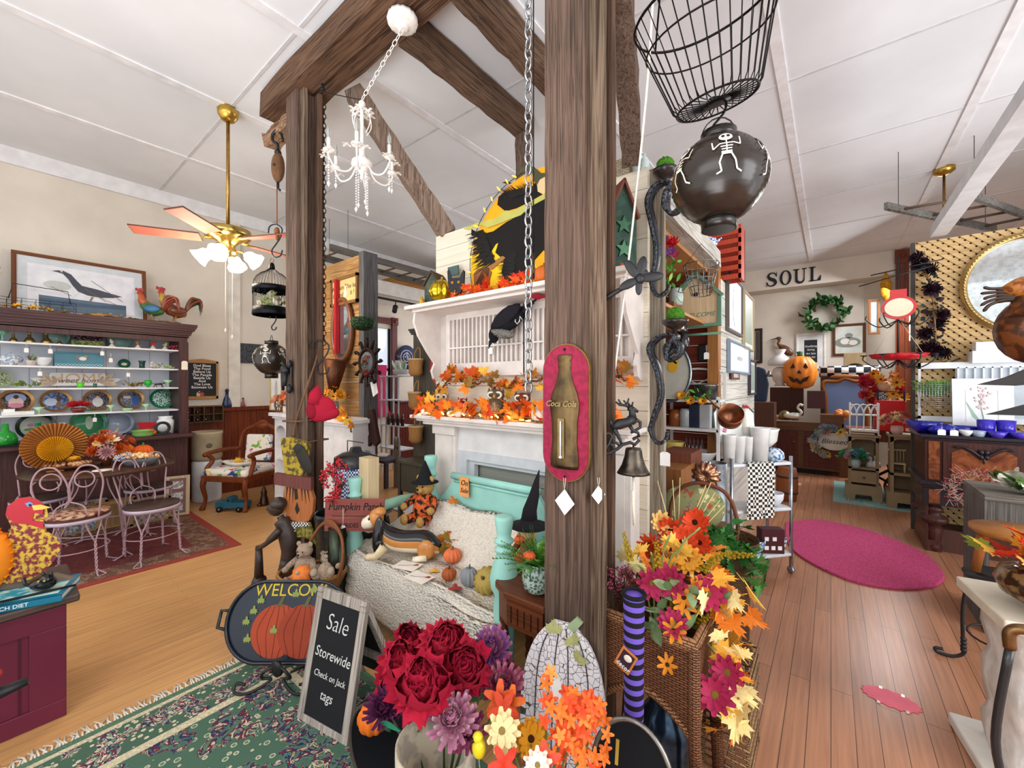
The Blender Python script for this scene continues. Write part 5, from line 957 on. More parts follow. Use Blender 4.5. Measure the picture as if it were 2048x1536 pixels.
for i in range(20):place(leafm(R.choice(['b6d66a','9cc44c'])),t,(U(-.04,.04),U(-.03,.03),.005),U(.03,.055),(U(-1,1),U(-1,1),.8))
# third shelf: home sign, greenery, glasses
t=thing('home_sign','carved cream sign reading sweet home over HOME, scrolled leaf ends','sign',hp(157,SHZ[2]+.0,WX+.14),RZ);SW=mt('ece6e2')
m=MB();m.bb(-.2,.2,0,.012,.02,.16);obj('board',m,SW,t)
for s_ in(-1,1):
 m=MB()
 for k,(a,L_)in enumerate(((.25,.19),(.75,.16),(1.2,.12),(-.1,.15))):
  q=[(s_*(.16+L_*cos(a)*f+w_*-sin(a)),.05+L_*sin(a)*f+w_*cos(a))for f,w_ in((0,0),(.4,.025),(.8,.02),(1,0),(.8,-.02),(.4,-.025))];m.mi=k%2;m.prism(q if s_>0 else q[::-1],-.004*k,.01);m.mi=2;m.prism([(q[0][0]*.3+x*.7,q[0][1]*.3+z*.7)for x,z in(q if s_>0 else q[::-1])],-.004*k-.003,.004)
 obj('scroll_leaf',m,[SW,mt('d2bda4'),mt('b8a28c')],t)
text('back_lettering','HOME',.15,mt('d6b795'),t,(0,-.001,.095));text('front_lettering','sweet home',.075,mt('6a6058'),t,(0,-.004,.075),shear=.35)
def clump(name,lab,u,z,cols,n,w_=.09,s_=.05,x=-6.2):
 t=thing(name,lab,'greenery',hp(u,z,x))
 for i in range(n):place(leafm(R.choice(cols),.5),t,(U(-.04,.04),U(-w_,w_),.008+U(0,.03)),U(.6,1.2)*s_,(U(-1,1),U(-1,1),.7))
 return t
clump('ivy_cutting','yellow green ivy cutting left of the home sign',52,SHZ[2],['a8b45a','7f9a3c','5e7a34'],30);clump('ivy_cutting','olive and brown ivy cutting right of the home sign',265,SHZ[2],['9a9a4a','7a8a3c','6a4a34'],26)
vessel('green_tumbler','bright lime green square tumbler before the home sign','glass',161,SHZ[2],[(.025,0),(.028,.055)],mt('58d428','gloss',.1),n=8);vessel('dark_tumbler','small dark teal tumbler right of the lime one','glass',190,SHZ[2],[(.015,0),(.016,.045)],mt('34685a','gloss'))
vessel('green_goblet','bright green footed goblet on the third shelf','goblet',296,SHZ[2],[(.022,0),(.008,.012),(.032,.03),(.036,.06),(.028,.085)],mt('2fb436','gloss',.08));vessel('martini_glass','pale green martini glass on the third shelf','glass',336,SHZ[2],[(.025,0),(.004,.006),(.004,.045),(.055,.085)],mt('a6dcae','gloss',.05))
t=thing('dog_figurine','small dark brown running dog figurine on the third shelf','figurine',hp(318,SHZ[2],-6.17),1.6);m=MB();m.tube([(-.04,0,.035),(0,0,.038),(.03,0,.04)],[.01,.012,.013],8);m.ball((.045,0,.05),(.012,.008,.009));[m.tube([(x,0,.03),(x+d,0,0)],.004,5)for x,d in((-.035,-.015),(-.03,.01),(.02,.02),(.03,-.005))];m.tube([(-.045,0,.04),(-.065,0,.05)],.003,5);obj('body',m,mt('4a3a38'),t)
for u,lab in((78,'pale green sherbet glass between the first two plates'),(222,'pale green sherbet glass right of the red flowers'),(292,'pale green sherbet glass between the last two plates'),(255,'shallow pale green glass dish before the fourth plate')):
 vessel('sherbet_glass',lab,'glass',u,SHZ[3],[(.025,0),(.005,.006),(.006,.03),(.045,.07)]if u!=255 else[(.03,0),(.05,.03)],mt('b2e0ae','gloss',.05),x=-6.18,group='pale green glasses on the plate shelf')
t=thing('flower_bowl','maroon bowl with crimson paper flowers among the plates','flowers',hp(157,SHZ[3],-6.18));m=MB();m.lathe(cup([(.04,0),(.06,.03),(.055,.05)]));obj('bowl',m,mt('7a3434','gloss'),t)
for i in range(7):place(mum('c8262c','d9383c'),t,(U(-.05,.05),U(-.07,.07),.07+U(0,.02)),.05,(U(-.5,1),U(-.6,.6),1))
p=hp(36,SHZ[3],-6.17);m=MB();m.bb(-.04,.04,-.1,.1,0,.035);m.bb(-.03,.03,-.09,-.02,.035,.06);one('white_gift_box','small white lidded dish before the first plate','dish',m,mt('eef0ee'),p)
# worktop
def bottle(u,lab,prof,mat,x=-6.0):return lathe_one('glass_bottle',lab,'bottle',hp(u,.921,x),prof,mat,22,'green glass bottles')
bottle(10,'round bright green bottle with a dark neck at the left edge',[(.05,0),(.075,.03),(.08,.07),(.06,.12),(.025,.15),(.022,.21),(.001,.21)],mt('17902c','gloss',.06));bottle(76,'long necked emerald decanter before the rose plate',[(.08,0),(.11,.01),(.1,.05),(.05,.09),(.022,.12),(.018,.2),(.026,.21),(.001,.21)],mt('0f7a48','gloss',.06));bottle(-16,'short green bottle with red band cut by the left edge',[(.05,0),(.06,.05),(.03,.1),(.03,.13),(.001,.13)],mt('2a9a3c','gloss',.06),-5.98)
vessel('green_casserole','pale green casserole dish with a lug handle','dish',287,.92,[(.08,0),(.095,.02),(.1,.06),(.11,.065)],mt('8fc46a','gloss'),x=-6.02);m=MB();m.prism([(-.07,0),(.05,0),(.08,.07),(-.09,.08)],-.03,.06);one('red_loaf_pan','red enamel loaf pan behind the green casserole','pan',m,mt('b82c34','gloss'),hp(295,.985,-6.2),RZ)
t=thing('white_crock','white enamel milk pail with a wire bail on the worktop','pail',hp(331,.921,-6.15));m=MB();m.lathe(cup([(.075,0),(.08,.15),(.06,.175),(.07,.2)]));obj('pail_body',m,mt('e9edf2','gloss'),t);m=MB();m.tube([(0,.07,.17),(.05,.05,.13),(.08,0,.11),(.05,-.05,.13),(0,-.07,.17)],.003,5);obj('bail',m,IRON,t)
t=thing('iron_trivet','black round iron bundt mould standing on edge at the worktop end','pan',hp(325,.925,-5.98),RZ);m=MB();m.tube([(.06*cos(q),0,.075+.06*sin(q))for q in[2*PI*k/24 for k in range(24)]],.015,8,True);m.bb(-.07,.07,-.025,.025,0,.02);obj('ring',m,IRON,t)
p=hp(20,.921,-5.98);m=MB();m.bb(-.05,.05,-.16,.12,0,.022);one('black_book','flat black box lying on the left of the worktop','box',m,BLACK,p)
# top of hutch
t=thing('wire_trough','long dark wire basket on top of the hutch','basket',(-6.25,.18,2.208));m=MB()
for i in range(9):x=-.36+i*.09;m.tube(spl([(-.1,x,.12),(-.08,x,.03),(0,x,.0),(.08,x,.03),(.1,x,.12)],4),.0022,5)
for a in range(7):q=PI*a/6;m.tube([(-.1*cos(q),-.36,.12-.12*sin(q)),(-.1*cos(q),.36,.12-.12*sin(q))],.002,4)
obj('wire_body',m,IRON,t);m=MB();m.tube([(0,.33,.12),(0,.31,.25),(0,-.05,.27),(0,-.08,.12)],.004,6);obj('wire_handle',m,IRON,t)
t=thing('yellow_flowers','low spray of yellow flowers and vines in front of the wire basket','flowers',(-6.08,.2,2.215))
for i in range(30):place(daisy('f2b632','8a5a20',9,1)if i%2 else leafm('8a7a3c'),t,(U(-.04,.04),U(-.3,.25),U(0,.03)),.035,(U(-.2,1),U(-1,1),1))
def goose(m):
 m.mi=1;m.prism([(-.33,-.26),(.33,-.26),(.33,-.12),(-.33,-.1)],-.0135,.001);m.mi=2;m.prism([(-.33,-.13),(.1,-.15),(.33,-.12),(.33,-.17),(-.33,-.2)],-.0145,.001)
 m.mi=3;m.prism([(-.24,.17),(-.2,.185),(-.16,.19),(-.1,.16),(-.06,.1),(-.02,.05),(.1,.03),(.22,.0),(.3,-.02),(.22,-.045),(.12,-.06),(.02,-.05),(-.05,-.02),(-.09,.04),(-.12,.1),(-.16,.155),(-.2,.165)],-.0155,.001)
 m.mi=4;m.prism([(-.18,.188),(-.165,.189),(-.16,.172),(-.175,.17)],-.0165,.001);m.prism(ell(-.2,.02,.1,.05),-.0132,.001);m.mi=5
 for a,b,c,d in((-.1,-.1,.0,.02),(0,.02,.16,-.1),(.05,.12,.3,-.08),(.1,-.05,.28,-.14),(-.25,.0,-.1,-.08)):m.prism([(a,b),(c,d),(c+.004,d+.003),(a+.004,b+.003)],-.016,.001)
 m.mi=6;m.prism([(.05,-.06),(.03,-.12),(.045,-.12),(.07,-.06)],-.016,.001)
picture('framed_print','large framed print of a goose decoy leaning on the left wall',(-6.45,.63,2.52),1.02,.66,RZ,'7a4a2c','ccd3d8','e3e4ea',.035,.07,goose,mats=['e3e4ea','5d7286','4a5f74','4d4f5a','c3c8c4','7a6a60','8a7a66'],tilt=-.12)
def rooster(label,loc,rz,s_,cb,cn,cw,ct,lean=0):
 t=thing('metal_rooster',label,'rooster',loc,0,'painted metal roosters',rot=(0,0,rz));q=lambda*a:[(x*s_,y*s_,z*s_)for x,y,z in a]
 m=MB();m.tube(q((-.1,0,.13),(-.04,0,.14),(.04,0,.17),(.09,0,.22)),[.03*s_,.065*s_,.07*s_,.05*s_],12);obj('body',m,mt(cb,'shiny',.3),t);m=MB();m.tube(q((.06,0,.19),(.11,0,.27),(.12,0,.34)),[.06*s_,.038*s_,.022*s_],10);obj('neck',m,mt(cn,'shiny',.3),t)
 m=MB();m.ball((.125*s_,0,.35*s_),(.03*s_,.022*s_,.025*s_));[m.ball(((.1+.02*i)*s_,0,(.385+.008*(i%2))*s_),(.013*s_,.006*s_,.02*s_),7)for i in range(4)];m.ball((.135*s_,0,.31*s_),(.012*s_,.01*s_,.025*s_),8);obj('comb',m,mt('a82c2c','shiny',.3),t);m=MB();m.tube(q((.15,0,.35),(.18,0,.34)),[.01*s_,.001],6);obj('beak',m,mt('d8a83c'),t)
 for sg in(-1,1):m=MB();m.ball((-.01*s_,sg*.06*s_,.16*s_),(.08*s_,.014*s_,.045*s_),12);obj('wing',m,mt(cw,'shiny',.3),t)
 m=MB()
 for i in range(9):
  a=.3+i*.13;m.tube(spl(q((-.09,(i%3-1)*.02,.15),(-.13-.03*cos(a),(i%3-1)*.03,.2+.12*sin(a)),(-.2-.04*cos(a),(i%3-1)*.03,.24+.08*sin(a*1.4)),(-.25,(i%3-1)*.03,.14+.06*i/3)),4),[.006*s_]+[.013*s_]*10+[.003*s_]*2,5);m.mi=i%2
 obj('tail',m,[mt(ct,'shiny',.3),mt('8a3a24','shiny',.3)],t)
 for sg in(-1,1):m=MB();m.tube(q((0,sg*.03,.1),(.01,sg*.035,.04),(0,sg*.035,.005)),.007*s_,6);m.tube(q((0,sg*.035,.005),(.045,sg*.035,.004)),.005*s_,5);m.tube(q((0,sg*.035,.005),(.03,sg*.06,.004)),.005*s_,5);obj('leg',m,mt('b07a34','shiny'),t)
rooster('painted metal rooster with a green breast and blue wing on the hutch',(-6.17,1.15,2.21),PI/2+2.6,.95,'3f6a34','b85a2a','2f6a9a','9a4a34');rooster('bronze metal rooster with a curling tail at the right end of the hutch',(-6.2,1.36,2.21),PI/2+3.2,1.05,'8a4a24','b8963a','6a3a2c','2f4a34');rooster('green metal rooster mostly cut off by the left edge',(-6.2,-.12,2.21),PI/2,1.0,'2f7a3a','3a5a2a','c8c83c','1f3a2a')
m=MB();m.ball((0,0,.02),(.04,.09,.022),10,nz=.2);m.ball((0,.1,.02),(.03,.05,.016),10,nz=.2);one('dried_leaf','curled tan dried leaf on the hutch top before the goose print','leaf',m,mt('c08a4a'),(-6.12,.72,2.208),.1)
garland('vine_garland','thin dried vine garland trailing along the hutch top','garland',[(-6.07,.35,2.22),(-6.06,.6,2.215),(-6.07,.85,2.22),(-6.06,1.1,2.215),(-6.07,1.38,2.22)],['8a7a4a','9a6a4a','a88a5a'],45,.03,spread=.03)
m=MB();m.prism([(-.03,-.05),(.03,-.05),(.03,.04),(.015,.055),(-.015,.055),(-.03,.04)],0,.002);one('shelf_tag','blank cream paper tag hanging at the hutch corner','price tag',m,mt('efe9d6'),(HX+.03,1.42,1.72),RZ)
for u,z,lab in((53,SHZ[0],'second brass bell'),(101,SHZ[0],'glass plate'),(205,SHZ[0],'grape box'),(222,SHZ[0]-.07,'bread box'),(80,SHZ[1],'succulent'),(257,SHZ[1],'green plate'),(190,SHZ[3],'child plate')):p=P(u,700,X=HX-.02);price_tag('small white price tag on the shelf edge below the %s'%lab,(HX-.034,p.y,z-.005),RZ,group='price tags')
# ---------------------------------------------------------------- round café table, wire chairs, rug
RUGB='7c5a4a,3f2f34,8a3a34,b59a78,2f3850'
m=MB();m.bb(-6.0,-4.33,-1.0,1.44,0,.006);m.mi=1;m.bb(-5.93,-4.40,-.95,1.37,.006,.0075);m.mi=2;m.bb(-5.68,-4.62,-.7,1.15,.0075,.009);one('persian_rug','dark red patterned rug under the round table','rug',m,[mt('9a4238','rug'),mt('6a4a3c','persian',h2='8a7058,6a4a3c,b09878,3c3040,7a3a30',sc=1.6),mt('6a2f30','persian',h2='6a2f30,5a2a30,8a4a3c,4a2a34,7a3a34',sc=1.4)])
TC=V((-5.18,.62,0));t=thing('cafe_table','round dark wooden café table on twisted wire legs','table',TC)
m=MB();m.lathe([(.001,.73),(.49,.73),(.5,.738),(.5,.752),(.49,.76),(.001,.76)],n=48);obj('tabletop',m,mt('54382a','wood',.3,h2='33211a',ax='x'),t)
PK=mt('b3959e','shiny',.4)
def twisted(m,p0,p1,r=.006,tw=22):
 p0,p1=V(p0),V(p1);d=(p1-p0).normalized();a=d.cross(V((0,1,.1))).normalized();b=d.cross(a);n=26
 for s_ in(0,PI):m.tube([p0.lerp(p1,i/n)+(a*cos(s_+i/n*tw)+b*sin(s_+i/n*tw))*r*.8 for i in range(n+1)],r,5)
def wire_leg(a,r0,r1,h,par,foot=.06,mat=PK):
 c_,s_=cos(a),sin(a);m=MB();q=(-s_,c_)
 for e in(-1,1):m.tube(spl([(c_*r0+e*q[0]*.06,s_*r0+e*q[1]*.06,h),(c_*r0*1.02+e*q[0]*.035,s_*r0*1.02+e*q[1]*.035,h*.8),(c_*(r0+r1)/2,s_*(r0+r1)/2,h*.58)],4),.0055,6)
 twisted(m,(c_*(r0+r1)/2,s_*(r0+r1)/2,h*.6),(c_*r1,s_*r1,.035));m.tube(spl([(c_*r1,s_*r1,.04),(c_*(r1+foot)+q[0]*.025,s_*(r1+foot)+q[1]*.025,.006),(c_*(r1+foot+.012),s_*(r1+foot+.012),.006),(c_*(r1+foot)-q[0]*.025,s_*(r1+foot)-q[1]*.025,.006),(c_*r1,s_*r1,.04)],4),.0055,6)
 return obj('leg',m,mat,par)
for k in range(4):wire_leg(k*PI/2+.3,.18,.34,.73,t)
m=MB();m.tube([(.3*cos(q),.3*sin(q),.22)for q in[2*PI*k/24 for k in range(24)]],.005,5,True);obj('stretcher_ring',m,PK,t)
def wire_chair(label,loc,rz,seat='4c3a34',cushion=None):
 t=thing('wire_chair',label,'chair',loc,rz,'pink wire café chairs')
 m=MB();m.lathe([(.001,.445),(.185,.445),(.19,.452),(.185,.462),(.001,.464)],n=32);obj('seat',m,mt(seat,'wood',.4),t);m=MB();m.lathe([(.186,.42),(.192,.42),(.192,.446),(.186,.446)],n=32);obj('seat_hoop',m,mt('c3b2c4','shiny',.4),t)
 for k in range(4):wire_leg(k*PI/2+PI/4,.17,.2,.44,t,.055)
 m=MB();m.tube([(.185*cos(q),.185*sin(q),.2)for q in[2*PI*k/24 for k in range(24)]],.0045,5,True);obj('stretcher_ring',m,PK,t)
 m=MB();m.tube(spl([(-.15,.13,.45),(-.17,.17,.6),(-.19,.2,.75),(-.15,.21,.86),(-.07,.21,.87),(-.02,.2,.78),(0,.19,.7)],5),.0065,6);m.tube(spl([(.15,.13,.45),(.17,.17,.6),(.19,.2,.75),(.15,.21,.86),(.07,.21,.87),(.02,.2,.78),(0,.19,.7)],5),.0065,6);obj('back_hoop',m,PK,t)
 m=MB();[m.tube([(e*(.09+.055*cos(q)),.205,.77+.06*sin(q))for q in[2*PI*k/16 for k in range(16)]],.0055,5,True)for e in(-1,1)];obj('heart_scrolls',m,PK,t)
 m=MB();twisted(m,(0,.19,.71),(0,.17,.6));[m.tube(spl([(0,.17,.6),(e*.07,.165,.56),(e*.09,.16,.5),(e*.08,.15,.45)],4),.0055,6)for e in(-1,1)];obj('back_stem',m,PK,t)
 if cushion:m=MB();m.lathe([(.001,.465),(.19,.465),(.2,.475),(.19,.487),(.001,.489)],n=32,rib=.03,ribs=30);obj('braided_pad',m,mt('7a3a34','speck',1,h2='c8a88a',sc=.8),t)
 return t
def fl_(u,v,z=.455):p=P(u,v,z=z);return(p.x,p.y,0)
wire_chair('pink wire café chair with a braided round pad, nearest the chest',fl_(155,1030),-1.9,'5a3a30',True);wire_chair('pink wire café chair with a bare seat, on the right front of the table',fl_(305,1008),2.4+PI*0-.6);wire_chair('pink wire café chair pushed in at the far side of the table',(-5.52,1.0,0),3.7);wire_chair('pink wire café chair behind the table on the left',(-5.75,.28,0),1.35)
# on the table
def tp(u,v,z=.76):p=P(u,v,z=z);return V((p.x,p.y,z+.001))
c=tp(135,938);t=thing('wooden_platter','oval wooden platter heaped with pot pourri and a sunflower','platter',c,.9);m=MB();m.lathe(cup([(.1,0),(.15,.02),(.19,.04)]),sc=(1.25,.7),n=30);obj('platter',m,mt('6e3a20','wood',.3),t)
m=MB();[m.ball((U(-.15,.15),U(-.08,.08),.035+U(0,.02)),U(.012,.02),7,nz=.1)for _ in range(70)];obj('pot_pourri',m,mt('b0714a','speck',h2='e0b890'),t);place(daisy('f0b428','6a3f1c',14,2),t,(.06,-.02,.075),.05,(0,-.3,1))
c=tp(113,945)+V((-.1,.0,0));t=thing('paper_turkey_fan','round honeycomb paper fan, tan outside and yellow inside','decoration',c,face(c))
for rr,y,col,col2,n in((.20,.03,'c98a4a','a5692f',44),(.105,-.03,'f7c52c','dda51f',40)):
 m=MB();cz_=.205 if rr>.15 else .19
 vs=[(0,y,cz_),(0,y-.01,cz_)];
 for i in range(n*2):a=PI*i/n;q=rr;vs.append((q*cos(a),y+(.02 if i%2 else-.02),cz_+q*sin(a)))
 for i in range(2*n):m.mi=0;m.add([vs[0],vs[2+i],vs[2+(i+1)%(2*n)]],[(0,1,2)]);m.m[-1]=i%2
 obj('paper_wheel',m,[mt(col),mt(col2)],t)
m=MB();m.bb(-.05,.05,-.04,.05,0,.008);m.bb(-.006,.006,-.005,.005,0,.1);obj('base',m,mt('a5692f'),t)
def bouquet_pts(n,r,zr):return[V((R.gauss(0,.45)*r,R.gauss(0,.45)*r,zr*U(.3,1)))for _ in range(n)]
c=tp(212,930);t=thing('autumn_bouquet','autumn bouquet of rust mums and cream blooms in a brown bottle','flowers',c);m=MB();m.lathe(cup([(.035,0),(.038,.09),(.02,.11),(.022,.14)]));obj('bottle',m,mt('6a3a24','gloss'),t)
for i in range(46):
 a=U(0,6.28);q=U(0,.17);d=V((cos(a)*q,sin(a)*q,.2+U(-.04,.09)-q*.25));k=R.random()
 me=mum('d4632a','b84a1c')if k<.3 else maple(R.choice(['f0b33c','d97a2a','8a2f2c','b87a2c']))if k<.7 else daisy('f1e2c4','c89a4a',10,1)if k<.82 else berries('7a2434')if k<.9 else mum('c8949a','e0b8b4');place(me,t,d,.055 if k<.3 else .07,d-V((0,0,.1)))
c=tp(243,925)+V((-.08,.02,0));pumpkin('orange honeycomb paper pumpkin at the back of the café table',c,.09,'f07a24','3f7a34',16,1.0);c2=tp(268,925);pumpkin('dark orange honeycomb pumpkin right of the bouquet',c2+V((-.1,.08,0)),.085,'e2641c','4a8a34',16,.9)
c=tp(280,930);t=thing('fruit_basket','grey basket lined with gingham holding candy corn coloured fillers','basket',c,.7);m=MB();m.lathe(cup([(.09,0),(.12,.04),(.14,.07)]),sc=(1.2,.8),n=24);obj('basket',m,mt('8f9096','wicker'),t);m=MB();[m.ball((U(-.12,.12),U(-.07,.07),.065+U(0,.03)),.016,7)for _ in range(50)];obj('filling',m,mt('e89a2c','speck',h2='f4e0b0',sc=1.5),t);m=MB();m.box((-.1,-.06,.07),(.12,.03,.05),(.3,.2,.6));m.box((-.13,.0,.09),(.06,.1,.02),(.2,.4,0));obj('gingham_cloth',m,mt('e6e6e6','check',h2='2a3350',sc=.012),t,bev=.006)
m=MB();m.lathe([(.001,0),(.07,.0),(.065,.004),(.001,.004)],n=9);one('doily','small cream lace doily lying on the café table','doily',m,mt('efe8da','cloth'),tp(220,938)+V((.03,-.05,0)))
t=thing('ghost_figure','small white ghost figure behind the table','figurine',(-5.9,.42,.921));m=MB();m.lathe([(.07,0),(.065,.06),(.06,.13),(.05,.18),(.02,.2)],n=16,rib=.06,ribs=5);obj('body',m,mt('f0efe8'),t);m=MB();m.ball((.058,-.02,.14),.008,7);m.ball((.056,.02,.14),.008,7);obj('eyes',m,BLACK,t)
c=(-6.0,1.12,.921);pumpkin('small orange jack-o-lantern on the worktop edge',c,.045,'e06a1c','4a6a2a',8,.85)
# goods leaning under the hutch
for(u,v,w_,h_,c1,k,lab,x)in((168,1018,.34,.3,'b8bcc0',('speck','6a7480'),'wire mesh panel in a wooden frame marked GLASS',-5.98),(232,1040,.3,.28,'a98a5c',('wood','6a4a2c'),'old wooden crate with a dark print beside the mesh panel',-5.95),(300,1040,.34,.26,'c3a878',('check','6a7a94'),'long box covered in a tan and blue chequered pattern',-5.85)):
 p=P(u,v,X=x);t=thing('leaning_crate',lab,'crate',(x,p.y,0),RZ,'goods leaning below the hutch',rot=(-.0,0,RZ));m=MB();m.bb(-w_/2,w_/2,-.05,.05,0,h_);obj('front_panel',m,mt(c1,k[0],h2=k[1],sc=.03 if k[0]=='check' else 1),t)
 m=MB();[m.bb(a,b,-.062,-.05,e,f)for a,b,e,f in((-w_/2,w_/2,h_-.03,h_),(-w_/2,w_/2,0,.025),(-w_/2,-w_/2+.025,0,h_),(w_/2-.025,w_/2,0,h_))];obj('edge_frame',m,mt('b08a55','wood'),t)
 if u==168:text('stencil','GLASS',.05,mt('4a3a2a'),t,(0,-.0635,h_+.02-.035))
p=P(358,1035,z=0);t=thing('photo_frame','tall cream frame holding three small photographs, leaning at the hutch end','picture frame',(p.x-.08,p.y,0),0,rot=(-.22,0,RZ-.3));m=MB();m.bb(-.11,.11,0,.02,0,.45);obj('frame',m,mt('cdb894','wood'),t);m=MB();m.bb(-.075,.075,-.004,.0,.03,.42);obj('inner_mount',m,mt('7d5a5c'),t);m=MB();[m.bb(-.05,.05,-.007,-.004,.055+i*.125,.14+i*.125)for i in range(3)];obj('photographs',m,mt('d9d6d2','speck',.4,h2='8a8a88',sc=1.2),t)
# chalkboard plaque, cubby shelf, crock
p=P(404,760,X=WX+.03);t=thing('blessing_chalkboard','framed chalkboard with a blessing in white letters and two birds','sign',(WX+.022,p.y,p.z),RZ)
m=MB();w_,h_=.36,.5;[m.bb(a,b,-.02,0,e,f)for a,b,e,f in((-w_/2,w_/2,-h_/2,-h_/2+.035),(-w_/2,-w_/2+.025,-h_/2,h_/2),(w_/2-.025,w_/2,-h_/2,h_/2),(-w_/2,w_/2,h_/2-.025,h_/2))];m.prism([(-w_/2,h_/2),(w_/2,h_/2),(.08,h_/2+.02),(0,h_/2+.03),(-.08,h_/2+.02)],-.02,.02);obj('frame',m,mt('b98850','wood'),t)
m=MB();m.bb(-w_/2+.02,w_/2-.02,-.012,-.002,-h_/2+.03,h_/2-.02);obj('slate',m,mt('23262c'),t)
for i,s_ in enumerate(('God Bless','The Food','Before Us','The People','Beside Us','And','The Love','Between Us')):text('lettering',s_,.047,WHITE,t,(.0,-.0125,h_/2-.06-i*.041),off=.0006)
m=MB();m.prism(ell(-.04,-.19,.022,.032),-.014,.002);m.prism([(-.05,-.16),(-.02,-.14),(-.03,-.18)],-.014,.002);m.mi=1;m.prism(ell(0,-.19,.022,.036),-.0145,.002);m.prism([(-.01,-.16),(.0,-.14),(.02,-.17)],-.0145,.002);obj('painted_birds',m,[mt('d9b3a8'),mt('b0503c')],t)
p=P(410,838,X=WX+.2);t=thing('cubby_shelf','dark wooden cubby shelf with eight pigeonholes below the chalkboard','shelf',(WX+.02,p.y,1.0),RZ)
m=MB();w_=.42;z0,z1=0,.2
m.bb(-w_/2,w_/2,-.15,.0,z0,z0+.012);m.bb(-w_/2,w_/2,-.15,.0,z1,z1+.012);m.bb(-w_/2,w_/2,-.15,0,.1,.108);m.bb(-w_/2,w_/2,-.01,0,0,z1);[m.bb(-w_/2+w_*i/4-.005,-w_/2+w_*i/4+.005,-.15,0,0,z1)for i in range(5)];obj('carcass',m,mt('6a4c34','wood',h2='402c1e'),t)
for i in range(6):m=MB();m.lathe([(.015,0),(.018,.02),(.008,.04),(.001,.05)]);one('tiny_bell','tiny dark trinket standing in a pigeonhole of the cubby shelf','trinket',m,mt('5f5a52','metal'),(WX+.12,p.y-.15+.09*(i%4),1.013+.098*(i//4)),0,'trinkets in the pigeonholes')
p=P(414,900,X=WX+.25);t=thing('stoneware_crock','tan stoneware crock on a white enamel base beside the hutch','crock',(WX+.24,p.y,0));m=MB();m.lathe([(.15,0),(.16,.02),(.16,.5),(.15,.52),(.001,.52)]);obj('white_drum',m,mt('e3e6ea','gloss'),t);m=MB();m.lathe(cup([(.15,.52),(.165,.56),(.165,.84),(.172,.86),(.172,.89)],.012),n=30);obj('crock',m,mt('b0a285','paint',.4),t);m=MB();m.ball((.168,-.02,.72),(.004,.035,.03));obj('maker_mark',m,mt('6a5f50'),t)
# figurines along the wainscot cap
for u,h,c1,lab in((455,.26,'1f2f52','tall dark blue glass bottle figure on the wainscot ledge'),(470,.11,'8a6a50','small standing figure in brown on the wainscot ledge'),(487,.13,'8a3f4a','small standing figure in a red jacket on the wainscot ledge')):
 p=P(u,815,X=WX+.05);t=thing('ledge_figurine',lab,'figurine',(WX+.035,p.y,1.18));m=MB();m.lathe([(h*.22,0),(h*.24,h*.1),(h*.16,h*.45),(h*.09,h*.6),(h*.07,h*.8)],n=12,sc=(.6,1));obj('body',m,mt(c1,'shiny'),t);m=MB();m.ball((0,0,h*.88),h*.1,8);obj('head',m,mt('3a2a24' if h<.2 else '24304a'),t)
p=P(547,735,X=WX+.01);picture('framed_sketch','tall pale framed sketch of a figure standing on the white mantel',(P(542,760,Y=2.25).x+.14,2.27,1.43),.26,.54,.15,'c9b98a','e6e2da','e3e0dc',.015,.03,lambda m:ellp(m,1,0,0,.03,.12),mats=['e3e0dc','b8b4b0'])
p=P(500,707,X=WX+.01);t=thing('muffin_tin','dark round cup baking tin hung flat on the left wall','pan',(WX+.012,p.y,p.z),RZ);m=MB();m.bb(-.2,.2,-.012,0,-.14,.14);[m.tube([(x+.045*cos(q),-.014,z+.045*sin(q))for q in[2*PI*k/16 for k in range(16)]],.007,5,True)for x in(-.13,0,.13)for z in(-.07,.07)];obj('tin',m,mt('54565a','metal',.5),t)
# armchair with floral seat
t=thing('carved_armchair','carved wooden armchair with a bright floral seat and back','armchair',(-5.78,1.93,0),math.radians(30));AW=mt('86421f','wood',.35,h2='5a2a12');FB_=mt('f2ece0','floral',.9,h2='d84a6a,3f6fa8,f0c84a,7fae4a,e88aa0,f2ece0,2f4a7a,f2ece0')
for x,y in((-.27,-.26),(.27,-.26)):m=MB();m.tube(spl([(x,y,.38),(x*1.03,y-.02,.28),(x,y+.01,.12),(x*1.05,y-.03,.0)],4),[.034,.034,.032,.03,.028,.026,.024,.022,.02,.02,.022,.028,.03],8);obj('front_leg',m,AW,t)
for x in(-.24,.24):m=MB();m.tube([(x,.24,.4),(x,.3,0)],[.028,.02],8);obj('rear_leg',m,AW,t)
m=MB();m.prism([(-.3,.34),(.3,.34),(.3,.41),(-.3,.41)],-.29,.56);obj('seat_rail',m,AW,t,bev=.01);m=MB();m.box((0,-.01,.44),(.58,.54,.09));obj('seat_cushion',m,FB_,t,bev=.035)
m=MB();m.tube(spl([(-.26,.24,.42),(-.28,.28,.7),(-.24,.31,.88),(-.1,.33,.95),(0,.34,1.0),(.1,.33,.95),(.24,.31,.88),(.28,.28,.7),(.26,.24,.42)],5),.026,8);m.ball((0,.32,.95),(.1,.025,.045),12,nz=.1);obj('back_frame',m,AW,t);m=MB();m.box((0,.275,.67),(.36,.06,.34),(-.12,0,0));obj('back_cushion',m,FB_,t,bev=.025)
for s_ in(-1,1):m=MB();m.tube(spl([(s_*.27,.25,.66),(s_*.3,.05,.67),(s_*.3,-.18,.66),(s_*.3,-.24,.64)],5),.026,8);m.tube(spl([(s_*.3,-.2,.65),(s_*.28,-.14,.57),(s_*.3,-.2,.48),(s_*.29,-.22,.4)],4),.026,8);obj('arm',m,AW,t)
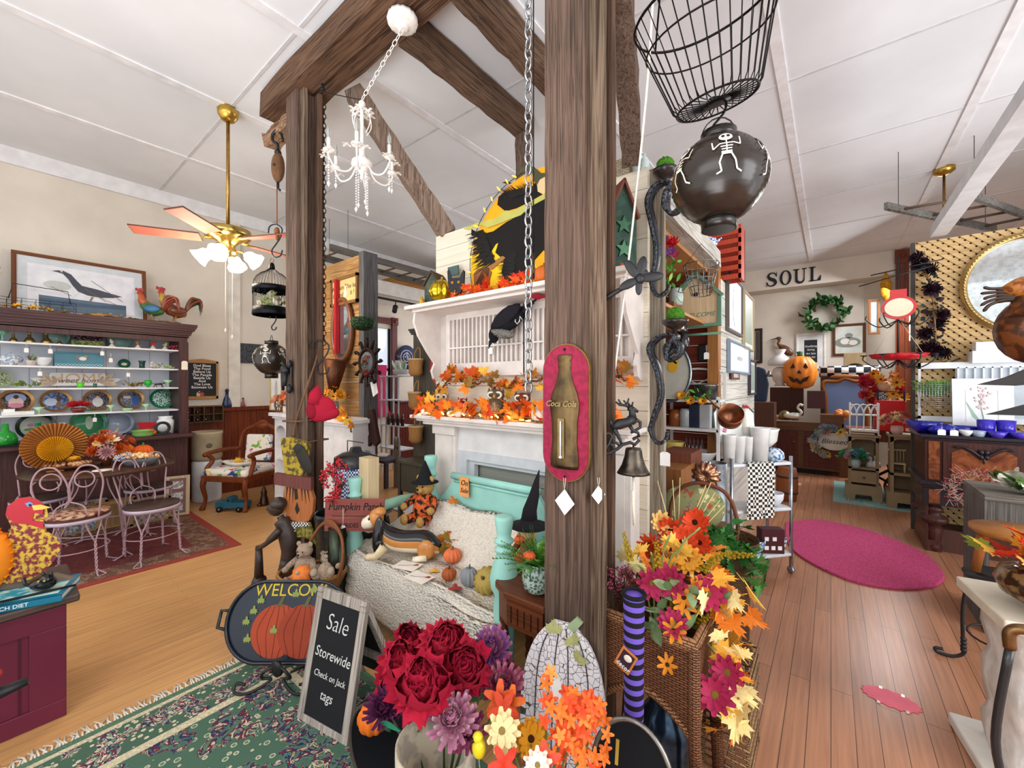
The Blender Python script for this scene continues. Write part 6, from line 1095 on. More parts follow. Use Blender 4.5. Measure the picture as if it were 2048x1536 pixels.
c=V((-5.78,1.93,.49));t=thing('fruit_dish','long white dish of gourds and dried leaves on the armchair','dish',c+V((.0,-.05,0)),.5);m=MB();m.lathe(cup([(.05,0),(.11,.03),(.14,.055)]),sc=(1.6,.7));obj('dish',m,mt('efeae2'),t);[place(maple(R.choice(['d99a3c','a86a34','e0b04a'])),t,(U(-.15,.15),U(-.06,.06),.05),.07)for _ in range(9)];a,b=pumpkin_meshes('e8b53a','6a5a2a',8,.8);o=obj('gourd',a,None,t,(.0,0,.06),sc=.045)
# toy truck below it
p=P(455,1024,z=0);t=thing('toy_truck','teal metal toy pick-up truck under the armchair','toy truck',(p.x-.02,p.y+.06,0),math.radians(218));TQ=mt('1f6378','shiny',.35)
m=MB();m.bb(-.18,-.02,-.07,.07,.05,.11);m.bb(-.18,.17,-.06,.06,.04,.06);obj('truck_bed',m,TQ,t,bev=.004);m=MB();m.prism([(-.02,.06),(.06,.06),(.06,.12),(.04,.165),(-.01,.165),(-.02,.15)],-.06,.12);obj('cab',m,TQ,t);m=MB();m.bb(.05,.17,-.06,.06,.05,.12);obj('bonnet',m,TQ,t,bev=.01);m=MB();m.bb(-.005,.03,-.0615,.0615,.115,.15);obj('cab_window',m,mt('2a3a44','gloss'),t)
for x in(-.12,.11):
 for y in(-.07,.07):m=MB();m.tube([(x,y-.014,.032),(x,y+.014,.032)],.032,16);m.mi=1;m.tube([(x,y-.017,.032),(x,y+.017,.032)],.012,10);obj('wheel',m,[mt('1c1c1e'),mt('9a9a98','metal')],t)
p=P(640-112,1010,z=0);t=thing('cat_statue','small dark metal gnome statue on the floor right of the armchair','statue',(p.x,p.y,0),.3);m=MB();m.lathe([(.06,0),(.05,.03),(.04,.09),(.03,.13),(.035,.16),(.02,.2),(.003,.26)],n=14);m.ball((0,-.045,.02),(.03,.05,.02));obj('body',m,mt('5a4038','metal',.4),t)
# ---------------------------------------------------------------- second mantel and board wall behind the left post
t=thing('corner_mantel','white fireplace mantel with an arched niche end, behind the left post','mantel',(-4.4,2.1,0));MX=mt('eeecec','paint',.4)
m=MB();m.bb(-.9,.88,-.06,.24,1.12,1.16);m.bb(-.87,.85,-.03,.24,1.09,1.12);obj('mantel_shelf',m,MX,t,bev=.004)
m=MB();m.bb(-.55,.85,0,.24,0,1.09);obj('face_panel',m,MX,t);m=MB();m.bb(-.87,-.85,0,.24,0,1.09);m.bb(-.57,-.55,0,.24,0,1.09);m.bb(-.87,-.55,.2,.24,0,1.09);[m.bb(-.86,-.56,.02,.22,z,z+.02)for z in(.05,.33,.6)];m.prism([(-.85,.92),(-.83,.97),(-.78,1.0),(-.71,1.01),(-.64,1.0),(-.59,.97),(-.57,.92),(-.57,1.09),(-.85,1.09)],0,.02);obj('niche_end',m,MX,t)
BW=mt('b58a58','oldwood',.7,h2='8a6238',ax='x',sc=.7);t=thing('board_partition','partition of rough tan boards with a grey edge beam behind the left post','partition',(-4.45,2.42,0));xr_=P(722,700,Y=2.36).x+4.45
for i,z in enumerate([.19*k for k in range(15)]):m=MB();m.beam((-1.1 if z<2.2 else-.2,-.03,z+.094),(xr_,-.03,z+.094),.05,.184,.002,6);obj('board',m,mt(['b98e5c','ab8050','c29a66'][i%3],'oldwood',.7,h2='8a6238',ax='x'),t)
m=MB();m.beam((xr_+.04,0,0),(xr_+.04,0,2.86),.09,.16,.004);obj('edge_beam',m,mt('6f7075','oldwood',h2='4f4c48'),t)
p=P(692,582,Y=2.35);t=thing('kitchen_sign','wooden framed plaque reading Kitchen Closed with a chicken','sign',(p.x,2.345,p.z));m=MB();[m.bb(a,b,-.03,0,e,f)for a,b,e,f in((-.27,.27,-.15,-.12),(-.27,.27,.12,.15),(-.27,-.24,-.15,.15),(.24,.27,-.15,.15))];obj('frame',m,mt('8a6238','wood'),t);m=MB();m.bb(-.24,.24,-.015,0,-.12,.12);obj('panel',m,mt('e3c68a'),t);text('lettering','Kitchen\nClosed',.075,mt('4a3a24'),t,(-.13,-.0155,.0),shear=.2);text('lettering',"I've had\nit !",.07,mt('4a3a24'),t,(.15,-.0155,.0),shear=.2);m=MB();m.prism(ell(.02,-.03,.03,.04),-.0165,.001);m.prism(ell(.03,.03,.015,.03),-.0165,.001);m.mi=1;m.prism(ell(.03,.06,.012,.01),-.0168,.001);obj('painted_chicken',m,[mt('f2ead8'),mt('b83a2a')],t)
p=P(684,660,Y=2.33);t=thing('oval_mirror','oval wall mirror in a copper brown frame on the board partition','mirror',(p.x,2.33,p.z));m=MB();m.tube([(.19*cos(q),0,.33*sin(q))for q in[2*PI*k/40 for k in range(40)]],.026,10,True);obj('frame',m,mt('7a4a2c','shiny',.3),t);m=MB();m.prism(ell(0,0,.185,.325,36),-.003,.003);g=mt('c8d2d4','metal',.03);obj('glass',m,g,t)
p=P(655,650,Y=2.2);m=MB();m.bb(-.018,.018,-.02,.02,-.3,.5);one('red_post_strip','narrow bright red strip standing behind the left post','strip',m,mt('b0202a'),(p.x,2.3,p.z))
p=P(668,640,Y=2.0);t=thing('wire_planter','round black wire planter with green glass hung beside the mirror','planter',(p.x+.1,2.24,p.z),0);m=MB();m.lathe(cup([(.05,-.08),(.1,-.06),(.12,0),(.1,.04)]),n=16);obj('bowl',m,mt('2f5a2c','speck',h2='141614',sc=2),t)
p=P(668,735,Y=2.2);m=MB();m.lathe([(.12,.1),(.04,-.25),(.001,-.25)],n=20);one('metal_cone','brown metal cone pail hanging behind the left post','pail',m,mt('6a4432','metal',.5),(p.x+.02,2.2,p.z-.02),rot=(0,.15,0))
def vase_flowers(name,lab,loc,r,h,vm,n,spread,cols,s_=.06,cat='flowers',z0=0):
 t=thing(name,lab,cat,loc);m=MB();m.lathe(cup([(r*.8,0),(r,h*.5),(r*.9,h)]));obj('vase',m,vm,t)
 for i in range(n):
  a=U(0,6.28);q=U(0,1)**.6*spread;d=V((cos(a)*q,sin(a)*q,h+spread*.9-q*.6+U(-.02,.03)));c=R.choice(cols);k=i%3;place(maple(c)if k==0 else mum(c,c)if k==1 else daisy(c,'8a5a24',9,1),t,d,s_*U(.8,1.2),d-V((0,0,h)))
 return t
p=P(668,826,Y=2.2);vase_flowers('mantel_bouquet','yellow and orange mum bouquet in a glass vase on the corner mantel',(p.x,2.2,1.16),.05,.16,mt('8f9aa8','gloss'),24,.13,['f3b33c','e8761f','d9482a','f1e2a4','f0a030'])
p=P(558,826,Y=2.12);vase_flowers('peach_bouquet','peach flowers beside a wooden wheel on the corner mantel',(p.x+.1,2.16,1.16),.04,.08,mt('d9cfc0'),16,.12,['f09a6a','e8784a','f3c8a4'])
p=P(550,812,Y=2.1);t=thing('wagon_wheel','small brown spoked wheel leaning on the corner mantel','wheel',(p.x,2.14,1.16),0);m=MB();m.tube([(.1*cos(q),0,.1+.1*sin(q))for q in[2*PI*k/24 for k in range(24)]],.011,7,True);[m.tube([(0,0,.1),(.1*cos(q),0,.1+.1*sin(q))],.005,5)for q in[2*PI*k/8 for k in range(8)]];m.ball((0,0,.1),(.02,.02,.02));obj('wheel',m,mt('7a543a','wood'),t)
garland('leaf_garland','short yellow leaf garland with lights at the corner mantel end','garland',[(-3.95,2.1,1.18),(-3.75,2.08,1.19),(-3.6,2.08,1.17),(-3.48,2.05,1.05)],['f3b33c','e89a2c','f0c84a','d9841c'],30,.08,'maple leaf garlands',.06);string_lights('fairy lights at the right end of the corner mantel',[(-4.0,2.05,1.17),(-3.8,2.04,1.175),(-3.6,2.04,1.17),(-3.52,2.04,1.16)],8,st=10)
p=P(742,725,Y=2.28);t=thing('star_wheel','dark iron toothed wheel with red berries and greenery on the grey beam','wall ornament',(p.x,2.24,p.z));m=MB();m.tube([(.13*cos(q),0,.13*sin(q))for q in[2*PI*k/30 for k in range(30)]],.017,8,True)
for k in range(12):q=2*PI*k/12;m.tube([(.13*cos(q),0,.13*sin(q)),(.21*cos(q),0,.21*sin(q)),(.225*cos(q+.05),0,.225*sin(q+.05))],[.016,.014,.022],7)
obj('toothed_ring',m,mt('3a2a26','metal',.6),t);m=MB();m.lathe([(.001,0),(.1,0),(.1,.01),(.001,.01)]);obj('grey_disc',m,mt('6f747a'),t,(0,.0,0),rot=(PI/2,0,0))
for i in range(22):place(R.choice([leafm('3f6a34'),berries('b8202c'),leafm('5a8a4a')]),t,(U(-.02,.08),-.03,U(-.12,.06)),.05,(U(-.5,1),-1,U(-1,.6)))
p=P(742,880,Y=2.25);m=MB();m.prism([(-.07,.28),(.02,.3),(.12,-.02),(.06,-.06),(.0,-.03),(-.1,-.12),(-.1,-.02),(-.04,.05)],0,.04);one('brown_scarf','dark brown cloth garment hanging on the grey beam','garment',m,mt('3a2220','cloth'),(p.x-.02,2.26,p.z),0,bev=.01)
m=MB();m.prism([(-.05,0),(.05,.02),(.08,-.1),(-.0,-.14)],0,.004);one('white_napkin','white folded paper clipped on the grey beam above the garment','paper',m,WHITE,(P(735,775,Y=2.24).x,2.3,P(735,765,Y=2.24).z),0)
# dark cupboard with hanging baskets, small table and far corner goods
p=P(843,960,Y=2.75);t=thing('grey_cupboard','tall narrow grey brown cupboard panel with baskets hung on it','cupboard',(p.x,2.78,0));m=MB();zt=P(843,655,Y=2.75).z;m.bb(-.17,.23,0,.3,0,zt-.06);obj('body',m,mt('5f5a50','wood',.6,h2='47433c'),t);m=MB();[m.bb(-.19-.008*i,.25,-.02-.01*i,.3,zt-.06+.02*i,zt-.042+.02*i)for i in range(3)];obj('cornice',m,mt('47443e'),t)
for u,v,rz,lab in((830,752,.15,'top splint basket hanging on the grey cupboard'),(828,818,-.1,'middle splint basket hanging on the grey cupboard'),(830,886,.1,'bottom splint basket hanging on the grey cupboard')):
 p=P(u,v,Y=2.68);t=thing('splint_basket',lab,'basket',(p.x,2.69,p.z-.0),rz,'splint baskets on the cupboard');m=MB();m.lathe(cup([(.055,0),(.085,.03),(.08,.09),(.09,.16),(.09,.175)]),n=10,sc=(1,.7));obj('splint_body',m,mt('b8864e','wood',.6),t);m=MB();m.lathe([(.092,.16),(.094,.178),(.088,.178),(.088,.16)],n=20,sc=(1,.7));obj('rim_band',m,mt('dab98a'),t);m=MB();m.tube(spl([(-.02,0,.17),(-.03,.02,.24),(0,.03,.29),(.04,.02,.27),(.06,0,.17)],4),.006,6);obj('handle',m,mt('b98a50'),t)
p=P(857,720,Y=2.66);m=MB();m.prism([(-.03,-.12),(.06,-.12),(.04,.1),(.02,.14),(0,.1)],0,.03);one('red_pennant','red wooden tulip shape on the cupboard right of the top basket','ornament',m,mt('a83a3c'),(p.x,2.7,p.z))
p=P(833,920,Y=2.55);t=thing('side_table','narrow dark olive side table below the splint baskets','table',(p.x,2.56,0));zt=p.z;DT=mt('4f4a3c','wood',.5);m=MB();m.bb(-.17,.22,-.12,.16,zt-.03,zt);obj('tabletop',m,DT,t,bev=.005);m=MB();m.bb(-.14,.19,-.1,.13,zt-.3,zt-.03);obj('apron',m,DT,t);[obj('leg',MB().bb(x,x+.035,y,y+.035,0,zt-.03),DT,t)for x in(-.16,.17)for y in(-.11,.12)]
FY=4.3
for i,(u,v,w_,h_,d_,c1,lab,cat,k)in enumerate(((745,960,.3,.42,.3,'3f4a66','low blue grey bench stacked with trinkets seen past the partition','bench','wood'),)):
 p=P(760,965,Y=3.6);t=thing('blue_grey_bench',lab,cat,(p.x,3.6,0));m=MB();m.bb(-.4,.35,-.15,.2,.36,.4);obj('seat',m,mt('4a4650',k),t);[obj('leg',MB().bb(x,x+.05,y,y+.05,0,.36),mt('4a4650',k),t)for x in(-.38,.28)for y in(-.13,.13)]
for(u,v,nm,lab,prof,c1,yy)in((757,925,'white_tray','white wicker tray of trinkets on the blue grey bench',[(.1,0),(.13,.04)],'e6e2de',3.6),(735,905,'white_planter','white planter with a pink doll on top',[(.06,0),(.09,.14)],'dfe2e6',4.3),(802,750,'silver_planter','silver oval planter with pale greenery on the white shelf stand',[(.1,0),(.12,.08)],'cfd4d8',4.2)):
 p=P(u,v,Y=yy);z={'white_tray':.4,'white_planter':.8,'silver_planter':1.66}[nm];t=thing(nm,lab,'container',(p.x,yy,z));m=MB();m.lathe(cup(prof),n=18,sc=(1.4,1));obj('bowl',m,mt(c1),t)
 if nm=='silver_planter':[place(leafm(R.choice(['a8c8a0','dfe6e2'])),t,(U(-.12,.12),0,.07),U(.08,.2),(U(-.5,.5),-.2,1))for _ in range(20)]
 if nm=='white_planter':m=MB();m.ball((0,0,.2),(.06,.05,.08));m.ball((0,0,.3),.045);m.tube([(-.03,0,.33),(-.035,0,.38)],.014,6);m.tube([(.03,0,.33),(.035,0,.38)],.014,6);obj('pink_doll',m,mt('e0a0b0','fuzz'),t)
 if nm=='white_tray':m=MB();[m.ball((U(-.12,.12),U(-.06,.06),.05),.025,8)for _ in range(9)];obj('trinkets',m,mt('b98a6a','speck',h2='e0d8d0'),t)
t=thing('shelf_stand','slim white tiered shelf stand by the far wall','shelf',(P(785,900,Y=4.2).x,4.2,0));m=MB();[m.bb(x-.012,x+.012,y-.012,y+.012,0,1.62)for x in(-.14,.0)for y in(-.12,.12)];[m.bb(x-.012,x+.012,-.13,.13,z,z+.015)for x in(-.14,)for z in(.1,)];obj('uprights',m,mt('c9ced8','shiny'),t);[obj('shelf',MB().bb(-.17,.42,-.14,.14,z,z+.02),mt('d9dde4'),t)for z in(.42,.8,1.22,1.62)]
for u in(783,792,801,810):p=P(u,870,Y=4.15);m=MB();m.lathe([(.03,0),(.032,.12),(.015,.15),(.016,.19),(.001,.19)],n=12);one('sauce_bottle','dark sauce bottle standing on the shelf stand','bottle',m,mt('3a1c18','gloss'),(p.x,4.1,.82),0,'sauce bottles')
p=P(810,710,Y=4.4);t=thing('patterned_platter','dark blue platter with a white ring pattern on the far wall','platter',(P(812,710,X=WX+.05).x,P(812,710,X=WX+.05).y,P(812,715,X=WX+.05).z),RZ);m=MB();m.lathe([(.001,0),(.22,0),(.24,.02),(.001,.012)],n=30);m.mi=1;[m.tube([(r_*cos(q),r_*sin(q),.02)for q in[2*PI*k/24 for k in range(24)]],.006,5,True)for r_ in(.08,.14)];obj('platter',m,[mt('3a4468','gloss'),mt('e0e0e6')],t,rot=(PI/2,0,0))
p=P(752,700,X=WX+.1);m=MB();m.prism([(-.1,.5),(.14,.5),(.1,0),(.2,-.45),(-.05,-.45),(-.12,0)],0,.05);one('pink_cloth','long pink cloth hanging at the far window','cloth',m,mt('c83a6a','cloth'),(WX+.15,P(762,760,X=WX+.15).y,1.35),RZ,bev=.015)
m=MB();m.bb(-.9,.9,-.6,.9,0,.012);one('blue_rug','pale blue and white patterned rug seen past the partition','rug',m,mt('dfe3ea','persian',h2='dfe3ea,8fa6c8,c8d2e2,6f88b0,eef0f2',sc=.9),(-3.5,3.55,0),0)
t=thing('bunny_stand','grey wooden bunny head cutout behind the trinket tray','cutout',(P(790,935,Y=3.6).x,3.62,.0));m=MB();m.bb(-.06,.06,0,.03,0,.4);m.prism(ell(0,.5,.07,.1),0,.03);m.prism(ell(-.035,.64,.025,.09),0,.03);m.prism(ell(.035,.64,.025,.09),0,.03);obj('cutout',m,mt('9c9a98','wood'),t)
# ---------------------------------------------------------------- foreground
m=MB();m.bb(-2.5,-.8,-1.2,1.2,0,.008);m.mi=1;m.bb(-2.44,-.85,-1.2,1.15,.008,.0095);m.mi=2;m.bb(-2.2,-1.05,-1.2,.93,.0095,.011);m.mi=3;[m.bb(a,b,c,d,.0095,.0125)for a,b,c,d in((-2.24,-2.2,-1.2,.97),(-2.2,-1.0,.93,.97),(-2.46,-2.44,-1.2,1.17))]
m.mi=3
one('green_rug','green rug with cream, red and navy floral pattern under the chalkboard','rug',m,[mt('5f7f66','rug'),mt('4a6856','persian',h2='4a6856,d8d0b4,8a2f36,1f2f58,6a8a76,cfc6aa',sc=1.3),mt('4c6c5a','persian',h2='4c6c5a,c4c2a4,7a2a30,22335c,5f7f6a',sc=.95),mt('d9cfae','rug')])
m=MB();[m.tube([(-2.5,y,.006),(-2.53+U(-.01,.01),y+U(-.01,.01),.005),(-2.56+U(-.015,.01),y+U(-.02,.02),.003)],.004,4)for y in[-.3+.011*i for i in range(136)]];tag(obj('rug_fringe',m,mt('e6e0cf','cloth')),'cream fringe along the left edge of the green rug','fringe',None,'stuff')
# low chest with book, paper turkey and cats
t=thing('low_chest','burgundy panelled low chest with a dark plank top, bottom left','chest',(-2.96,-.35,0));BG=mt('672438','paint',.4,sc=.5);DK=mt('4a1626','paint')
m=MB();m.bb(-.22,.22,-.6,.56,0,.51);obj('body',m,BG,t);m=MB();[m.bb(.22,.232,a,b,c,d)for a,b,c,d in((-.6,.56,.41,.5),(-.6,.56,0,.08),(.45,.56,.08,.41))];obj('face_frame',m,BG,t,bev=.003)
m=MB();[m.bb(.22,.2235,y,y+.007,.08,.41)for y in(-.2,-.03,-.015,.12,.255,.27,.42)];obj('panel_grooves',m,DK,t);m=MB();m.bb(-.25,.26,-.65,.6,.51,.545);obj('top',m,mt('5c4a40','wood',.35,h2='352c2c',ax='y'),t,bev=.008)
p=P(60,1150,z=.55);t=thing('cook_book','teal hardback book lying on the chest','book',(-2.82,.1,.546),math.radians(70));BK=mt('16708c','shiny',.25)
m=MB();m.bb(-.17,.14,-.12,.12,0,.003);m.bb(-.17,.14,-.12,.12,.027,.03);m.bb(-.17,.14,-.12,-.117,0,.03);obj('cover',m,BK,t);m=MB();m.bb(-.165,.134,-.117,.115,.003,.027);obj('pages',m,mt('efece6'),t);text('spine_lettering','BEACH DIET',.022,WHITE,t,(-.02,-.1205,.015));m=MB();m.bb(-.12,.12,-.09,.06,.03,.0305);obj('cover_art',m,mt('2a9ab0','speck',.3,h2='bfe0d8',sc=.5),t)
t=thing('paper_turkey','printed cardboard turkey head and breast with an orange honeycomb body','decoration',(-2.88,.08,.578),math.radians(62));tu=lambda L:[((u-50)*.00285,(1120-v)*.00285)for u,v in L]
m=MB();m.prism(tu([(36,1110),(20,1098),(4,1094),(10,1070),(28,1052),(36,1036),(40,1022),(34,1002),(36,990),(48,978),(60,976),(72,984),(80,996),(82,1010),(76,1018),(80,1034),(92,1046),(98,1062),(90,1082),(78,1098),(62,1108)])[::-1],0,.004);obj('breast',m,mt('c9a83c','speck',.5,h2='7a2c34',sc=1.3),t)
m=MB();m.prism(tu([(34,1002),(36,988),(48,977),(60,976),(72,984),(78,992),(76,1006),(66,1002),(64,1014),(76,1018),(78,1030),(60,1020),(44,1016)])[::-1],-.003,.003);m.mi=1;m.prism(tu([(64,990),(74,990),(86,996),(76,998),(66,998)])[::-1],-.005,.003);m.mi=2;m.prism(tu([(56,986),(62,984),(66,988),(60,992)])[::-1],-.005,.003);m.mi=3;m.prism(tu([(60,989),(62,987),(64,989),(62,991)])[::-1],-.007,.003);obj('head',m,[mt('b52c38'),mt('e3c25a'),mt('6a9ac8'),BLACK],t)
m=MB();n=50;[m.add([(-.13,0,.15),(-.13+.115*cos(PI*i/25),.02*(-1)**i,.15+.15*sin(PI*i/25)),(-.13+.115*cos(PI*(i+1)/25),-.02*(-1)**i,.15+.15*sin(PI*(i+1)/25))],[(0,1,2)])for i in range(n)];m.ball((-.13,0,.15),(.11,.06,.145),44);obj('honeycomb_body',m,mt('f28c1c','paint',.7),t);m=MB();m.prism(tu([(4,1122),(110,1122),(84,1108),(20,1108)])[::-1],.02,.03);obj('stand',m,mt('7a6a5c'),t);m=MB();m.prism(tu([(38,990),(46,974),(56,1000)])[::-1],.006,.004);obj('paper_hat',m,mt('7a6a5c'),t)
for dx,rz,lab in((-.02,.2,'black cat figure with gold eyes at the left of the chest'),(.155,-.4,'black dog figure with a white ear in front of the turkey')):
 t=thing('black_figurine',lab,'figurine',(-2.73-dx*.3,-.02+dx*1.05,.578),math.radians(70)+rz);m=MB();m.ball((0,0,.03),(.05,.035,.03),12);m.ball((.03,-.02,.055),(.026,.024,.024),10);m.tube([(.02,-.02,.07),(.014,-.02,.09)],[.009,.003],6);m.tube([(.045,-.02,.07),(.05,-.02,.088)],[.009,.003],6);m.tube([(-.04,0,.02),(-.07,0,.03),(-.075,0,.06)],.007,6);obj('body',m,mt('131316','gloss'),t);m=MB();[m.ball((.03+s_*.011,-.043,.058),.004,6)for s_ in(-1,1)];obj('eyes',m,mt('d8b04a'),t)
m=MB();m.tube([(-.14,0,0),(.14,0,0)],.005,8);one('black_pen','thin black rod lying across the teal book','rod',m,BLACK,(-2.74,.1,.583),math.radians(80))
t=thing('red_peeler','red enamel dish on a black cast iron clamp stand at the left edge','hand tool',(-2.0,-.06,0));zt=P(5,1345,X=-2.0).z;m=MB();m.lathe([(.001,0),(.055,0),(.062,.012),(.055,.022),(.001,.018)],n=28);obj('dish',m,mt('b8303a','paint',.4),t,(.02,.02,zt));m=MB();m.tube([(0,0,0),(0,0,zt)],[.03,.02],10);m.tube([(0,.0,zt-.03),(.02,.08,zt-.05),(.03,.13,zt-.04)],[.02,.018,.012],8);obj('clamp_stand',m,IRON,t)
# welcome tray on an easel
tp_=P(570,1352,z=.03);t=thing('welcome_tray','black oval handled tray painted with pumpkins and the word WELCOME','tray',(tp_.x-.03,tp_.y,.07),0,rot=(-.3,0,math.radians(38)))
ov=[(x,.2+z)for x,z in[((.13 if cos(q)>0 else-.13)+.19*cos(q),.19*sin(q))for q in[2*PI*(i+.5)/44 for i in range(44)]]]
m=MB();m.prism(ov,0,.012);obj('tray_plate',m,mt('17202f','shiny',.35),t);m=MB();m.tube([(x*1.0,-.006,z)for x,z in ov],.009,7,True);obj('rim',m,mt('141a26','shiny'),t)
for s_ in(-1,1):m=MB();m.tube([(s_*.315,-.002,.25),(s_*.36,-.002,.25),(s_*.365,-.002,.17),(s_*.315,-.002,.16)],.009,7);obj('handle',m,mt('141a26','shiny'),t)
def paint(pts,c,y,name='painted_pumpkin',par=None):m=MB();m.prism(pts,y,.001);return obj(name,m,mt(c,'paint',.7),par or t)
for cx_,rx,c,y in((-.06,.13,'a8462c',-.0015),(.08,.13,'9a3f28',-.003)):
 o=paint(ell(cx_,.155,rx,.125,26),c,y);m=MB()
 for k in(-.7,-.35,0,.35,.7):q=spl([(cx_+k*rx*.5,0,.27),(cx_+k*rx*1.05,0,.155),(cx_+k*rx*.6,0,.035)],5);m.tube([(a.x,y-.0003,a.z)for a in q],.0013,4)
 obj('rib_lines',m,mt('5f2418'),o);paint([(cx_-.03,.27),(cx_-.01,.275),(cx_+.01,.32),(cx_+.025,.315),(cx_+.012,.275),(cx_+.035,.268)],'5f5a3c',y-.001,'painted_stem')
m=MB();m.mi=0;[m.prism([(x+a*.034*1.3,z+(b-.4)*.05)for a,b in MAPLE][::-1],-.0045,.001)for x,z in((-.19,.25),(-.22,.2),(-.16,.3),(.02,.33),(.11,.35),(-.2,.12),(-.07,.16),(.2,.3))];obj('painted_leaves',m,mt('86924e'),t)
text('lettering','WELCOME',.085,mt('cdb23c'),t,(0,-.002,.345),shear=.05,width=.98)
t=thing('scroll_easel','low black wrought iron scroll easel holding the welcome tray','easel',(tp_.x,tp_.y-.02,0),math.radians(38));m=MB()
for s_ in(-1,1):m.tube(spl([(0,-.02,.11),(s_*.05,-.05,.1),(s_*.07,-.04,.06),(s_*.03,-.03,.045),(s_*.1,-.08,.02),(s_*.16,-.1,.03),(s_*.17,-.08,.06),(s_*.13,-.07,.05)],5),.007,7);m.tube([(s_*.05,0,.06),(s_*.08,.14,.005)],.006,6)
m.ball((0,-.03,.1),(.03,.012,.04),8,nz=.2);obj('scrollwork',m,IRON,t)
# chalkboard easel
A_=P(592,1440,z=0);B_=P(692,1499,z=0);mid=(A_+B_)/2;ang=math.atan2((B_-A_).y,(B_-A_).x);wch=(B_-A_).length
t=thing('sale_chalkboard','whitewashed A-frame chalkboard with a chalked sale notice','sign',mid,ang);OW=mt('b5ada4','oldwood',h2='7d736c',ax='z');hch=.56;tl=-.2
fr_=obj('front_leaf',MB().bb(-wch/2+.03,wch/2-.03,.004,.012,.03,hch-.03),mt('1d1e21','paint',.8),t,rot=(tl,0,0));m=MB();w2=wch/2;[m.bb(*q)for q in((-w2,w2,0,.022,0,.038),(-w2,w2,0,.022,hch-.045,hch),(-w2,-w2+.038,0,.022,.038,hch-.045),(w2-.038,w2,0,.022,.038,hch-.045))];obj('frame',m,OW,fr_,bev=.003)
for s_,z,sz in(('Sale',.43,.1),('Storewide',.30,.06),('Check on Jack',.215,.038),('tags',.14,.055)):text('chalk_writing',s_,sz,mt('d8d8d4'),fr_,(0,.0025,z),shear=.2,ext=.0005,off=-.0012 if sz>.06 else 0,width=.9)
top=V((0,hch*sin(-tl),hch*cos(tl)));m=MB();[m.beam(top+V((x,0,-.01)),(x,.36,0),.034,.02,.001)for x in(-w2+.02,w2-.02)];m.box((0,.24,.22),(wch-.05,.02,.03));obj('back_leaf',m,OW,t);m=MB();m.add([(-w2+.03,.12,hch-.06),(w2-.03,.12,hch-.06),(w2-.03,.33,.06),(-w2+.03,.33,.06)],[(0,1,2,3)]);obj('back_slate',m,mt('1d1e21','paint',.8),t)
# iron boy lamp base, wicker basket with bears, scarecrow sign
p=P(578,1180,z=0);p=P(578,1110,d=2.72);t=thing('bronze_child','dark bronze statue of a child bending over, left of the bear basket','statue',(p.x,p.y,0),-.9);BZ=mt('35261f','shiny',.45)
m=MB();[m.tube(spl([(x,.02,0),(x,.0,.12),(x*.9,-.02,.22),(x*.7,.0,.34)],4),[.022]*4+[.026]*4+[.036]*5,10)for x in(-.045,.045)];m.tube(spl([(0,.0,.3),(0,.01,.4),(0,-.01,.5),(0,-.04,.58),(0,-.06,.62)],4),[.055]*5+[.058]*5+[.05]*4+[.022]*3,12);m.ball((0,-.085,.675),(.048,.052,.056),14);m.ball((0,-.07,.70),(.053,.053,.045),14,nz=.04);m.ball((0,-.14,.665),(.008,.012,.01),6);[m.tube(spl([(x,-.03,.55),(x*1.35,-.1,.47),(x*.9,-.18,.42)],4),[.022]*4+[.016]*5,8)for x in(-.055,.055)];m.tube([(0,-.2,.2),(0,-.2,.42)],[.03,.02],8);m.ball((0,-.2,.17),(.05,.05,.06),10,nz=.1);m.lathe([(.09,0),(.085,.02),(.02,.03)],(0,-.1,0));obj('figure',m,BZ,t)
p=P(625,1165,d=2.55);bk=V((p.x,p.y,0));bz=P(625,1195,d=2.5).z-.02;t=thing('bear_basket','oval wicker basket with a tall bent handle holding teddy bears','basket',(bk.x,bk.y,max(0,bz)),.7)
m=MB();m.lathe(cup([(.1,0),(.14,.05),(.17,.12),(.18,.15)],.01),n=30,sc=(1.15,.85));obj('basket_body',m,mt('9a6a40','wicker'),t);m=MB();m.tube([(.2*cos(q),.15*sin(q),.155)for q in[2*PI*k/30 for k in range(30)]],.012,7,True);obj('rim',m,mt('a87a4a','wicker'),t);m=MB();[m.tube(spl([(.13+e*.012,-.06,.02),(.2,-.06+e*.01,.2),(.19,-.02,.36),(.1,.05,.44+e*.012),(0,.1,.4),(-.12,.1,.2)],6),.009,6)for e in(-1,0,1)];obj('handle',m,mt('8a5430','wood'),t)
bear('taupe teddy bear slumped in the wicker basket, left one',(bk.x-.06,bk.y-.02,max(0,bz)+.1),.5,'b09a86',.95,group='bears in the wicker basket');bear('beige teddy bear lying back at the right of the wicker basket',(bk.x+.1,bk.y+.02,max(0,bz)+.1),.9,'c0ab94',.9,group='bears in the wicker basket',lying=True)
pumpkin('soft orange plush pumpkin with an aqua stem in the bear basket',(bk.x+.03,bk.y-.08,max(0,bz)+.12),.065,'e8813a','9fc8b8',8,.8,rot=(.9,0,.5))
p=P(605,1090,Y=1.28);t=thing('scarecrow_sign','tall wooden scarecrow cutout with a crow on its hat, leaning on the left post','sign',(p.x,1.27,P(605,1090,Y=1.3).z-.0),math.radians(25));sc_=lambda L:[((u-600)*.0037,(1090-v)*.0037)for u,v in L]
m=MB();m.prism(sc_([(556,895),(570,892),(612,900),(614,906),(604,962),(566,960)])[::-1],0,.03);obj('hat_crown',m,mt('4f4326','speck',.7,h2='a8902c',sc=.7),t);m=MB();m.prism(sc_([(546,957),(624,962),(624,984),(546,978)])[::-1],-.015,.03);obj('hat_brim',m,mt('6e3d38','wood'),t)
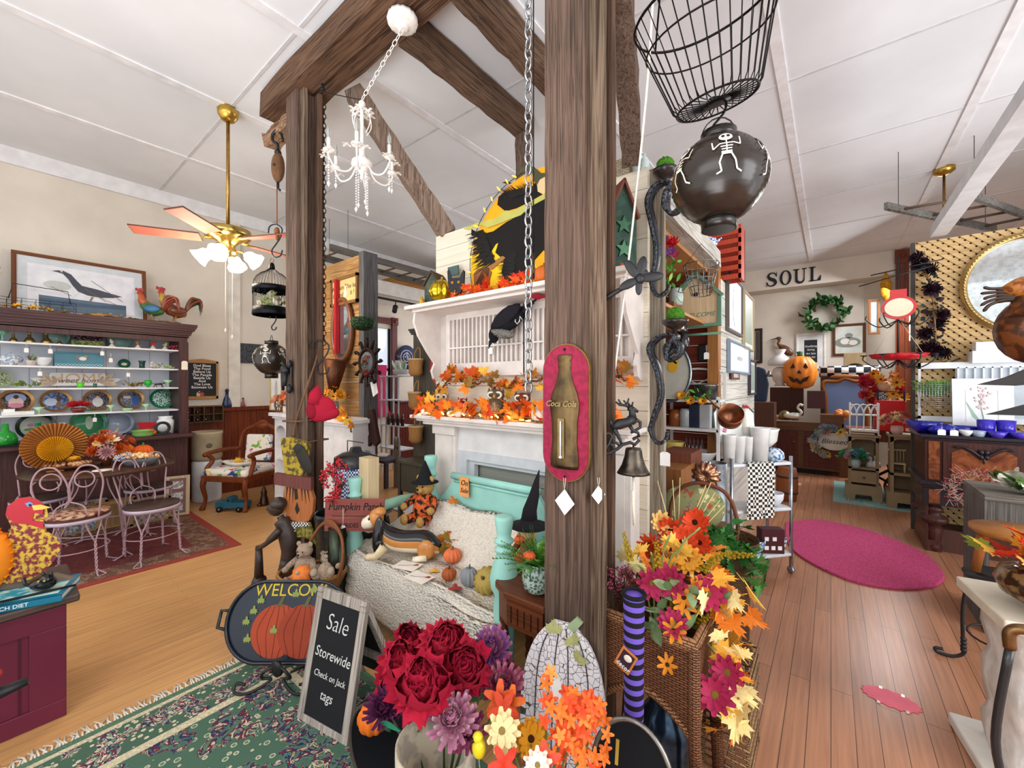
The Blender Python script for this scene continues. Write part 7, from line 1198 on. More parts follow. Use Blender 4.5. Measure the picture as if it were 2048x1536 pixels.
m=MB();m.prism(sc_([(566,980),(620,984),(626,1000),(624,1024),(616,1040),(600,1044),(574,1040),(564,1020),(562,996)])[::-1],0,.025);m.mi=1;m.prism(sc_([(588,1020),(592,1008),(597,1022),(592,1030)])[::-1],-.003,.004);m.prism(sc_([(586,984),(592,984),(594,1002),(588,1004)])[::-1],-.003,.004);[m.prism(sc_([(x,982),(x+3,982),(x+1+e,1006+4*(i%2))])[::-1],-.002,.003)for i,(x,e)in enumerate(((570,-3),(576,-1),(600,2),(606,4),(612,5),(582,0)))];obj('pumpkin_face',m,[mt('b06a3c','wood'),mt('2a2420')],t)
m=MB();m.prism(sc_([(576,1044),(616,1044),(634,1086),(622,1074),(604,1070),(590,1072),(572,1062)])[::-1],0,.02);obj('collar',m,mt('8f8438','speck',h2='5a5426'),t);m=MB();m.prism(sc_([(576,1044),(618,1042),(618,1048),(592,1052),(584,1080),(574,1100),(566,1128),(572,1080)])[::-1],-.012,.012);obj('gingham_tie',m,mt('ddd9d0','check',h2='26262a',sc=.011),t);m=MB();m.ball((0,0,0),(.045,.01,.11),14,(0,-.5,0));m.ball((-.04,0,.06),(.04,.012,.035),10);obj('crow',m,mt('2d2a26','wood'),t,(.03,-.012,.6));m=MB();m.tube([(0,.0,-.02),(0,.03,-P(605,1090,Y=1.3).z)],.012,6);obj('stake',m,OLD,t)
# pumpkin patch sign, buckets and goods left of the bench
p=P(711,1032,d=2.62);t=thing('pumpkin_patch_sign','brick red sign reading Pumpkin Patch with an arrow','sign',p,.64);t.scale=(1.1,1,1.12);m=MB();m.prism([(-.185,-.09),(.165,-.085),(.17,.1),(-.18,.095)],0,.012);obj('board',m,mt('8f4f46','wood',h2='7a4038',ax='x'),t,bev=.002);text('lettering','Pumpkin Patch',.062,mt('1c1a1c'),t,(0,-.001,.052),shear=.25,width=.88);text('lettering','* HAYRIDES * APPLES',.036,mt('1c1a1c'),t,(0,-.001,-.055),width=.85);m=MB();m.bb(-.14,.12,-.0012,0,-.002,.001);m.prism([(.11,-.012),(.14,0),(.11,.012)],-.0012,.001);m.mi=0;obj('arrow',m,mt('1c1a1c'),t)
price_tag('white price tag over the pumpkin patch sign',p+V((-.06,-.05,.05)),.4,.034,.05,.11,'price tags')
def tub(lab,nm,u,v,d,r,h,c,z0=None,kind='metal',h2=None):p=P(u,v,d=d);return lathe_one(nm,lab,'bucket',(p.x,p.y,p.z-h if z0 is None else z0),cup([(r*.85,0),(r,h*.9),(r*1.04,h*.95),(r*1.02,h)]),mt(c,kind,.45,h2=h2),26)
tub('galvanised grey bucket behind the pumpkin patch sign','galvanised_bucket',672,1040,2.95,.14,.58,'6f757a',0);tub('small sage green pail on the floor behind the hound','green_pail',800,1060,3.1,.1,.3,'6a8a5c',0,'shiny')
p=P(712,935,d=3.1);t=thing('black_kettle','black enamel kettle with a gingham ribbon behind the red berries','kettle',(p.x,p.y,0));m=MB();m.lathe([(.14,0),(.15,.05),(.15,.8),(.14,.82),(.001,.82)]);obj('stand',m,mt('2a2c30'),t);m=MB();m.lathe([(.14,.82),(.16,.85),(.155,.95),(.1,.98),(.05,.99),(.04,1.02),(.001,1.02)],n=26);m.tube([(-.12,0,.95),(-.12,0,1.06),(.1,0,1.06)],.004,5);obj('kettle',m,mt('1d1f22','shiny',.3),t);m=MB();m.lathe([(.162,.78),(.166,.8),(.166,.86),(.16,.88)],n=24);m.box((.1,-.14,.72),(.06,.02,.16),(0,.4,.3));obj('gingham_ribbon',m,mt('dfe3ea','check',h2='24407a',sc=.014),t)
p=P(675,985,d=2.62);t=thing('red_berry_spray','dense spray of glossy red berries above the pumpkin patch sign','berries',(p.x,p.y,0));m=MB();m.lathe(cup([(.05,0),(.06,.3),(.055,.58)]));obj('tall_can',m,mt('3a4034','metal'),t)
for i in range(26):place(berries('c81f30',14),t,(U(-.1,.03),U(-.08,.06),p.z+U(-.06,.19)),.05,(U(-1,1),-1,1))
p=P(738,935,d=2.75);one('wood_block','pale square wooden post block behind the left bench post','block',MB().bb(-.055,.055,-.04,.04,-.35,.14),mt('d9c49a','wood'),(p.x-.0,p.y,p.z-.14+.07))
p=P(772,1010,d=3.0);t=thing('silver_leaf_plant','silvery veined leaf plant on the floor right of the sign','plant',(p.x,p.y,0));m=MB();m.tube([(0,0,0),(0,0,p.z-.05)],.006,5);m.mi=1;m.lathe(cup([(.08,0),(.1,.16)]));obj('pot',m,[mt('5a6a5a'),mt('9aa0ae')],t);[place(leafm('8f9298',.5),t,(0,0,p.z-.05),.13,(cos(k*.7),sin(k*.7)-.4,.5))for k in range(9)]
# dark hoop box with peonies in a painted can
hb_=P(800,1405,d=1.55);t=thing('round_drum','black lined round wooden drum lying on its side behind the peonies','drum',(hb_.x,hb_.y,.165),0,rot=(PI/2-.05,0,-.35+math.radians(25)));m=MB();m.lathe([(.15,-.08),(.165,-.08),(.168,.1),(.155,.1),(.152,-.06),(.001,-.06),(.001,-.08)],n=44);obj('drum_shell',m,mt('121318','paint',.95),t);m=MB();m.tube([(.161*cos(q),.161*sin(q),.1)for q in[2*PI*k/44 for k in range(44)]],.007,6,True);obj('rim',m,mt('4a4038','paint',.6),t)
q=P(748,1430,d=1.5);pumpkin('orange pumpkin peeking from the round black drum',(q.x,q.y,q.z-.06),.06,'e0701f','6a6a2a',10,.9)
cn=P(872,1482,d=1.32);t=thing('peony_can','painted cream can with blue green leaves holding crimson peonies and pink mums','flowers',(cn.x,cn.y,0));cz_=cn.z;m=MB();m.lathe(cup([(.125,.0),(.128,cz_)],.008),n=40);obj('can',m,mt('d6cab2','speck',.5,h2='b0a898',sc=.5),t)
m=MB()
for k,(a,z,s_)in enumerate(((-1.9,.1,.1),(-1.5,.06,.12),(-1.2,.11,.08),(-2.3,.07,.07),(-.9,.05,.08),(-1.7,.0,.1))):
 m.mi=k%2
 for pl_ in range(5):
  b=pl_*1.25+k;pts_=[(0,0),(.35,.12),(1,0),(.35,-.12)];m.add([((.1305)*cos(a+(x*cos(b)-y*sin(b))*s_*5),.1305*sin(a+(x*cos(b)-y*sin(b))*s_*5),cz_-.1+z*.3+(x*sin(b)+y*cos(b))*s_*.7)for x,y in pts_],[(0,1,2,3)])
obj('painted_leaves',m,[mt('1f5560'),mt('5f7a5c')],t)
def pl(mesh,u,v,d,s_,dv,par,**k):q=P(u,v,d=d)-par.location;return place(mesh,par,q,s_,dv,**k)
CAMD=lambda u,v:V((0,0,HC))-P(u,v,d=1)
for i,(u,v,d,s_)in enumerate(((888,1298,1.42,.082),(930,1345,1.34,.078),(842,1382,1.24,.085),(800,1330,1.4,.07),(822,1290,1.5,.06),(780,1372,1.42,.055),(865,1330,1.46,.06))):
 o=pl(peony('b01236',['d02a45','9a0f30','c41e3c'][i%3],i%4),u,v,d,s_*1.85,CAMD(u,v)+V((U(-.3,.3),0,.3)),t)
for i,(u,v,d,s_,a,b)in enumerate(((905,1440,1.2,.062,'c98aa8','e0b0c0'),(935,1465,1.24,.05,'a84f78','c87898'),(985,1300,1.45,.06,'b06a88','8f5a9a'),(1005,1375,1.36,.062,'a84f70','c07a90'),(768,1420,1.3,.05,'6a2f58','7a3f6a'),(1000,1345,1.45,.05,'8a3f5a','a0607a'))):pl(mum(a,b,19),u,v,d,s_*1.35,CAMD(u,v)+V((U(-.3,.3),0,.5)),t)
for i in range(26):u,v=U(770,960),U(1330,1480);pl(leafm(R.choice(['2f5a34','3f6a3c','4a7a48'])),u,v,U(1.38,1.5),.09,rv()+V((0,-.5,.3)),t)
pl(leafm('2f8a6a',.5),800,1462,1.22,.08,(-1,-.3,-.1),t);m=MB();[m.tube([(U(-.05,.05),U(-.05,.05),.02),tuple(P(u,v,d=1.45)-t.location)],.004,5)for u,v in((888,1320),(930,1370),(842,1400),(985,1320),(800,1350),(1005,1390))];obj('stems',m,mt('3f5a2c'),t)
# crackle pumpkin board
c=P(1117,1430,d=1.5);t=thing('crackle_pumpkin','tall white crackle painted wooden pumpkin cutout leaning on the centre post','cutout',(c.x,c.y,0),0,rot=(-.1,0,math.radians(12)));zt=P(1117,1262,d=1.5).z;Wc=.168;H_=zt
o=[(Wc*(.62+.38*sin(PI/2*min(1,k/.35))if k<.35 else max(.24,math.sqrt(max(0,1-((k-.35)/.65)**2.6)))),H_*k)for k in[i/26 for i in range(27)]]
m=MB();m.prism(o+[(-x,z)for x,z in o[::-1]],0,.02);obj('board',m,mt('e9e6ea','crackle',h2='4a4444',sc=1.1),t,bev=.003)
m=MB();[m.tube([(k*Wc*(1 if f<.5 else math.sqrt(max(0,1-((f-.5)/.5)**2.4))),-.002,H_*f)for f in[.02+.95*i/14 for i in range(15)]],.0022,5)for k in(-.62,-.2,.15,.62)];obj('rib_lines',m,mt('3a3232'),t);m=MB();m.prism([(.01,H_-.01),(.05,H_+.035),(.075,H_+.02),(.045,H_-.02)],-.004,.024);obj('stem',m,mt('9ab08a'),t)
for x,z,r_ in((-.035,H_-.01,.2),(.07,H_-.09,-.3),(.04,H_-.035,.5)):place(maple('b9bd7c'),t,(x,-.012,z-.035),.075,(r_*.4,-.25,1),roll=0)
price_tag('white tag on the crackle pumpkin',P(1112,1345,d=1.44),.2,.035,.07,.02,'price tags')
# orange blossom pot with cream mum, sunflower and wooden bird
c=P(1080,1600,d=1.13);t=thing('orange_blossom_pot','pot of bright orange blossoms, cream mum and sunflowers at the bottom centre','flowers',(c.x,c.y,0));m=MB();m.lathe(cup([(.09,0),(.1,.1),(.11,P(1080,1600,d=1.13).z)]));obj('pot',m,mt('8a8f96','paint'),t)
for i in range(92):
 f=U(0,1);u=1150+R.gauss(0,33)*(1-.25*f)+8*f;v=1530-140*f+R.gauss(0,8)if i<84 else[1352,1368,1400,1415,1440,1345,1470,1500][i-84];u=u if i<84 else[1098,1092,1090,1102,1212,1100,1215,1212][i-84];pl(lily(R.choice(['f0602a','f07a2a','e84f22','f59040'])),u,v,1.1+U(-.05,.09),.021,CAMD(u,v)+rv(.6),t)
for u,v,d,s_,me in((1003,1462,1.12,.055,daisy('f1dca6','e8c878',10,2)),(1062,1478,1.16,.055,daisy('d8981f','6a3a14',14,2)),(1005,1420,1.22,.05,lily('d94a2a')),(998,1395,1.25,.05,lily('e06030')),(1020,1405,1.25,.05,lily('e8702a')),(1008,1530,1.06,.045,lily('e0402a')),(1090,1525,1.04,.045,lily('e8503a')),(1075,1530,1.03,.04,daisy('f4ead8','e8c878',10,2)),(1040,1510,1.15,.04,maple('a87a2a')),(1050,1450,1.2,.05,maple('8f7a2c')),(1075,1505,1.1,.06,maple('d8902a'))):pl(me,u,v,d,s_,CAMD(u,v)+rv(.25),t)
m=MB();[m.tube([(0,0,c.z-.1),tuple(P(u,v,d=1.14)-t.location)],.003,5)for u,v in((1003,1470),(1062,1490),(1005,1430),(1150,1450),(1100,1500),(1180,1480),(1130,1430),(1098,1360))];obj('stems',m,mt('5a6a2c'),t)
p=P(958,1496,d=1.1);m=MB();m.ball((0,0,0),(.02,.018,.027),14);m.ball((-.004,0,.026),.015,10);m.mi=1;m.ball((-.01,-.014,.028),.003,6);m.tube([(-.006,-.012,.024),(-.008,-.022,.022)],[.003,.001],5);m.mi=2;m.tube([(0,0,-.026),(.004,.0,-.07),(.03,.03,-.2)],.002,5);one('yellow_bird','small yellow painted bird ornament at the bottom of the bouquet','bird',m,[mt('e6d21f','gloss'),BLACK,mt('8a8a8a','metal')],p)
p=P(1262,1560,d=1.2);t=thing('round_sign','black round disc with a pale rim and yellow numeral at the bottom edge','sign',p,0,rot=(-.2,0,.1));m=MB();m.prism(ell(0,0,.115,.15,40),0,.012);obj('disc',m,mt('141518','paint',.95),t);m=MB();m.tube([(x,.004,z)for x,z in ell(0,0,.118,.153,44)],.008,6,True);obj('rim',m,mt('8d8a84','metal'),t);text('numeral','1',.1,mt('b8983c'),t,(-.045,-.001,.05));obj('foot',MB().bb(-.02,.02,0,.03,-p.z,-.14),BLACK,t)
# wicker planter, stocking, milk can, cascade of silk flowers
c0=V((-.535,1.5,0));t=thing('wicker_planter','tall brown wicker planter stand with arched skirts','planter',c0);WK=mt('8a5a3c','wicker',h2='2e180e');x0,x1,ya,yb,zt=-.165,.175,-.05,.24,.62
def panel(a,b,par):
 a,b=V(a),V(b);n=14;vs=[];m=MB()
 for i in range(n+1):f=i/n;q=a.lerp(b,f);zz=.3+.1*sin(PI*f);vs+=[q+V((0,0,zz)),q+V((0,0,zt))]
 m.add(vs,[(2*i,2*i+2,2*i+3,2*i+1)for i in range(n)]);o=obj('woven_panel',m,WK,par);s=o.modifiers.new('th','SOLIDIFY');s.thickness=.012
 m=MB();m.tube([tuple(vs[2*i])for i in range(n+1)],.012,7);obj('braid',m,mt('a87650','wicker'),par)
cs=[(x0,ya,0),(x1,ya,0),(x1,yb,0),(x0,yb,0)]
for i in range(4):panel(cs[i],cs[(i+1)%4],t)
for x,y,_ in cs:m=MB();m.tube([(x*1.1,y-.0,0),(x,y,.3),(x,y,zt)],[.022,.02,.02],10);obj('leg',m,WK,t)
m=MB();m.tube([(x0,ya,zt),(x1,ya,zt),(x1,yb,zt),(x0,yb,zt)],.024,9,True);obj('rolled_rim',m,mt('a87650','wicker'),t);m=MB();m.bb(x0+.02,x1-.02,ya+.02,yb-.02,.5,.51);obj('liner',m,mt('3a2a1c'),t)
pb=P(1425,1460,d=1.62);t=thing('wicker_hamper','tapered open weave wicker stand right of the planter','planter',(pb.x,pb.y+.1,0));m=MB();[m.beam((x,y,0),(x*.8,y*.8,.42),.012,.012)for x in(-.13,-.08,-.03,.03,.08,.13)for y in(-.12,.12)];[m.tube([(-.13+.0*z,-.12,z),(.13,-.12,z),(.13,.12,z),(-.13,.12,z)],.006,5,True)for z in[.03*k for k in range(14)]];obj('weave',m,mt('a5805a','wicker'),t)
sp=P(1268,1195,d=1.36);t=thing('striped_stocking','long purple and black striped stocking hung over the wicker planter','stocking',sp);m=MB();L_=P(1268,1195,d=1.36).z-P(1268,1470,d=1.36).z;m.tube([(0,0,.01),(0,0,-.03),(0,-.002,-L_*.5),(0,0,-L_*.85),(-.015,0,-L_),(-.05,0,-L_*1.02)],[.036,.035,.032,.032,.036,.02],18);o=obj('sock',m,mt('7058c0','stripe',h2='17151c',sc=.034),t);
m=MB();m.tube([(.036*cos(q),.036*sin(q),.012)for q in[2*PI*k/20 for k in range(20)]],.007,7,True);obj('cuff',m,mt('17151c','cloth'),t);m=MB();m.box((-.01,-.045,-.19),(.055,.002,.075),(0,.45,0));m.mi=1;m.box((-.01,-.0465,-.19),(.042,.002,.06),(0,.45,0));m.mi=2;m.ball((-.002,-.048,-.18),(.014,.002,.012),10);obj('card_tag',m,[mt('c87a3a'),mt('3a2430'),mt('e6e0d2')],t);text('tag_lettering','decor',.02,WHITE,t,(-.018,-.049,-.21),rot=(PI/2,.45,0))
q=P(1330,1440,d=1.5);t=thing('milk_can','glossy dark metal milk can below the wicker planter','can',(q.x,q.y,0));m=MB();m.lathe(cup([(.085,0),(.09,.05),(.09,.26),(.075,.3),(.055,.33),(.06,.38),(.07,.4)]),n=30);obj('can_body',m,mt('3d5064','metal',.22,h2='24303e'),t)
t=thing('silk_flower_cascade','overflowing silk flower and maple leaf arrangement spilling from the wicker planter','flowers',c0+V((0,.08,.5)))
SY=spike('ecc02c');CR_=daisy('b02c55','d8c04a',10,2);OR_=daisy('d94a24','5a3018',12,2);OG=daisy('e08a24','7a4a14',7,1)
for u,v,d,s_,me in((1302,1095,1.72,.05,mum('d9502a','e8602c')),(1340,1060,1.78,.05,OR_),(1365,1085,1.7,.055,OR_),(1390,1045,1.78,.055,OR_),(1320,1045,1.8,.045,daisy('f0c070','c89a3a',9,2)),(1400,1085,1.7,.045,OR_),(1305,1165,1.5,.052,CR_),(1342,1160,1.48,.052,CR_),(1415,1185,1.46,.055,CR_),(1345,1250,1.42,.045,CR_),(1455,1345,1.42,.05,CR_),(1430,1390,1.4,.055,CR_),(1392,1178,1.46,.035,OG),(1368,1195,1.44,.035,OG),(1368,1212,1.44,.035,OG),(1348,1262,1.4,.035,OG),(1335,1330,1.4,.03,OG),(1375,1120,1.6,.05,daisy('f0b040','e8903a',12,2))):pl(me,u,v,d,s_*1.25,CAMD(u,v)+rv(.3),t)
for u,v,dv in((1262,1120,(-.3,0,1)),(1315,1135,(0,-.1,1)),(1420,1125,(.6,-.3,.6)),(1455,1110,(.8,-.3,.3)),(1405,1140,(.5,-.5,.6)),(1345,1215,(0,-.3,-1)),(1315,1285,(0,-.2,-1)),(1390,1250,(.5,-.3,.6)),(1295,1255,(-.5,-.2,-.5)),(1345,1195,(.2,-.3,-1))):pl(SY,u,v,1.5,.1,dv,t)
YL=['f0c458','f2dd96','efa63c','e8822c','f5e2a0','f0b040']
for i in range(58):  # leaves spilling to the right and down to the floor
 f=U(0,1);u=1425+55*sin(f*2.6)+R.gauss(0,22)*(1-.6*f)-25*f*f+20*(f>.8);v=1130+330*f+R.gauss(0,10);pl(maple(R.choice(YL)),u,v,1.5+U(-.08,.08),U(.085,.115),CAMD(u,v)*.4+rv(.8)+V((0,0,-.5)),t)
for i in range(30):u,v=U(1235,1430),R.gauss(1125,22);pl(maple(R.choice(YL+['e8822c'])),u,v,U(1.55,1.75),.1,CAMD(u,v)*.5+rv(.7)+V((0,0,.4)),t)
for i in range(22):u,v=U(1290,1430),U(1170,1260);pl(leafm(R.choice(['7f9468','93a67a','6a8454']),.42),u,v,1.46,U(.07,.11),rv()+V((0,-.5,0)),t)
m=MB();[m.tube(spl([(0,0,0),tuple((P(u,v,d=1.5)-t.location)*.5+V((0,0,.12))),tuple(P(u,v,d=1.48)-t.location)],5),.0035,5)for u,v in((1302,1105),(1365,1095),(1415,1190),(1455,1345),(1470,1430),(1460,1250),(1345,1255),(1262,1130),(1400,1055),(1340,1070),(1430,1385))];obj('stems',m,mt('8a9a5a'),t)
c=P(1235,1170,d=1.62);t=thing('berry_bunch','bunch of dusty burgundy berries at the left of the wicker planter','berries',(c.x,c.y,.55));
for i in range(26):u,v=U(1208,1285),U(1142,1195);pl(berries('8a3448',16),u,v,U(1.55,1.68),.04,(U(-1,.3),-.3,1),t)
m=MB();[m.tube([(0,0,-.04),tuple(P(u,v,d=1.6)-t.location)],.003,4)for u,v in((1215,1160),(1250,1150),(1275,1170))];obj('stems',m,mt('3a3a24'),t)
# greenery, floral cushion, wheat and handled basket behind the flowers
c=P(1455,1120,d=2.2);t=thing('ivy_basket','trailing green ivy spilling from a round basket with a bent handle','plant',(c.x,c.y,0));m=MB();m.lathe(cup([(.1,.0),(.11,.5),(.15,.68)]));obj('stand',m,mt('6f5238','wicker'),t);m=MB();[m.tube(spl([(-.32,.05,.6),(-.3,.05,.82),(-.18,.05,.93),(-.02,.05,.9),(.04,.05,.75),(.03,.05,.62)],6),.011,7)];obj('bent_handle',m,mt('7a4630','wood'),t)
for i in range(98):f=U(0,1);u=1400+115*f+R.gauss(0,12);v=1080+70*f*f+R.gauss(0,24);pl(maple(R.choice(['2f6a34','3f7f3c','5a9a4a','4a8a44'])),u,v,2.15+U(-.15,.15),.1,CAMD(u,v)*.4+rv(.8),t)
c=P(1385,1015,d=2.5);m=MB();m.ball((0,0,0),(.19,.07,.15),20);one('floral_cushion','green and gold floral cushion behind the orange flowers','cushion',m,mt('8c8c60','floral',.9,h2='6a7a4a,c8b070,a8503c,8c8c60,d8cc98',sc=1.6),(c.x,c.y,c.z),math.radians(30))
cq=c;t=thing('cushion_chest','plain brown box under the floral cushion','box',(cq.x,cq.y+.05,0),.4);obj('box',MB().bb(-.2,.2,-.12,.12,0,cq.z-.12),mt('7a5436','wood'),t);t=thing('wheat_stems','thin pale dried grass stems rising above the orange flowers','dried grass',P(1355,1110,d=1.8));m=MB();[m.tube([(0,0,0),tuple(P(u,v,d=1.8)-t.location)],.0018,4)for u,v in((1315,962),(1322,985),(1345,960),(1360,955),(1412,970),(1422,965),(1430,985),(1440,1000),(1450,1010))];obj('stalks',m,mt('d9c48a'),t);[pl(spike('d8c0a8'),u,v,1.8,.09,(.4,0,1),t)for u,v in((1368,1035),)]
# ---------------------------------------------------------------- alcove behind the board wall, right hand side
def onY(u,v,Y):return P(u,v,Y=Y)
def bxo(name,lab,cat,u0,u1,v0,v1,Y,dep,mat,group=None,z0=None,parts=None,bev=0):
 """a box-shaped thing whose front stands at depth Y between two pixel columns and rows"""
 a,b=onY(u0,v1,Y),onY(u1,v1,Y);zt=onY((u0+u1)/2,v0,Y).z;zb=onY((u0+u1)/2,v1,Y).z if z0 is None else z0
 w_=b.x-a.x;m=MB();m.bb(-w_/2,w_/2,0,dep,0,zt-zb);return one(name,lab,cat,m,mat,((a.x+b.x)/2,Y,zb),0,group,bev=bev)
AX=-.72;RED=mt('8a4030','oldwood',.7,h2='5f2a20',ax='x',sc=.6)
m=MB();[m.bb(-1.75,-.78,3.78,3.8,z+.003,z+.15)for z in[.153*k for k in range(16)]];struct('wall_red_boards',m,RED);m=MB();m.bb(-1.8,-1.76,2.3,3.8,0,2.5);struct('wall_alcove_side',m,mt('6a3a28','wood'))
m=MB();m.beam((-.76,2.35,2.52),(-.76,3.68,2.52),.1,.13,.004);struct('trim_lintel',m,mt('c8c4bc','oldwood',h2='9a958c',ax='y'));m=MB();m.beam((-.76,3.68,0),(-.76,3.68,2.5),.08,.1,.002);m.beam((-1.28,3.2,0),(-1.28,3.2,1.75),.05,.06,.002);struct('trim_alcove_post',m,mt('a8713c','wood',h2='7d4f26'))
m=MB();[m.bb(-.76,-.74,3.74,5.75,.003+.15*k,.148+.15*k)for k in range(16)];m.bb(-.8,-.76,3.74,5.75,0,2.4);struct('wall_picture',m,mt('d3d2ca','oldwood',h2='b5b2a8',ax='y',sc=.5))
m=MB();m.bb(-1.7,-.8,2.4,3.7,1.98,2.0);m.bb(-1.7,-.8,2.4,3.7,2.42,2.45);struct('trim_alcove_shelf',m,mt('b9834e','wood',.6))
# scroll sconces with moss balls on the end post
def sconce(lab,pix,balls,mat,Y=2.165):
 o=onY(pix[0][0],pix[0][1],Y);t=thing('scroll_sconce',lab,'sconce',o,0,'pair of scroll sconces');m=MB();w_=.028;pts=spl([onY(u,v,Y)-o for u,v in pix],6);n=len(pts);vs=[]
 for i,q in enumerate(pts):k=sin(PI*min(.92,.12+.85*i/n))*w_;vs+=[q+V((-k*.35,-k,0)),q+V((k*.35,k,0))]
 m.add(vs,[(2*i,2*i+2,2*i+3,2*i+1)for i in range(n-1)],True);b=obj('scroll_band',m,mt('4a4e58','speck',.35,h2='101013',sc=2.4),t);s=b.modifiers.new('t','SOLIDIFY');s.thickness=.012
 m=MB();m.tube([tuple(q)for q in pts],.008,6);obj('spine',m,IRON,t)
 u,v=balls;q=onY(u,v,Y)-o;m=MB();m.lathe(cup([(.012,-.05),(.012,-.02),(.035,-.01),(.062,.015),(.066,.03)]),q,24);obj('candle_dish',m,mt('2a2422','shiny'),t)
 m=MB();m.ball(q+V((0,0,.055)),(.045,.045,.04),22,nz=.09);obj('moss_ball',m,mt('4f8a24','fuzz',h2='2f5a14'),t)
sconce('upper black scroll sconce with a moss ball, at the end of the board wall',[(1345,395),(1362,385),(1366,410),(1346,430),(1330,415),(1333,385),(1345,368),(1318,372),(1300,400),(1306,440),(1316,490),(1314,530),(1306,565),(1316,590),(1332,582),(1336,570)],(1330,352),None)
sconce('lower black scroll sconce with a moss ball, below the upper one',[(1352,700),(1335,712),(1330,695),(1345,680),(1362,690),(1358,712),(1338,722),(1335,700),(1350,672),(1318,678),(1303,700),(1318,740),(1324,790),(1312,830),(1304,860),(1316,884),(1330,880),(1334,864)],(1350,652),None)
def hang_tag(u,v,Y,lab,w_=.035):q=onY(u,v,Y);price_tag(lab,q,0,w_,w_*1.4,.06,'price tags')
hang_tag(1330,880,2.08,'white tag on strings hooked to the lower sconce',.05)
# house quilt frame, pan, baskets, flowers in the alcove
q=onY(1392,655,3.55);t=thing('house_frame','green trimmed house shaped wooden towel rack on the red boards','wall rack',q);m=MB();m.prism([(-.17,.02),(.17,.02),(.17,.24),(0,.42),(-.17,.24)],0,.012);obj('panel',m,mt('d9bf98','wood'),t);GN=mt('5f8a74')
m=MB();m.box((-.1,-.01,.34),(.28,.04,.025),(0,-.8,0));m.box((.1,-.01,.34),(.28,.04,.025),(0,.8,0));m.bb(-.19,.19,-.02,.02,0,.025);m.bb(.165,.19,-.02,.02,.025,.26);m.bb(-.19,-.165,-.02,.02,.025,.26);m.cyl((-.19,-.02,-.06),(.19,-.02,-.06),.01);obj('green_trim',m,GN,t);text('lettering','WELCOME',.05,GN,t,(.02,-.001,.1),shear=.2);m=MB();m.cyl((.0,-.004,.27),(0,0,.27),.018);obj('hole',m,BLACK,t)
q=onY(1414,705,3.7);t=thing('square_pan','square black cast iron pan hung on the red boards','pan',(q.x,3.74,q.z));obj('pan',MB().bb(-.075,.075,-.03,.02,-.07,.07),IRON,t,bev=.008);m=MB();m.tube([(0,0,.07),(0,0,.17)],.008,6);obj('handle',m,IRON,t);hang_tag(1413,690,3.62,'white tag on the square black pan',.04)
q=onY(1402,590,2.9);t=thing('wire_bucket','grey wire mesh basket hanging from the lintel','basket',(q.x,2.9,q.z));m=MB()
for i in range(16):a=2*PI*i/16;m.tube([(.06*cos(a),.06*sin(a),0),(.11*cos(a),.11*sin(a),.2)],.0025,4)
for k in range(5):m.tube([((.06+.0125*k)*cos(a),(.06+.0125*k)*sin(a),.05*k)for a in[2*PI*i/20 for i in range(20)]],.0025,4,True)
m.tube([(-.11,0,.2),(0,0,.34),(.11,0,.2)],.003,5);obj('wire_mesh',m,mt('8f9090','metal'),t)
q=onY(1338,585,2.4);t=thing('vine_bouquet','hanging vine with red, purple and yellow flowers behind the upper sconce','flowers',(q.x,2.42,q.z))
for i in range(44):f=U(0,1);place(R.choice([leafm('5fa03c'),leafm('3f7a2c'),leafm('8fc050')]),t,(U(-.05,.06),U(-.03,.03),f*.3-.03),.05,rv())
for u,v,me,s_ in((1345,487,mum('c8202c','d9303c'),.045),(1342,505,daisy('7a3a9a','d8b040',9,1),.035),(1336,457,spike('f0c02c'),.04),(1328,470,spike('f0c02c'),.035),(1350,510,daisy('a82c5a','d8b040',9,1),.03),(1331,480,daisy('6a4ab0','d8b040',9,1),.03)):place(me,t,onY(u,v,2.36)-t.location,s_,(0,-1,.4))
bxo('small_drawer_box','small brown wooden box with a glass jar on it in the alcove','box',1312,1348,605,660,3.0,.2,mt('8a5a34','wood'))
q=onY(1352,605,3.1);lathe_one('glass_jar','glass jar with a metal lid on the small brown box','jar',(q.x,3.1,q.z-.0),[(.045,-.02),(.05,.02),(.05,.06),(.04,.08),(.042,.1),(.001,.1)],mt('b8c4c4','gloss',.08))
q=onY(1362,672,3.2);t=thing('penguin_figure','black and white cat with big eyes figurine hung by the lower moss ball','figurine',(q.x,3.2,q.z-.05));m=MB();m.ball((0,0,0),(.06,.04,.08),14);m.ball((0,0,.1),.05,14);obj('body',m,mt('17171a','gloss'),t);m=MB();[m.ball((x,-.045,.11),.016,8)for x in(-.02,.02)];obj('eyes',m,WHITE,t)
q=onY(1334,745,3.4);t=thing('rabbit_tray','grey oval tray with a yellow rabbit in the alcove','tray',(q.x,3.45,q.z));m=MB();m.prism(ell(0,0,.17,.24,30),0,.01);m.mi=1;m.tube([(x,0,z)for x,z in ell(0,0,.17,.24,30)],.012,6,True);m.mi=2;m.prism(ell(.03,.05,.04,.05),-.003,.002);m.prism(ell(.04,.12,.012,.04),-.003,.002);m.prism(ell(.06,.09,.02,.02),-.003,.002);obj('tray',m,[mt('b9b9ae'),mt('8a98a2','metal'),mt('d9a82c')],t)
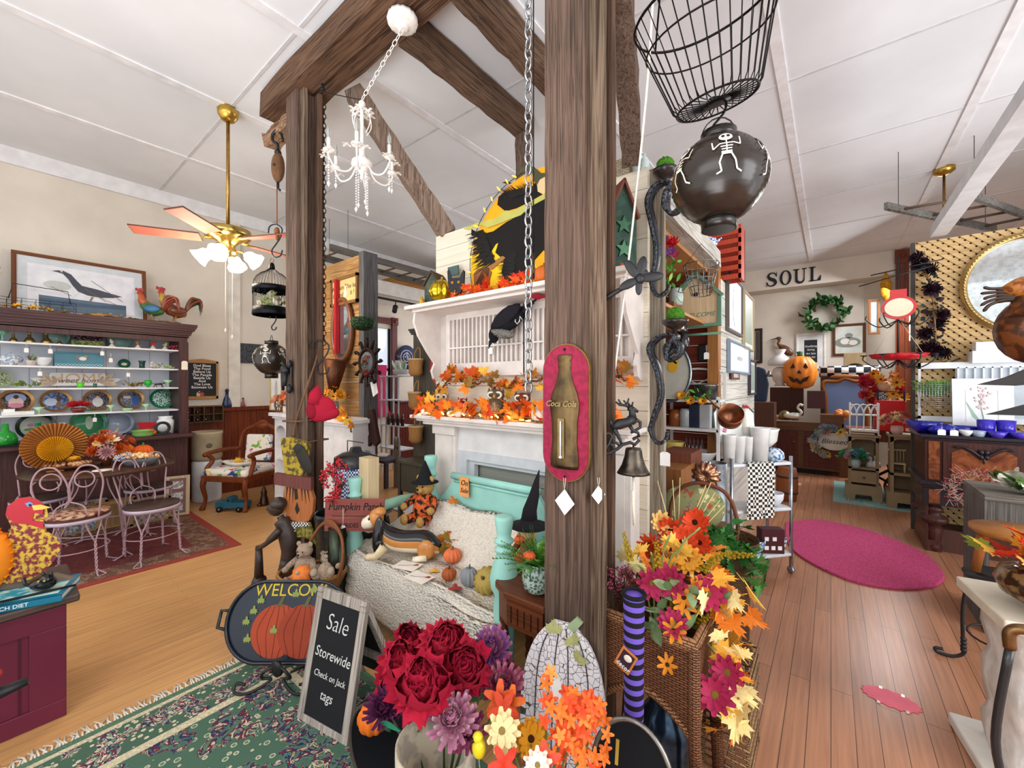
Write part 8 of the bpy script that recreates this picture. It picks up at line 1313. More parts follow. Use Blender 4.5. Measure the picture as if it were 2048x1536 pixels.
# white metal rack
zs=[1.375,1.145,.885];ra,rb=onY(1325,800,3.45).x,onY(1436,800,3.45).x;t=thing('metal_rack','white metal shelf rack against the red boards','rack',((ra+rb)/2,3.45,0));w2=(rb-ra)/2;WM=mt('dfe0de','shiny',.4);[obj('shelf',MB().bb(-w2,w2,0,.25,z-.02,z),WM,t)for z in zs];[obj('upright',MB().bb(x-.012,x+.012,y,y+.015,0 if y else .02,1.6 if y else 1.4),WM,t)for x in(-w2,w2)for y in(0,.24)];m=MB();m.tube(spl([(-w2,.25,1.6),(0,.25,1.63),(w2,.25,1.6)],4),.01,5);m.tube([(-w2,.25,1.5),(w2,.25,1.5)],.007,5);m.tube([(-w2,.25,1.6),(0,.25,1.5),(w2,.25,1.6)],.006,5);obj('arched_top',m,WM,t)
def rk(u,z,y=3.56):q=onY(u,800,y);return V((q.x,y,z))
def lv(nm,lab,u,z,prof,c,kind='gloss',y=3.56,**k):return lathe_one(nm,lab,nm.split('_')[-1],rk(u,z,y),cup(prof),mt(c,kind,**k))
lv('stock_pot','dark grey cooking pot on the top shelf of the white rack',1412,zs[0],[(.085,0),(.09,.11),(.095,.12)],'6a6c70','metal');lv('round_tin','aqua painted round tin on the top shelf of the rack',1366,zs[0],[(.05,0),(.06,.02),(.055,.08)],'7fb0a8','speck',h2='b8a860');lv('brown_jug','brown glazed stoneware jar on the middle rack shelf',1350,zs[1],[(.05,0),(.052,.1),(.035,.14)],'8a4a20');lv('clear_jar','clear glass canning jar on the middle rack shelf',1372,zs[1],[(.05,0),(.05,.13),(.04,.15)],'b5bcc0','gloss');lv('yellow_bowl','nested yellow ribbed mixing bowl on the low rack shelf',1346,zs[2],[(.04,0),(.07,.05),(.09,.12),(.095,.13)],'d6bc6a');lv('enamel_basin','white enamel basin of kitchen tools on the low rack shelf',1402,zs[2],[(.08,0),(.12,.06),(.13,.07)],'dfe3e4')
for u,c,lab in((1391,'1f2a44','dark blue boxed canister on the middle rack shelf'),(1412,'b8bcc0','silver boxed canister on the middle rack shelf')):q=rk(u,zs[1]);one('canister',lab,'canister',MB().bb(-.04,.04,-.04,.04,0,.19),mt(c,'shiny'),q,0,'canisters on the rack',bev=.004)
t=thing('wire_toast_rack','chrome wire toast rack in the enamel basin','rack',rk(1388,zs[2]+.07));m=MB();[m.tube([(x,-.05,0),(x,0,.1),(x,.05,0)],.003,5)for x in(-.06,-.03,0,.03,.06)];m.tube([(-.07,0,.01),(.07,0,.01)],.004,5);obj('wires',m,mt('b8bcc0','metal'),t)
q=rk(1340,zs[2],3.5);one('green_tin','flat lime green tin on the low rack shelf','tin',MB().bb(-.07,.08,-.04,.04,0,.03),mt('8fb84a'),q)
t=thing('sunflower_sprig','sunflower and greenery sprig on the top shelf of the rack','flowers',rk(1388,zs[0]+.01,3.46));[place(daisy('f0a82c','6a3f1c',12,2),t,(x,-.02,z),.04,(0,-1,.4))for x,z in((-.09,.02),(-.02,-.02),(.07,-.02))];[place(leafm(R.choice(['4f9a3c','7fb84a'])),t,(U(-.1,.12),-.01,U(-.03,.05)),.06,(U(-1,1),-1,.6))for _ in range(18)]
q=onY(1460,835,3.3);t=thing('copper_pot','copper saucepan hanging tilted from the rack corner','pan',(q.x,3.3,q.z),0,rot=(.9,.4,0));m=MB();m.lathe(cup([(.06,-.06),(.08,-.03),(.085,.06)]),n=26);obj('pan',m,mt('9a6648','metal',.35),t);m=MB();m.tube([(-.08,0,.05),(-.2,.02,.12)],.008,6);obj('handle',m,mt('8a5a3c','metal'),t)
q=onY(1412,950,2.6);t=thing('copper_mold','fluted copper cake mould hanging below the rack','mould',(q.x,2.6,q.z));m=MB();m.lathe([(.085,0),(.075,.03),(.045,.05),(.02,.045),(.001,.03)],n=48,rib=.22,ribs=12);obj('mould',m,mt('c08a6a','metal',.25),t,rot=(PI/2,0,0))
bxo('wood_stand','orange brown wooden box stand left of the steel tins','box',1318,1362,938,1010,2.75,.35,mt('a06a3c','wood',h2='7d4f2a'),z0=0);bxo('brown_crate','reddish wooden box with an open top behind the box stand','crate',1322,1382,905,960,3.0,.3,mt('7a4632','wood'),z0=0)
for u,r_,v,lab in((1384,.1,938,'dented galvanised tin can below the rack'),(1432,.07,925,'tall silver metal tube standing below the rack')):q=onY(u,v,3.1);lathe_one('steel_can',lab,'can',(q.x,3.1,0),cup([(r_,0),(r_,q.z)]),mt('9aa2aa','metal',.35),24,'steel cans')
# pictures on the side wall
WP=-.735
def wpic(lab,u0,u1,v0,v1,**k):
 a,b=P(u0,700,X=WP),P(u1,700,X=WP);um=(u0+u1)/2;zt,zb=P(um,v0,X=WP).z,P(um,v1,X=WP).z;return picture('framed_picture',lab,(WP,(a.y+b.y)/2,(zt+zb)/2),abs(b.y-a.y)*.97,zt-zb,RZ,group='pictures on the side wall',**k)
wpic('grey framed pale drawing, upper left on the side wall',1451,1481,555,668,fc='6a625c',pc='dfe0e2',fw=.03,mw=0,art=lambda m:ellp(m,1,0,0,.1,.2),mats=['dfe0e2','c8c8cc']);wpic('cream matted green botanical print, right of the grey drawing',1484,1504,590,700,fc='b9aa88',mc='e9e4d2',pc='8f9c88',fw=.02,mw=.05);wpic('silver framed white LOVE style script print on the side wall',1453,1496,686,748,fc='8a98a8',pc='e9f0f6',fw=.025,mw=0,art=lambda m:ellp(m,1,0,0,.14,.02),mats=['e9f0f6','b8c0c8']);wpic('narrow dark framed green print at the lower right of the side wall',1496,1508,720,790,fc='4a4248',pc='9fb0a4',fw=.025,mw=.03)
q=P(1467,752,X=WP);t=thing('brown_word_sign','small dark brown painted word plaque below the script print','sign',(WP+.01,q.y,q.z),RZ);obj('board',MB().bb(-.2,.2,-.012,0,-.035,.035),mt('6a4038'),t);text('lettering','BLESSINGS',.05,WHITE,t,(0,-.0135,0))
# red crate and goods on the lintel
q=onY(1450,515,3.9);t=thing('red_crate','red slatted wooden crate standing on end on the lintel','crate',(onY(1450,520,4.0).x,4.0,2.4));zt=onY(1450,462,4.0).z-2.4;m=MB();[m.bb(-.14,.14,-.1,-.085,z,z+.04)for z in[zt*k/6 for k in range(6)]];[m.bb(x,x+.02,-.1,.1,0,zt)for x in(-.14,.12)];m.bb(-.14,.14,.08,.1,0,zt);obj('slats',m,mt('b8442c','wood'),t)
t=thing('blue_kettle','small blue and white teapot on the lintel before the red crate','teapot',(AX-.05,3.55,2.585));m=MB();m.lathe([(.03,0),(.06,.03),(.055,.07),(.02,.09),(.001,.1)]);m.tube([(.05,0,.04),(.09,0,.07)],[.012,.006],6);obj('body',m,mt('2f5aa8','speck',.2,h2='e0e4ea',sc=2),t);bxo('wicker_box','low wicker box among glass jars on top of the board wall','box',1225,1258,318,345,2.22,.06,mt('c8b89a','wicker'),z0=2.675)
for u,h,lab in((1288,.16,'clear glass bottle on top of the board wall'),(1298,.11,'short glass jar at the end of the board wall')):q=onY(u,340,2.25);lathe_one('glass_bottle',lab,'bottle',(q.x-.03,2.25,2.675),[(.03,0),(.032,h*.6),(.012,h*.8),(.014,h),(.001,h)],mt('b8c8c2','gloss',.06),group='glassware on the board wall')
# chrome trolley with vases and gingham towel
q=P(1500,1000,z=.5);a=V((-.66,3.0,0));TA=.87;t=thing('steel_trolley','chrome and steel serving trolley crowded with china','trolley',(-.5,3.76,0),TA);SS=mt('aeb6c0','metal',.25)
for x in(-.27,.27):
 for y in(-.1,.13):m=MB();m.cyl((x,y,.05),(x,y,.93),.013);m.tube([(x-.008,y,.03),(x+.008,y,.03)],.03,14);obj('leg',m,SS,t)
for z in(.14,.5,.86):obj('tray',MB().bb(-.28,.28,-.11,.14,z,z+.025),mt('dde1e6','shiny',.3),t,bev=.008)
T0=t.location
def tr(x,y,z):c_,s_=cos(TA),sin(TA);return V((T0.x+x*c_-y*s_,T0.y+x*s_+y*c_,z))
t=thing('gingham_towel','black and cream gingham tea towel draped over the trolley front','towel',tr(-.03,-.12,.89),TA);m=MB();pr=[(0,.05,.002),(0,.0,.004),(0,-.012,-.02),(0,-.02,-.15),(0,-.022,-.32),(0,-.03,-.42)];pts=spl(pr,4);vs=[];nx=12
for p in pts:
 for j in range(nx+1):x=-.12+.24*j/nx;vs.append((x-p.z*-.06,p.y+.006*sin(x*50),p.z+(.04*x if p.z<-.3 else 0)))
m.add(vs,[(i*(nx+1)+j,i*(nx+1)+j+1,(i+1)*(nx+1)+j+1,(i+1)*(nx+1)+j)for i in range(len(pts)-1)for j in range(nx)],True);obj('cloth',m,mt('ece8e0','check',h2='2a2724',sc=.021),t)
m=MB()
def tv(nm,lab,x,y,z,prof,c,kind='gloss',n=20,h2=None,grp=None,sc=(1,1)):return lathe_one(nm,lab,nm.split('_')[-1],tr(x,y,z),cup(prof),mt(c,kind,h2=h2),n,grp,sc=sc)
Z=.886
for x,w_,h,lab in((-.25,.05,.22,'leftmost ribbed white vase on the trolley'),(-.16,.045,.21,'second white vase on the trolley, square'),(-.08,.035,.2,'third narrow white vase on the trolley'),(.03,.07,.27,'largest frosted white vase at the front of the trolley')):tv('white_vase',lab,x,-.05,Z,[(w_*.75,0),(w_,h*.95),(w_*1.05,h)],'e6e6e4','gloss',12,grp='white vases on the trolley')
tv('ginger_jar','blue and white lidded ginger jar on the trolley',.17,-.05,Z,[(.04,0),(.065,.03),(.06,.07),(.04,.09),(.03,.1)],'3f7ab0','speck',h2='dfe8f0');tv('white_urn','large white crimped porcelain pot behind the vases',.16,.06,Z+.1,[(.06,0),(.1,.05),(.11,.13),(.12,.15)],'eef0ea','gloss');tv('wicker_compote','small footed wicker basket under the white pot',.17,.05,Z,[(.05,0),(.03,.04),(.08,.09)],'c08a5a','wicker')
q=tr(-.1,.07,Z+.12);t=thing('floral_tray','white enamel tray with pink flowers standing behind the vases','tray',q+V((0,0,.16)),0,rot=(-.15,0,TA));m=MB();m.prism([(-.19,-.14),(.17,-.14),(.19,-.11),(.19,.1),(.15,.14),(-.15,.14),(-.19,.1)],0,.01);obj('tray',m,mt('eef0ec','gloss'),t,bev=.004);m=MB();m.tube([(-.19,-.004,-.14),(-.19,-.004,.1),(-.15,-.004,.14),(.15,-.004,.14),(.19,-.004,.1)],.006,5);m.mi=1;[m.ball((x,-.004,z),(.02,.003,.018),9,nz=.2)for x,z in((-.1,-.04),(-.08,.0),(.12,.08))];obj('rim_and_flowers',m,[mt('5a6a64'),mt('d97a94')],t)
q=tr(-.0,.1,Z);t=thing('hen_figure','white ceramic hen pitcher with a red comb behind the trolley vases','figurine',q+V((.02,0,.18)));m=MB();m.lathe([(.03,-.18),(.05,0),(.06,.06),(.04,.13),(.025,.19),(.03,.22),(.001,.24)],n=16,rib=.05,ribs=7);obj('body',m,mt('e9e6dc','gloss'),t);m=MB();[m.ball((.01*i,0,.245+.005*(i%2)),.014,7)for i in range(-1,3)];obj('comb',m,mt('c83a3c','gloss'),t)
lathe_one('blue_teapot','dark blue ceramic teapot beside the white hen','teapot',tr(.12,.12,Z+.1),[(.04,-.1),(.07,.03),(.08,.07),(.05,.11),(.01,.14)],mt('2a3a5c','speck',.2,h2='8a9ab8'))
for i,(x,z,c,lab)in enumerate(((.05,.53,'3f5f9a','blue patterned china bowl on the middle trolley tray'),(.17,.53,'dfe3ea','white and blue china cup on the middle trolley tray'),(.2,.17,'2a3458','dark blue china bowl on the bottom trolley tray'),(.0,.17,'3a6a9a','blue glazed pot on the bottom trolley tray'))):tv('china_bowl',lab,x,-.03,z,[(.04,0),(.07,.05),(.075,.1)],c,'speck',h2='e8ecf2',grp='blue china on the trolley')
q=tr(.12,-.05,.165);t=thing('toy_house','dark maroon metal house lantern with arched windows on the trolley','lantern',q,.6);obj('walls',MB().bb(-.08,.09,-.04,.04,0,.19),mt('4a1c24'),t);obj('windows',MB().bb(-.06,-.03,-.043,-.04,.03,.06).bb(-.01,.02,-.043,-.04,.03,.06).bb(.04,.07,-.043,-.04,.03,.06).bb(-.06,-.03,-.043,-.04,.1,.13).bb(.0,.03,-.043,-.04,.1,.13),WHITE,t)
# ---------------------------------------------------------------- back of the room
q0,q1=P(1555,940,z=0),P(1692,957,z=0);DX0,DX1,DY=-.85,.16,8.4
t=thing('dry_sink','long brown wooden dry sink cupboard with reddish panelled doors','cabinet',((DX0+DX1)/2,DY,0));w2=(DX1-DX0)/2;BWd=mt('7a5234','wood',.5,h2='5a3a24',ax='x');DR=mt('6a3428','wood',.45,h2='4a2018')
obj('carcass',MB().bb(-w2,w2,.02,.6,.08,.72),BWd,t);obj('plinth',MB().bb(-w2+.03,w2-.2,.06,.6,0,.08),BLACK,t);m=MB();m.bb(-w2,w2,-.01,.62,.72,.75);m.bb(-w2,w2,0,.02,.75,.86);m.bb(w2-.02,w2,0,.6,.75,.95);m.bb(-w2,-w2+.02,0,.6,.75,.9);m.bb(w2-.3,w2,-.01,.3,.86,1.0);obj('sink_top',m,BWd,t)
for x in(-.32,.2):d=obj('door',MB().bb(x-.22,x+.22,0,.02,.12,.7),DR,t);obj('door_panel',MB().bb(x-.15,x+.15,-.008,0,.2,.62),DR,d,bev=.006);m=MB();m.ball((x+(.17 if x<0 else-.17),-.02,.52),.02,10);obj('knob',m,mt('8a4a34'),d)
m=MB();m.bb(w2-.04,w2+.06,.0,.05,0,.7);obj('corner_stile',m,BWd,t)
def bk(u,v,Y=8.6):return onY(u,v,Y)
def blathe(nm,lab,cat,u,v,Y,prof,c,kind='gloss',n=20,h2=None,z=None,rough=None):q=bk(u,v,Y);return lathe_one(nm,lab,cat,(q.x,Y,q.z if z is None else z),prof,mt(c,kind,rough,h2=h2),n)
bxo('brown_chest_box','dark brown wooden box under the jack-o-lantern','box',1540,1606,775,830,8.9,.3,mt('4f2a22','wood'));bxo('radio_cabinet','small purple brown cabinet with a dark screen','cabinet',1614,1650,782,817,8.7,.25,mt('5a3a3c','wood'))
q=bk(1599,775,8.85);t=thing('jack_o_lantern','orange plastic jack-o-lantern with a carved grin on the brown box','pumpkin',(q.x,8.95,q.z-.02));r_=.255;m=MB();prof=[(.1,0),(.2,.05),(.25,.18),(.265,.3),(.24,.45),(.16,.55),(.05,.58)];m.lathe(prof,n=60,rib=.06,ribs=12);obj('shell',m,mt('f08a2a','shiny',.4),t);m=MB();m.lathe([(.05,.56),(.04,.62),(.055,.66),(.001,.67)],n=10);obj('stem',m,mt('3f6a44'),t)
m=MB();[m.prism([(x,z),(x+.08,z),(x+.045,z+.09)],-.245,.03)for x,z in((-.13,.36),(.05,.36))];m.prism([(-.03,.27),(.035,.27),(.0,.33)],-.27,.03);m.prism([(-.16,.22),(-.1,.2),(-.07,.16),(-.03,.19),(.02,.13),(.06,.18),(.1,.2),(.15,.22),(.11,.13),(.07,.12),(.02,.07),(-.03,.12),(-.08,.11),(-.12,.14)],-.27,.06);obj('carved_face',m,mt('3a1a10'),t)
t=thing('glass_lamp','white and pink milk glass hurricane lamp left of the jack-o-lantern','lamp',(bk(1560,770,9.1).x,9.1,bk(1560,772,9.1).z));m=MB();m.lathe([(.1,0),(.07,.04),(.12,.12),(.14,.22),(.11,.32),(.05,.36)],n=24);obj('base',m,mt('e6d8cc','gloss'),t);m=MB();m.lathe([(.17,.38),(.2,.4),(.19,.48),(.11,.55),(.06,.6),(.09,.66),(.1,.68)],n=24);obj('shade',m,mt('f0f0f0','gloss'),t)
def heron():
 q=bk(1560,710,9.7);t=thing('heron_figure','brown heron wall sculpture above the milk glass lamp','bird',(q.x,BY+.38,q.z),0);m=MB();m.ball((.06,0,.13),(.16,.04,.08),14,(0,.75,0));m.tube([(-.02,0,.2),(-.08,0,.28),(-.06,0,.36)],[.05,.03,.025],8);m.ball((-.07,0,.39),(.05,.03,.035));obj('body',m,mt('6a3f28','shiny'),t);m=MB();m.tube([(-.11,0,.39),(-.24,0,.37)],[.014,.002],6);obj('beak',m,mt('3a3230'),t);[place(leafm('3f7a4a',.2),t,(U(-.12,.18),-.01,-.12),.17,(U(-.6,.6),0,1))for _ in range(12)]
heron()
q=bk(1650,628,BY+.44);t=thing('leaf_wreath','round green leaf wreath on the far wall','wreath',(q.x,BY+.38,q.z));m=MB();m.tube([(.28*cos(a),0,.28*sin(a))for a in[2*PI*k/30 for k in range(30)]],.03,7,True);obj('twig_ring',m,mt('5a4630'),t)
for i in range(98):a=U(0,6.28);place(leafm(R.choice(['3f6a3c','2f5a34','5a8450']),.55),t,((.28+U(-.07,.07))*cos(a),-.03,(.28+U(-.07,.07))*sin(a)),.18,(U(-1,1),-1,U(-1,1)))
def bpic(nm,lab,u0,u1,v0,v1,Y=BY+.44,**k):a,b=bk(u0,v0,Y),bk(u1,v1,Y);return picture(nm,lab,((a.x+b.x)/2,Y,(a.z+b.z)/2),b.x-a.x,a.z-b.z,0,**k)
bpic('framed_picture','brown framed picture of lambs below the wreath',1665,1732,650,710,fc='5f3a26',mc='d9d6c4',pc='d3d8d2',fw=.045,mw=.03,art=lambda m:(ellp(m,1,-.02,-.05,.2,.1),ellp(m,2,-.06,-.03,.07,.06),ellp(m,2,.06,-.06,.07,.05),ellp(m,1,0,.08,.06,.05)),mats=['d3d8d2','8a9088','e9e4dc']);bpic('framed_picture','dark framed picture with gold edge left of the heron',1505,1525,658,726,fc='3a2a24',mc='b98a3c',pc='3f4450',fw=.05,mw=.015);bpic('chalkboard_cabinet','white panelled chalkboard with handwriting below the wreath',1592,1652,668,738,fc='e9e9e6',mc='e3e3e0',pc='23262c',fw=.04,mw=.1,fkind='paint',cat='chalkboard')
q=bk(1622,705,BY+.42);o=COL.objects[-1].parent;[text('chalk_writing',s_,.05,WHITE,o,(0,-.0135,z),shear=.2)for s_,z in(('Qualifying',.1),('Saving',.03),('Art Sale',-.05),('this day',-.12))]
bpic('framed_picture','brown framed river landscape on the angled wall',1736,1760,600,668,Y=9.93,fc='8a5a34',mc='d8d4cc',pc='9aa4a8',fw=.04,mw=.0);bxo('dome_cabinet','tan wooden box with a dark arched opening below the lambs','box',1688,1732,706,752,9.6,.3,mt('a08a68','wood'),z0=None)
m=MB();q=bk(1710,752,9.59);m.prism(ell(0,0,.19,.22,16,0,PI+.2),0,.004);o=[o for o in COL.objects if o.name=='dome_cabinet'][0];obj('arched_opening',m,mt('1d1612'),o,(0,-.006,.01));one('tall_cupboard','brown cupboard under the tan arched box, mostly hidden by the settee','cupboard',MB().bb(-.3,.3,0,.35,0,q.z),mt('5a3a2a','wood'),(q.x,9.58,0))
# checked settee, blue backed sofa
q=bk(1690,815,9.06);t=thing('blue_back_settee','carved wooden settee seen from behind, pale blue back','settee',(q.x,9.06,.0));zb,zt_=bk(1690,812,9.06).z,bk(1690,757,9.06).z;x0,x1=bk(1646,780,9.06).x-q.x,bk(1742,780,9.06).x-q.x
pr=[(x0+.05,.5),(x1-.05,.5),(x1-.04,zb+.1),(x1,zt_-.14),(x1-.03,zt_-.05),(x1-.2,zt_-.05),(0,zt_),(x0+.2,zt_-.05),(x0+.03,zt_-.05),(x0,zt_-.14),(x0+.04,zb+.1)]
m=MB();m.prism(pr,0,.08);obj('blue_back',m,mt('7f98c8','cloth'),t);m=MB();q_=spl([(x,-.005,z)for x,z in pr[1:]+[pr[0]]],3);m.tube(q_,.03,8);m.ball((0,0,zt_+.03),(.2,.03,.04),12,nz=.15);obj('carved_frame',m,mt('9a5f2c','wood',.4),t);[obj('leg',MB().bb(x-.02,x+.02,0,.05,0,.5),mt('7a4a24','wood'),t)for x in(x0+.1,x1-.1)]
q=bk(1690,745,9.45);t=thing('checked_chair','black and white buffalo check upholstered bench top behind the settee','bench',(q.x+.05,9.45,0));m=MB();m.tube([(-.42,0,q.z+.02),(.42,0,q.z+.02)],.1,16);obj('padded_roll',m,mt('e6e4e0','check',h2='20242e',sc=.1),t);m=MB();m.bb(-.4,.4,-.05,.1,0,q.z-.05);obj('frame',m,mt('3a3230'),t)
# goods along the cupboard top
for(u,v,nm,lab,prof,c,k)in((1566,815,'swan_dish','round patterned tray with a white swan figurine',[(.05,0),(.28,.03)],'b8784a','wood'),(1570,790,'brass_kettle','brass and silver kettle on the dry sink',[(.08,0),(.1,.06),(.08,.13),(.03,.17)],'a89a70','metal'),(1665,815,'amber_basket','amber wire basket of dried gourds on the dry sink',[(.1,0),(.14,.12)],'7a4a24','speck'),(1590,800,'green_gourd','pale green ceramic apple behind the swan',[(.05,0),(.09,.06),(.06,.13)],'9fb8a4','gloss')):
 q=bk(u,v+20,8.62);lathe_one(nm,lab,'ornament',(q.x,8.62,.87),cup(prof),mt(c,k))
t=thing('swan_figurine','white ceramic swan figurine with a curved neck','figurine',(bk(1590,820,8.5).x,8.5,.9));m=MB();m.ball((-.05,0,.05),(.12,.06,.05),14);m.tube(spl([(.05,0,.05),(.09,0,.12),(.04,0,.19),(.07,0,.25),(.11,0,.23)],4),.02,8);obj('body',m,mt('eee6da','gloss'),t)
t=thing('swan_neck_gourds','heap of orange gourds and dried husks by the settee','gourds',(bk(1690,826,8.55).x,8.55,.88));[obj('gourd',pumpkin_meshes('e0904a','8a6a3a',8,.8)[0],None,t,(U(-.15,.15),U(-.05,.05),.05+U(0,.1)),sc=.07,rot=rv(1))for _ in range(7)]
t=thing('yoke_ornament','grey bell and blue hooded cloak hanging at the left of the back room','ornament',(bk(1520,790,8.05).x,8.0,bk(1520,805,7.9).z+.31));m=MB();m.prism([(-.16,-.3),(.1,-.3),(.13,.0),(.08,.25),(-.04,.3),(-.13,.2)],0,.08);obj('cloak',m,mt('3a455c','cloth'),t,bev=.03);m=MB();m.lathe([(.06,0),(.03,.05),(.01,.1)],(.14,-.05,.12));obj('bell',m,mt('7a7a7a','metal'),t)
bxo('pedestal_desk','dark cupboard filling the back left corner under the cloak','cabinet',1506,1548,805,900,7.9,.4,mt('5a3a2c','wood'),z0=0)
# right part of the back room: desk, tan cabinets, cart, rack, scarecrow
t=thing('writing_desk','reddish wooden desk behind the tan cabinets','desk',(.62,7.6,0));DW=mt('8a4a2c','wood',.4,h2='5f2f1a');obj('desktop',MB().bb(-.45,.7,-.1,.45,.83,.87),DW,t);obj('apron',MB().bb(-.42,.66,-.05,.4,.7,.83),DW,t);[obj('leg',MB().bb(x,x+.06,0,.06,0,.7),DW,t)for x in(-.4,.1,.58)]
TN=mt('9a8566','paint',.6)
def tan(u0,u1,lab,Y,drawer):
 a,b=onY(u0,900,Y).x,onY(u1,900,Y).x;w=b-a;t=thing('tan_cabinet',lab,'cabinet',((a+b)/2,Y,0),0,'tan painted cabinets');w2=w/2;zt=onY(u0,868,Y).z
 m=MB();m.bb(-w2-.02,w2+.02,-.02,.3,zt-.03,zt);m.bb(-w2,-w2+.03,0,.28,.2,zt);m.bb(w2-.03,w2,0,.28,.2,zt);m.bb(-w2,w2,.26,.28,.2,zt);m.bb(-w2,w2,0,.28,.4,.43);m.prism([(-w2,zt-.03),(w2,zt-.03),(w2,zt-.1),(w2*.5,zt-.06),(-w2*.5,zt-.06),(-w2,zt-.1)],0,.02);obj('carcass',m,TN,t)
 m=MB();m.prism([(-w2-.03,0),(-w2*.6,0),(-w2*.5,.08),(w2*.5,.08),(w2*.6,0),(w2+.03,0),(w2+.03,.2),(-w2-.03,.2)],-.02,.3);obj('base_skirt',m,TN,t)
 if drawer:d=obj('drawer',MB().bb(-w2+.02,w2-.02,-.03,.2,.23,.38),TN,t,bev=.006);m=MB();m.ball((0,-.045,.305),.015,8);obj('knob',m,mt('6a5a44'),d)
 return t
tan(1697,1758,'tan cabinet with a drawer and open shelf holding white bells',6.9,True);tan(1781,1840,'tan open cabinet with a miniature chair, behind the cart',6.7,False)
for u,c,h,lab in((1741,'e6dfd2',.14,'cream bell with a wooden handle on the tan shelf'),(1752,'f2f2f2',.17,'white porcelain bell lady on the tan shelf')):lathe_one('hand_bell',lab,'bell',(onY(u,900,7.0).x,7.0,.43),[(.05,0),(.04,h*.4),(.015,h*.5),(.02,h*.8),(.001,h)],mt(c,'gloss'),group='bells on the tan shelf')
q=onY(1795,895,6.8);t=thing('tiny_chair','miniature cream spindle chair with fruit on the tan cabinet shelf','toy chair',(q.x,6.8,.43));m=MB();m.bb(-.07,.07,-.06,.06,.1,.115);[m.cyl((x,y,0),(x,y,.1),.006)for x in(-.06,.06)for y in(-.05,.05)];[m.cyl((x,.05,.11),(x,.06,.26),.005)for x in(-.06,-.03,0,.03,.06)];m.bb(-.08,.08,.05,.065,.25,.27);obj('chair',m,mt('d9c49a'),t)
t=thing('white_wire_rack','white wrought wire etagere standing on the tan cabinet','rack',(onY(1728,878,6.85).x,6.95,.0+onY(1700,868,6.9).z));a,b=onY(1700,870,6.9).x-t.location.x,onY(1757,870,6.9).x-t.location.x;ht=onY(1728,812,6.9).z-onY(1728,876,6.9).z;m=MB()
for y in(-.08,.08):
 for x in(a,b):m.cyl((x,y,0),(x,y,ht),.008)
 for z in(.06,ht*.62):m.cyl((a,y,z),(b,y,z),.007)
 for k in range(5):x=a+(b-a)*(k/4);m.tube([(x+(b-a)*.25*cos(q)-0,y,ht*.62+ht*.33*sin(q))for q in[PI*i/8 for i in range(9)]if a-.01<=x+(b-a)*.25*cos(q)<=b+.01]or[(x,y,0),(x,y,.1)],.005,5);m.cyl((x,y,.06),(x,y,ht*.62),.004)
m.bb(a,b,-.08,.08,.04,.06);m.bb(a,b,-.08,.08,ht*.6,ht*.62);obj('wirework',m,WHITE,t)
t=thing('blessed_wreath','wooden Blessed sign circled by blue, orange and white silk flowers','wreath',(onY(1668,890,8.2).x,8.37,onY(1668,886,8.2).z));m=MB();m.prism(ell(0,0,.2,.14,24),0,.015);obj('oval_board',m,mt('ded8ce'),t);text('lettering','Blessed',.11,mt('4a4644'),t,(0,-.002,.0),shear=.3)
for i in range(46):a=U(0,6.28);c=R.choice(['5f7f9a','f09a6a','e6e9ea','7a9a8a','e8c050','8fa8b8','c8d0d0']);place(R.choice([daisy(c,'8a6a3a',9,1),leafm('8fa89a',.5),mum(c,'dfe3e4')]),t,(.27*cos(a)+U(-.04,.04),-.04,.2*sin(a)+U(-.04,.04)),.08,(U(-.6,.6),-1,U(-.6,.6)))
vase_flowers('teal_bouquet','blue green and pink silk bouquet in a glass on the tan cabinet shelf',(onY(1712,900,6.85).x,6.86,.43),.05,.1,mt('9fc0bc','gloss'),20,.12,['c8a0a8','4f7f9a','3f9a5a','8fb8b0'],.07);vase_flowers('cream_rose_bowl','cream and rust flowers in a pink glass bowl on the right tan cabinet',(onY(1797,868,6.6).x,6.75,onY(1781,868,6.7).z),.06,.1,mt('d9b0a8','gloss'),26,.15,['f1e2b4','c87a6a','e8d8a0','b85a5a'],.06)
t=thing('red_tin','bright red open metal bin on the desk','bin',(onY(1782,845,7.3).x,7.5,.871));zt=onY(1782,801,7.5).z-.87;m=MB();m.bb(-.15,.15,-.1,.1,0,zt);obj('bin',m,mt('d9262a','paint',.4),t,bev=.006);m=MB();m.tube([(-.12,-.08,zt),(-.12,-.08,zt+.12),(.14,-.08,zt+.12),(.14,-.08,0)],.012,6);obj('wire_handle',m,mt('2a3444'),t)
t=thing('scarecrow_doll','scarecrow girl doll of red, gold and gingham flowers behind the red bin','doll',(onY(1768,830,7.7).x,7.75,.871));m=MB();m.tube([(0,0,0),(0,0,.3),(0,0,.55)],[.12,.1,.04],12);obj('dress',m,mt('e6e6e6','check',h2='2a3a5c',sc=.02),t);m=MB();m.ball((0,0,.6),.08,12);obj('head',m,mt('e0c098','cloth'),t);[place(R.choice([maple('b8263c'),maple('e8a03a'),mum('c8303c','e0506a'),daisy('f0b040','8a5a20',9,1)]),t,(U(-.25,.2),U(-.08,.05),U(.35,.8)),.09,(U(-1,1),-1,U(-.3,1)))for _ in range(34)]
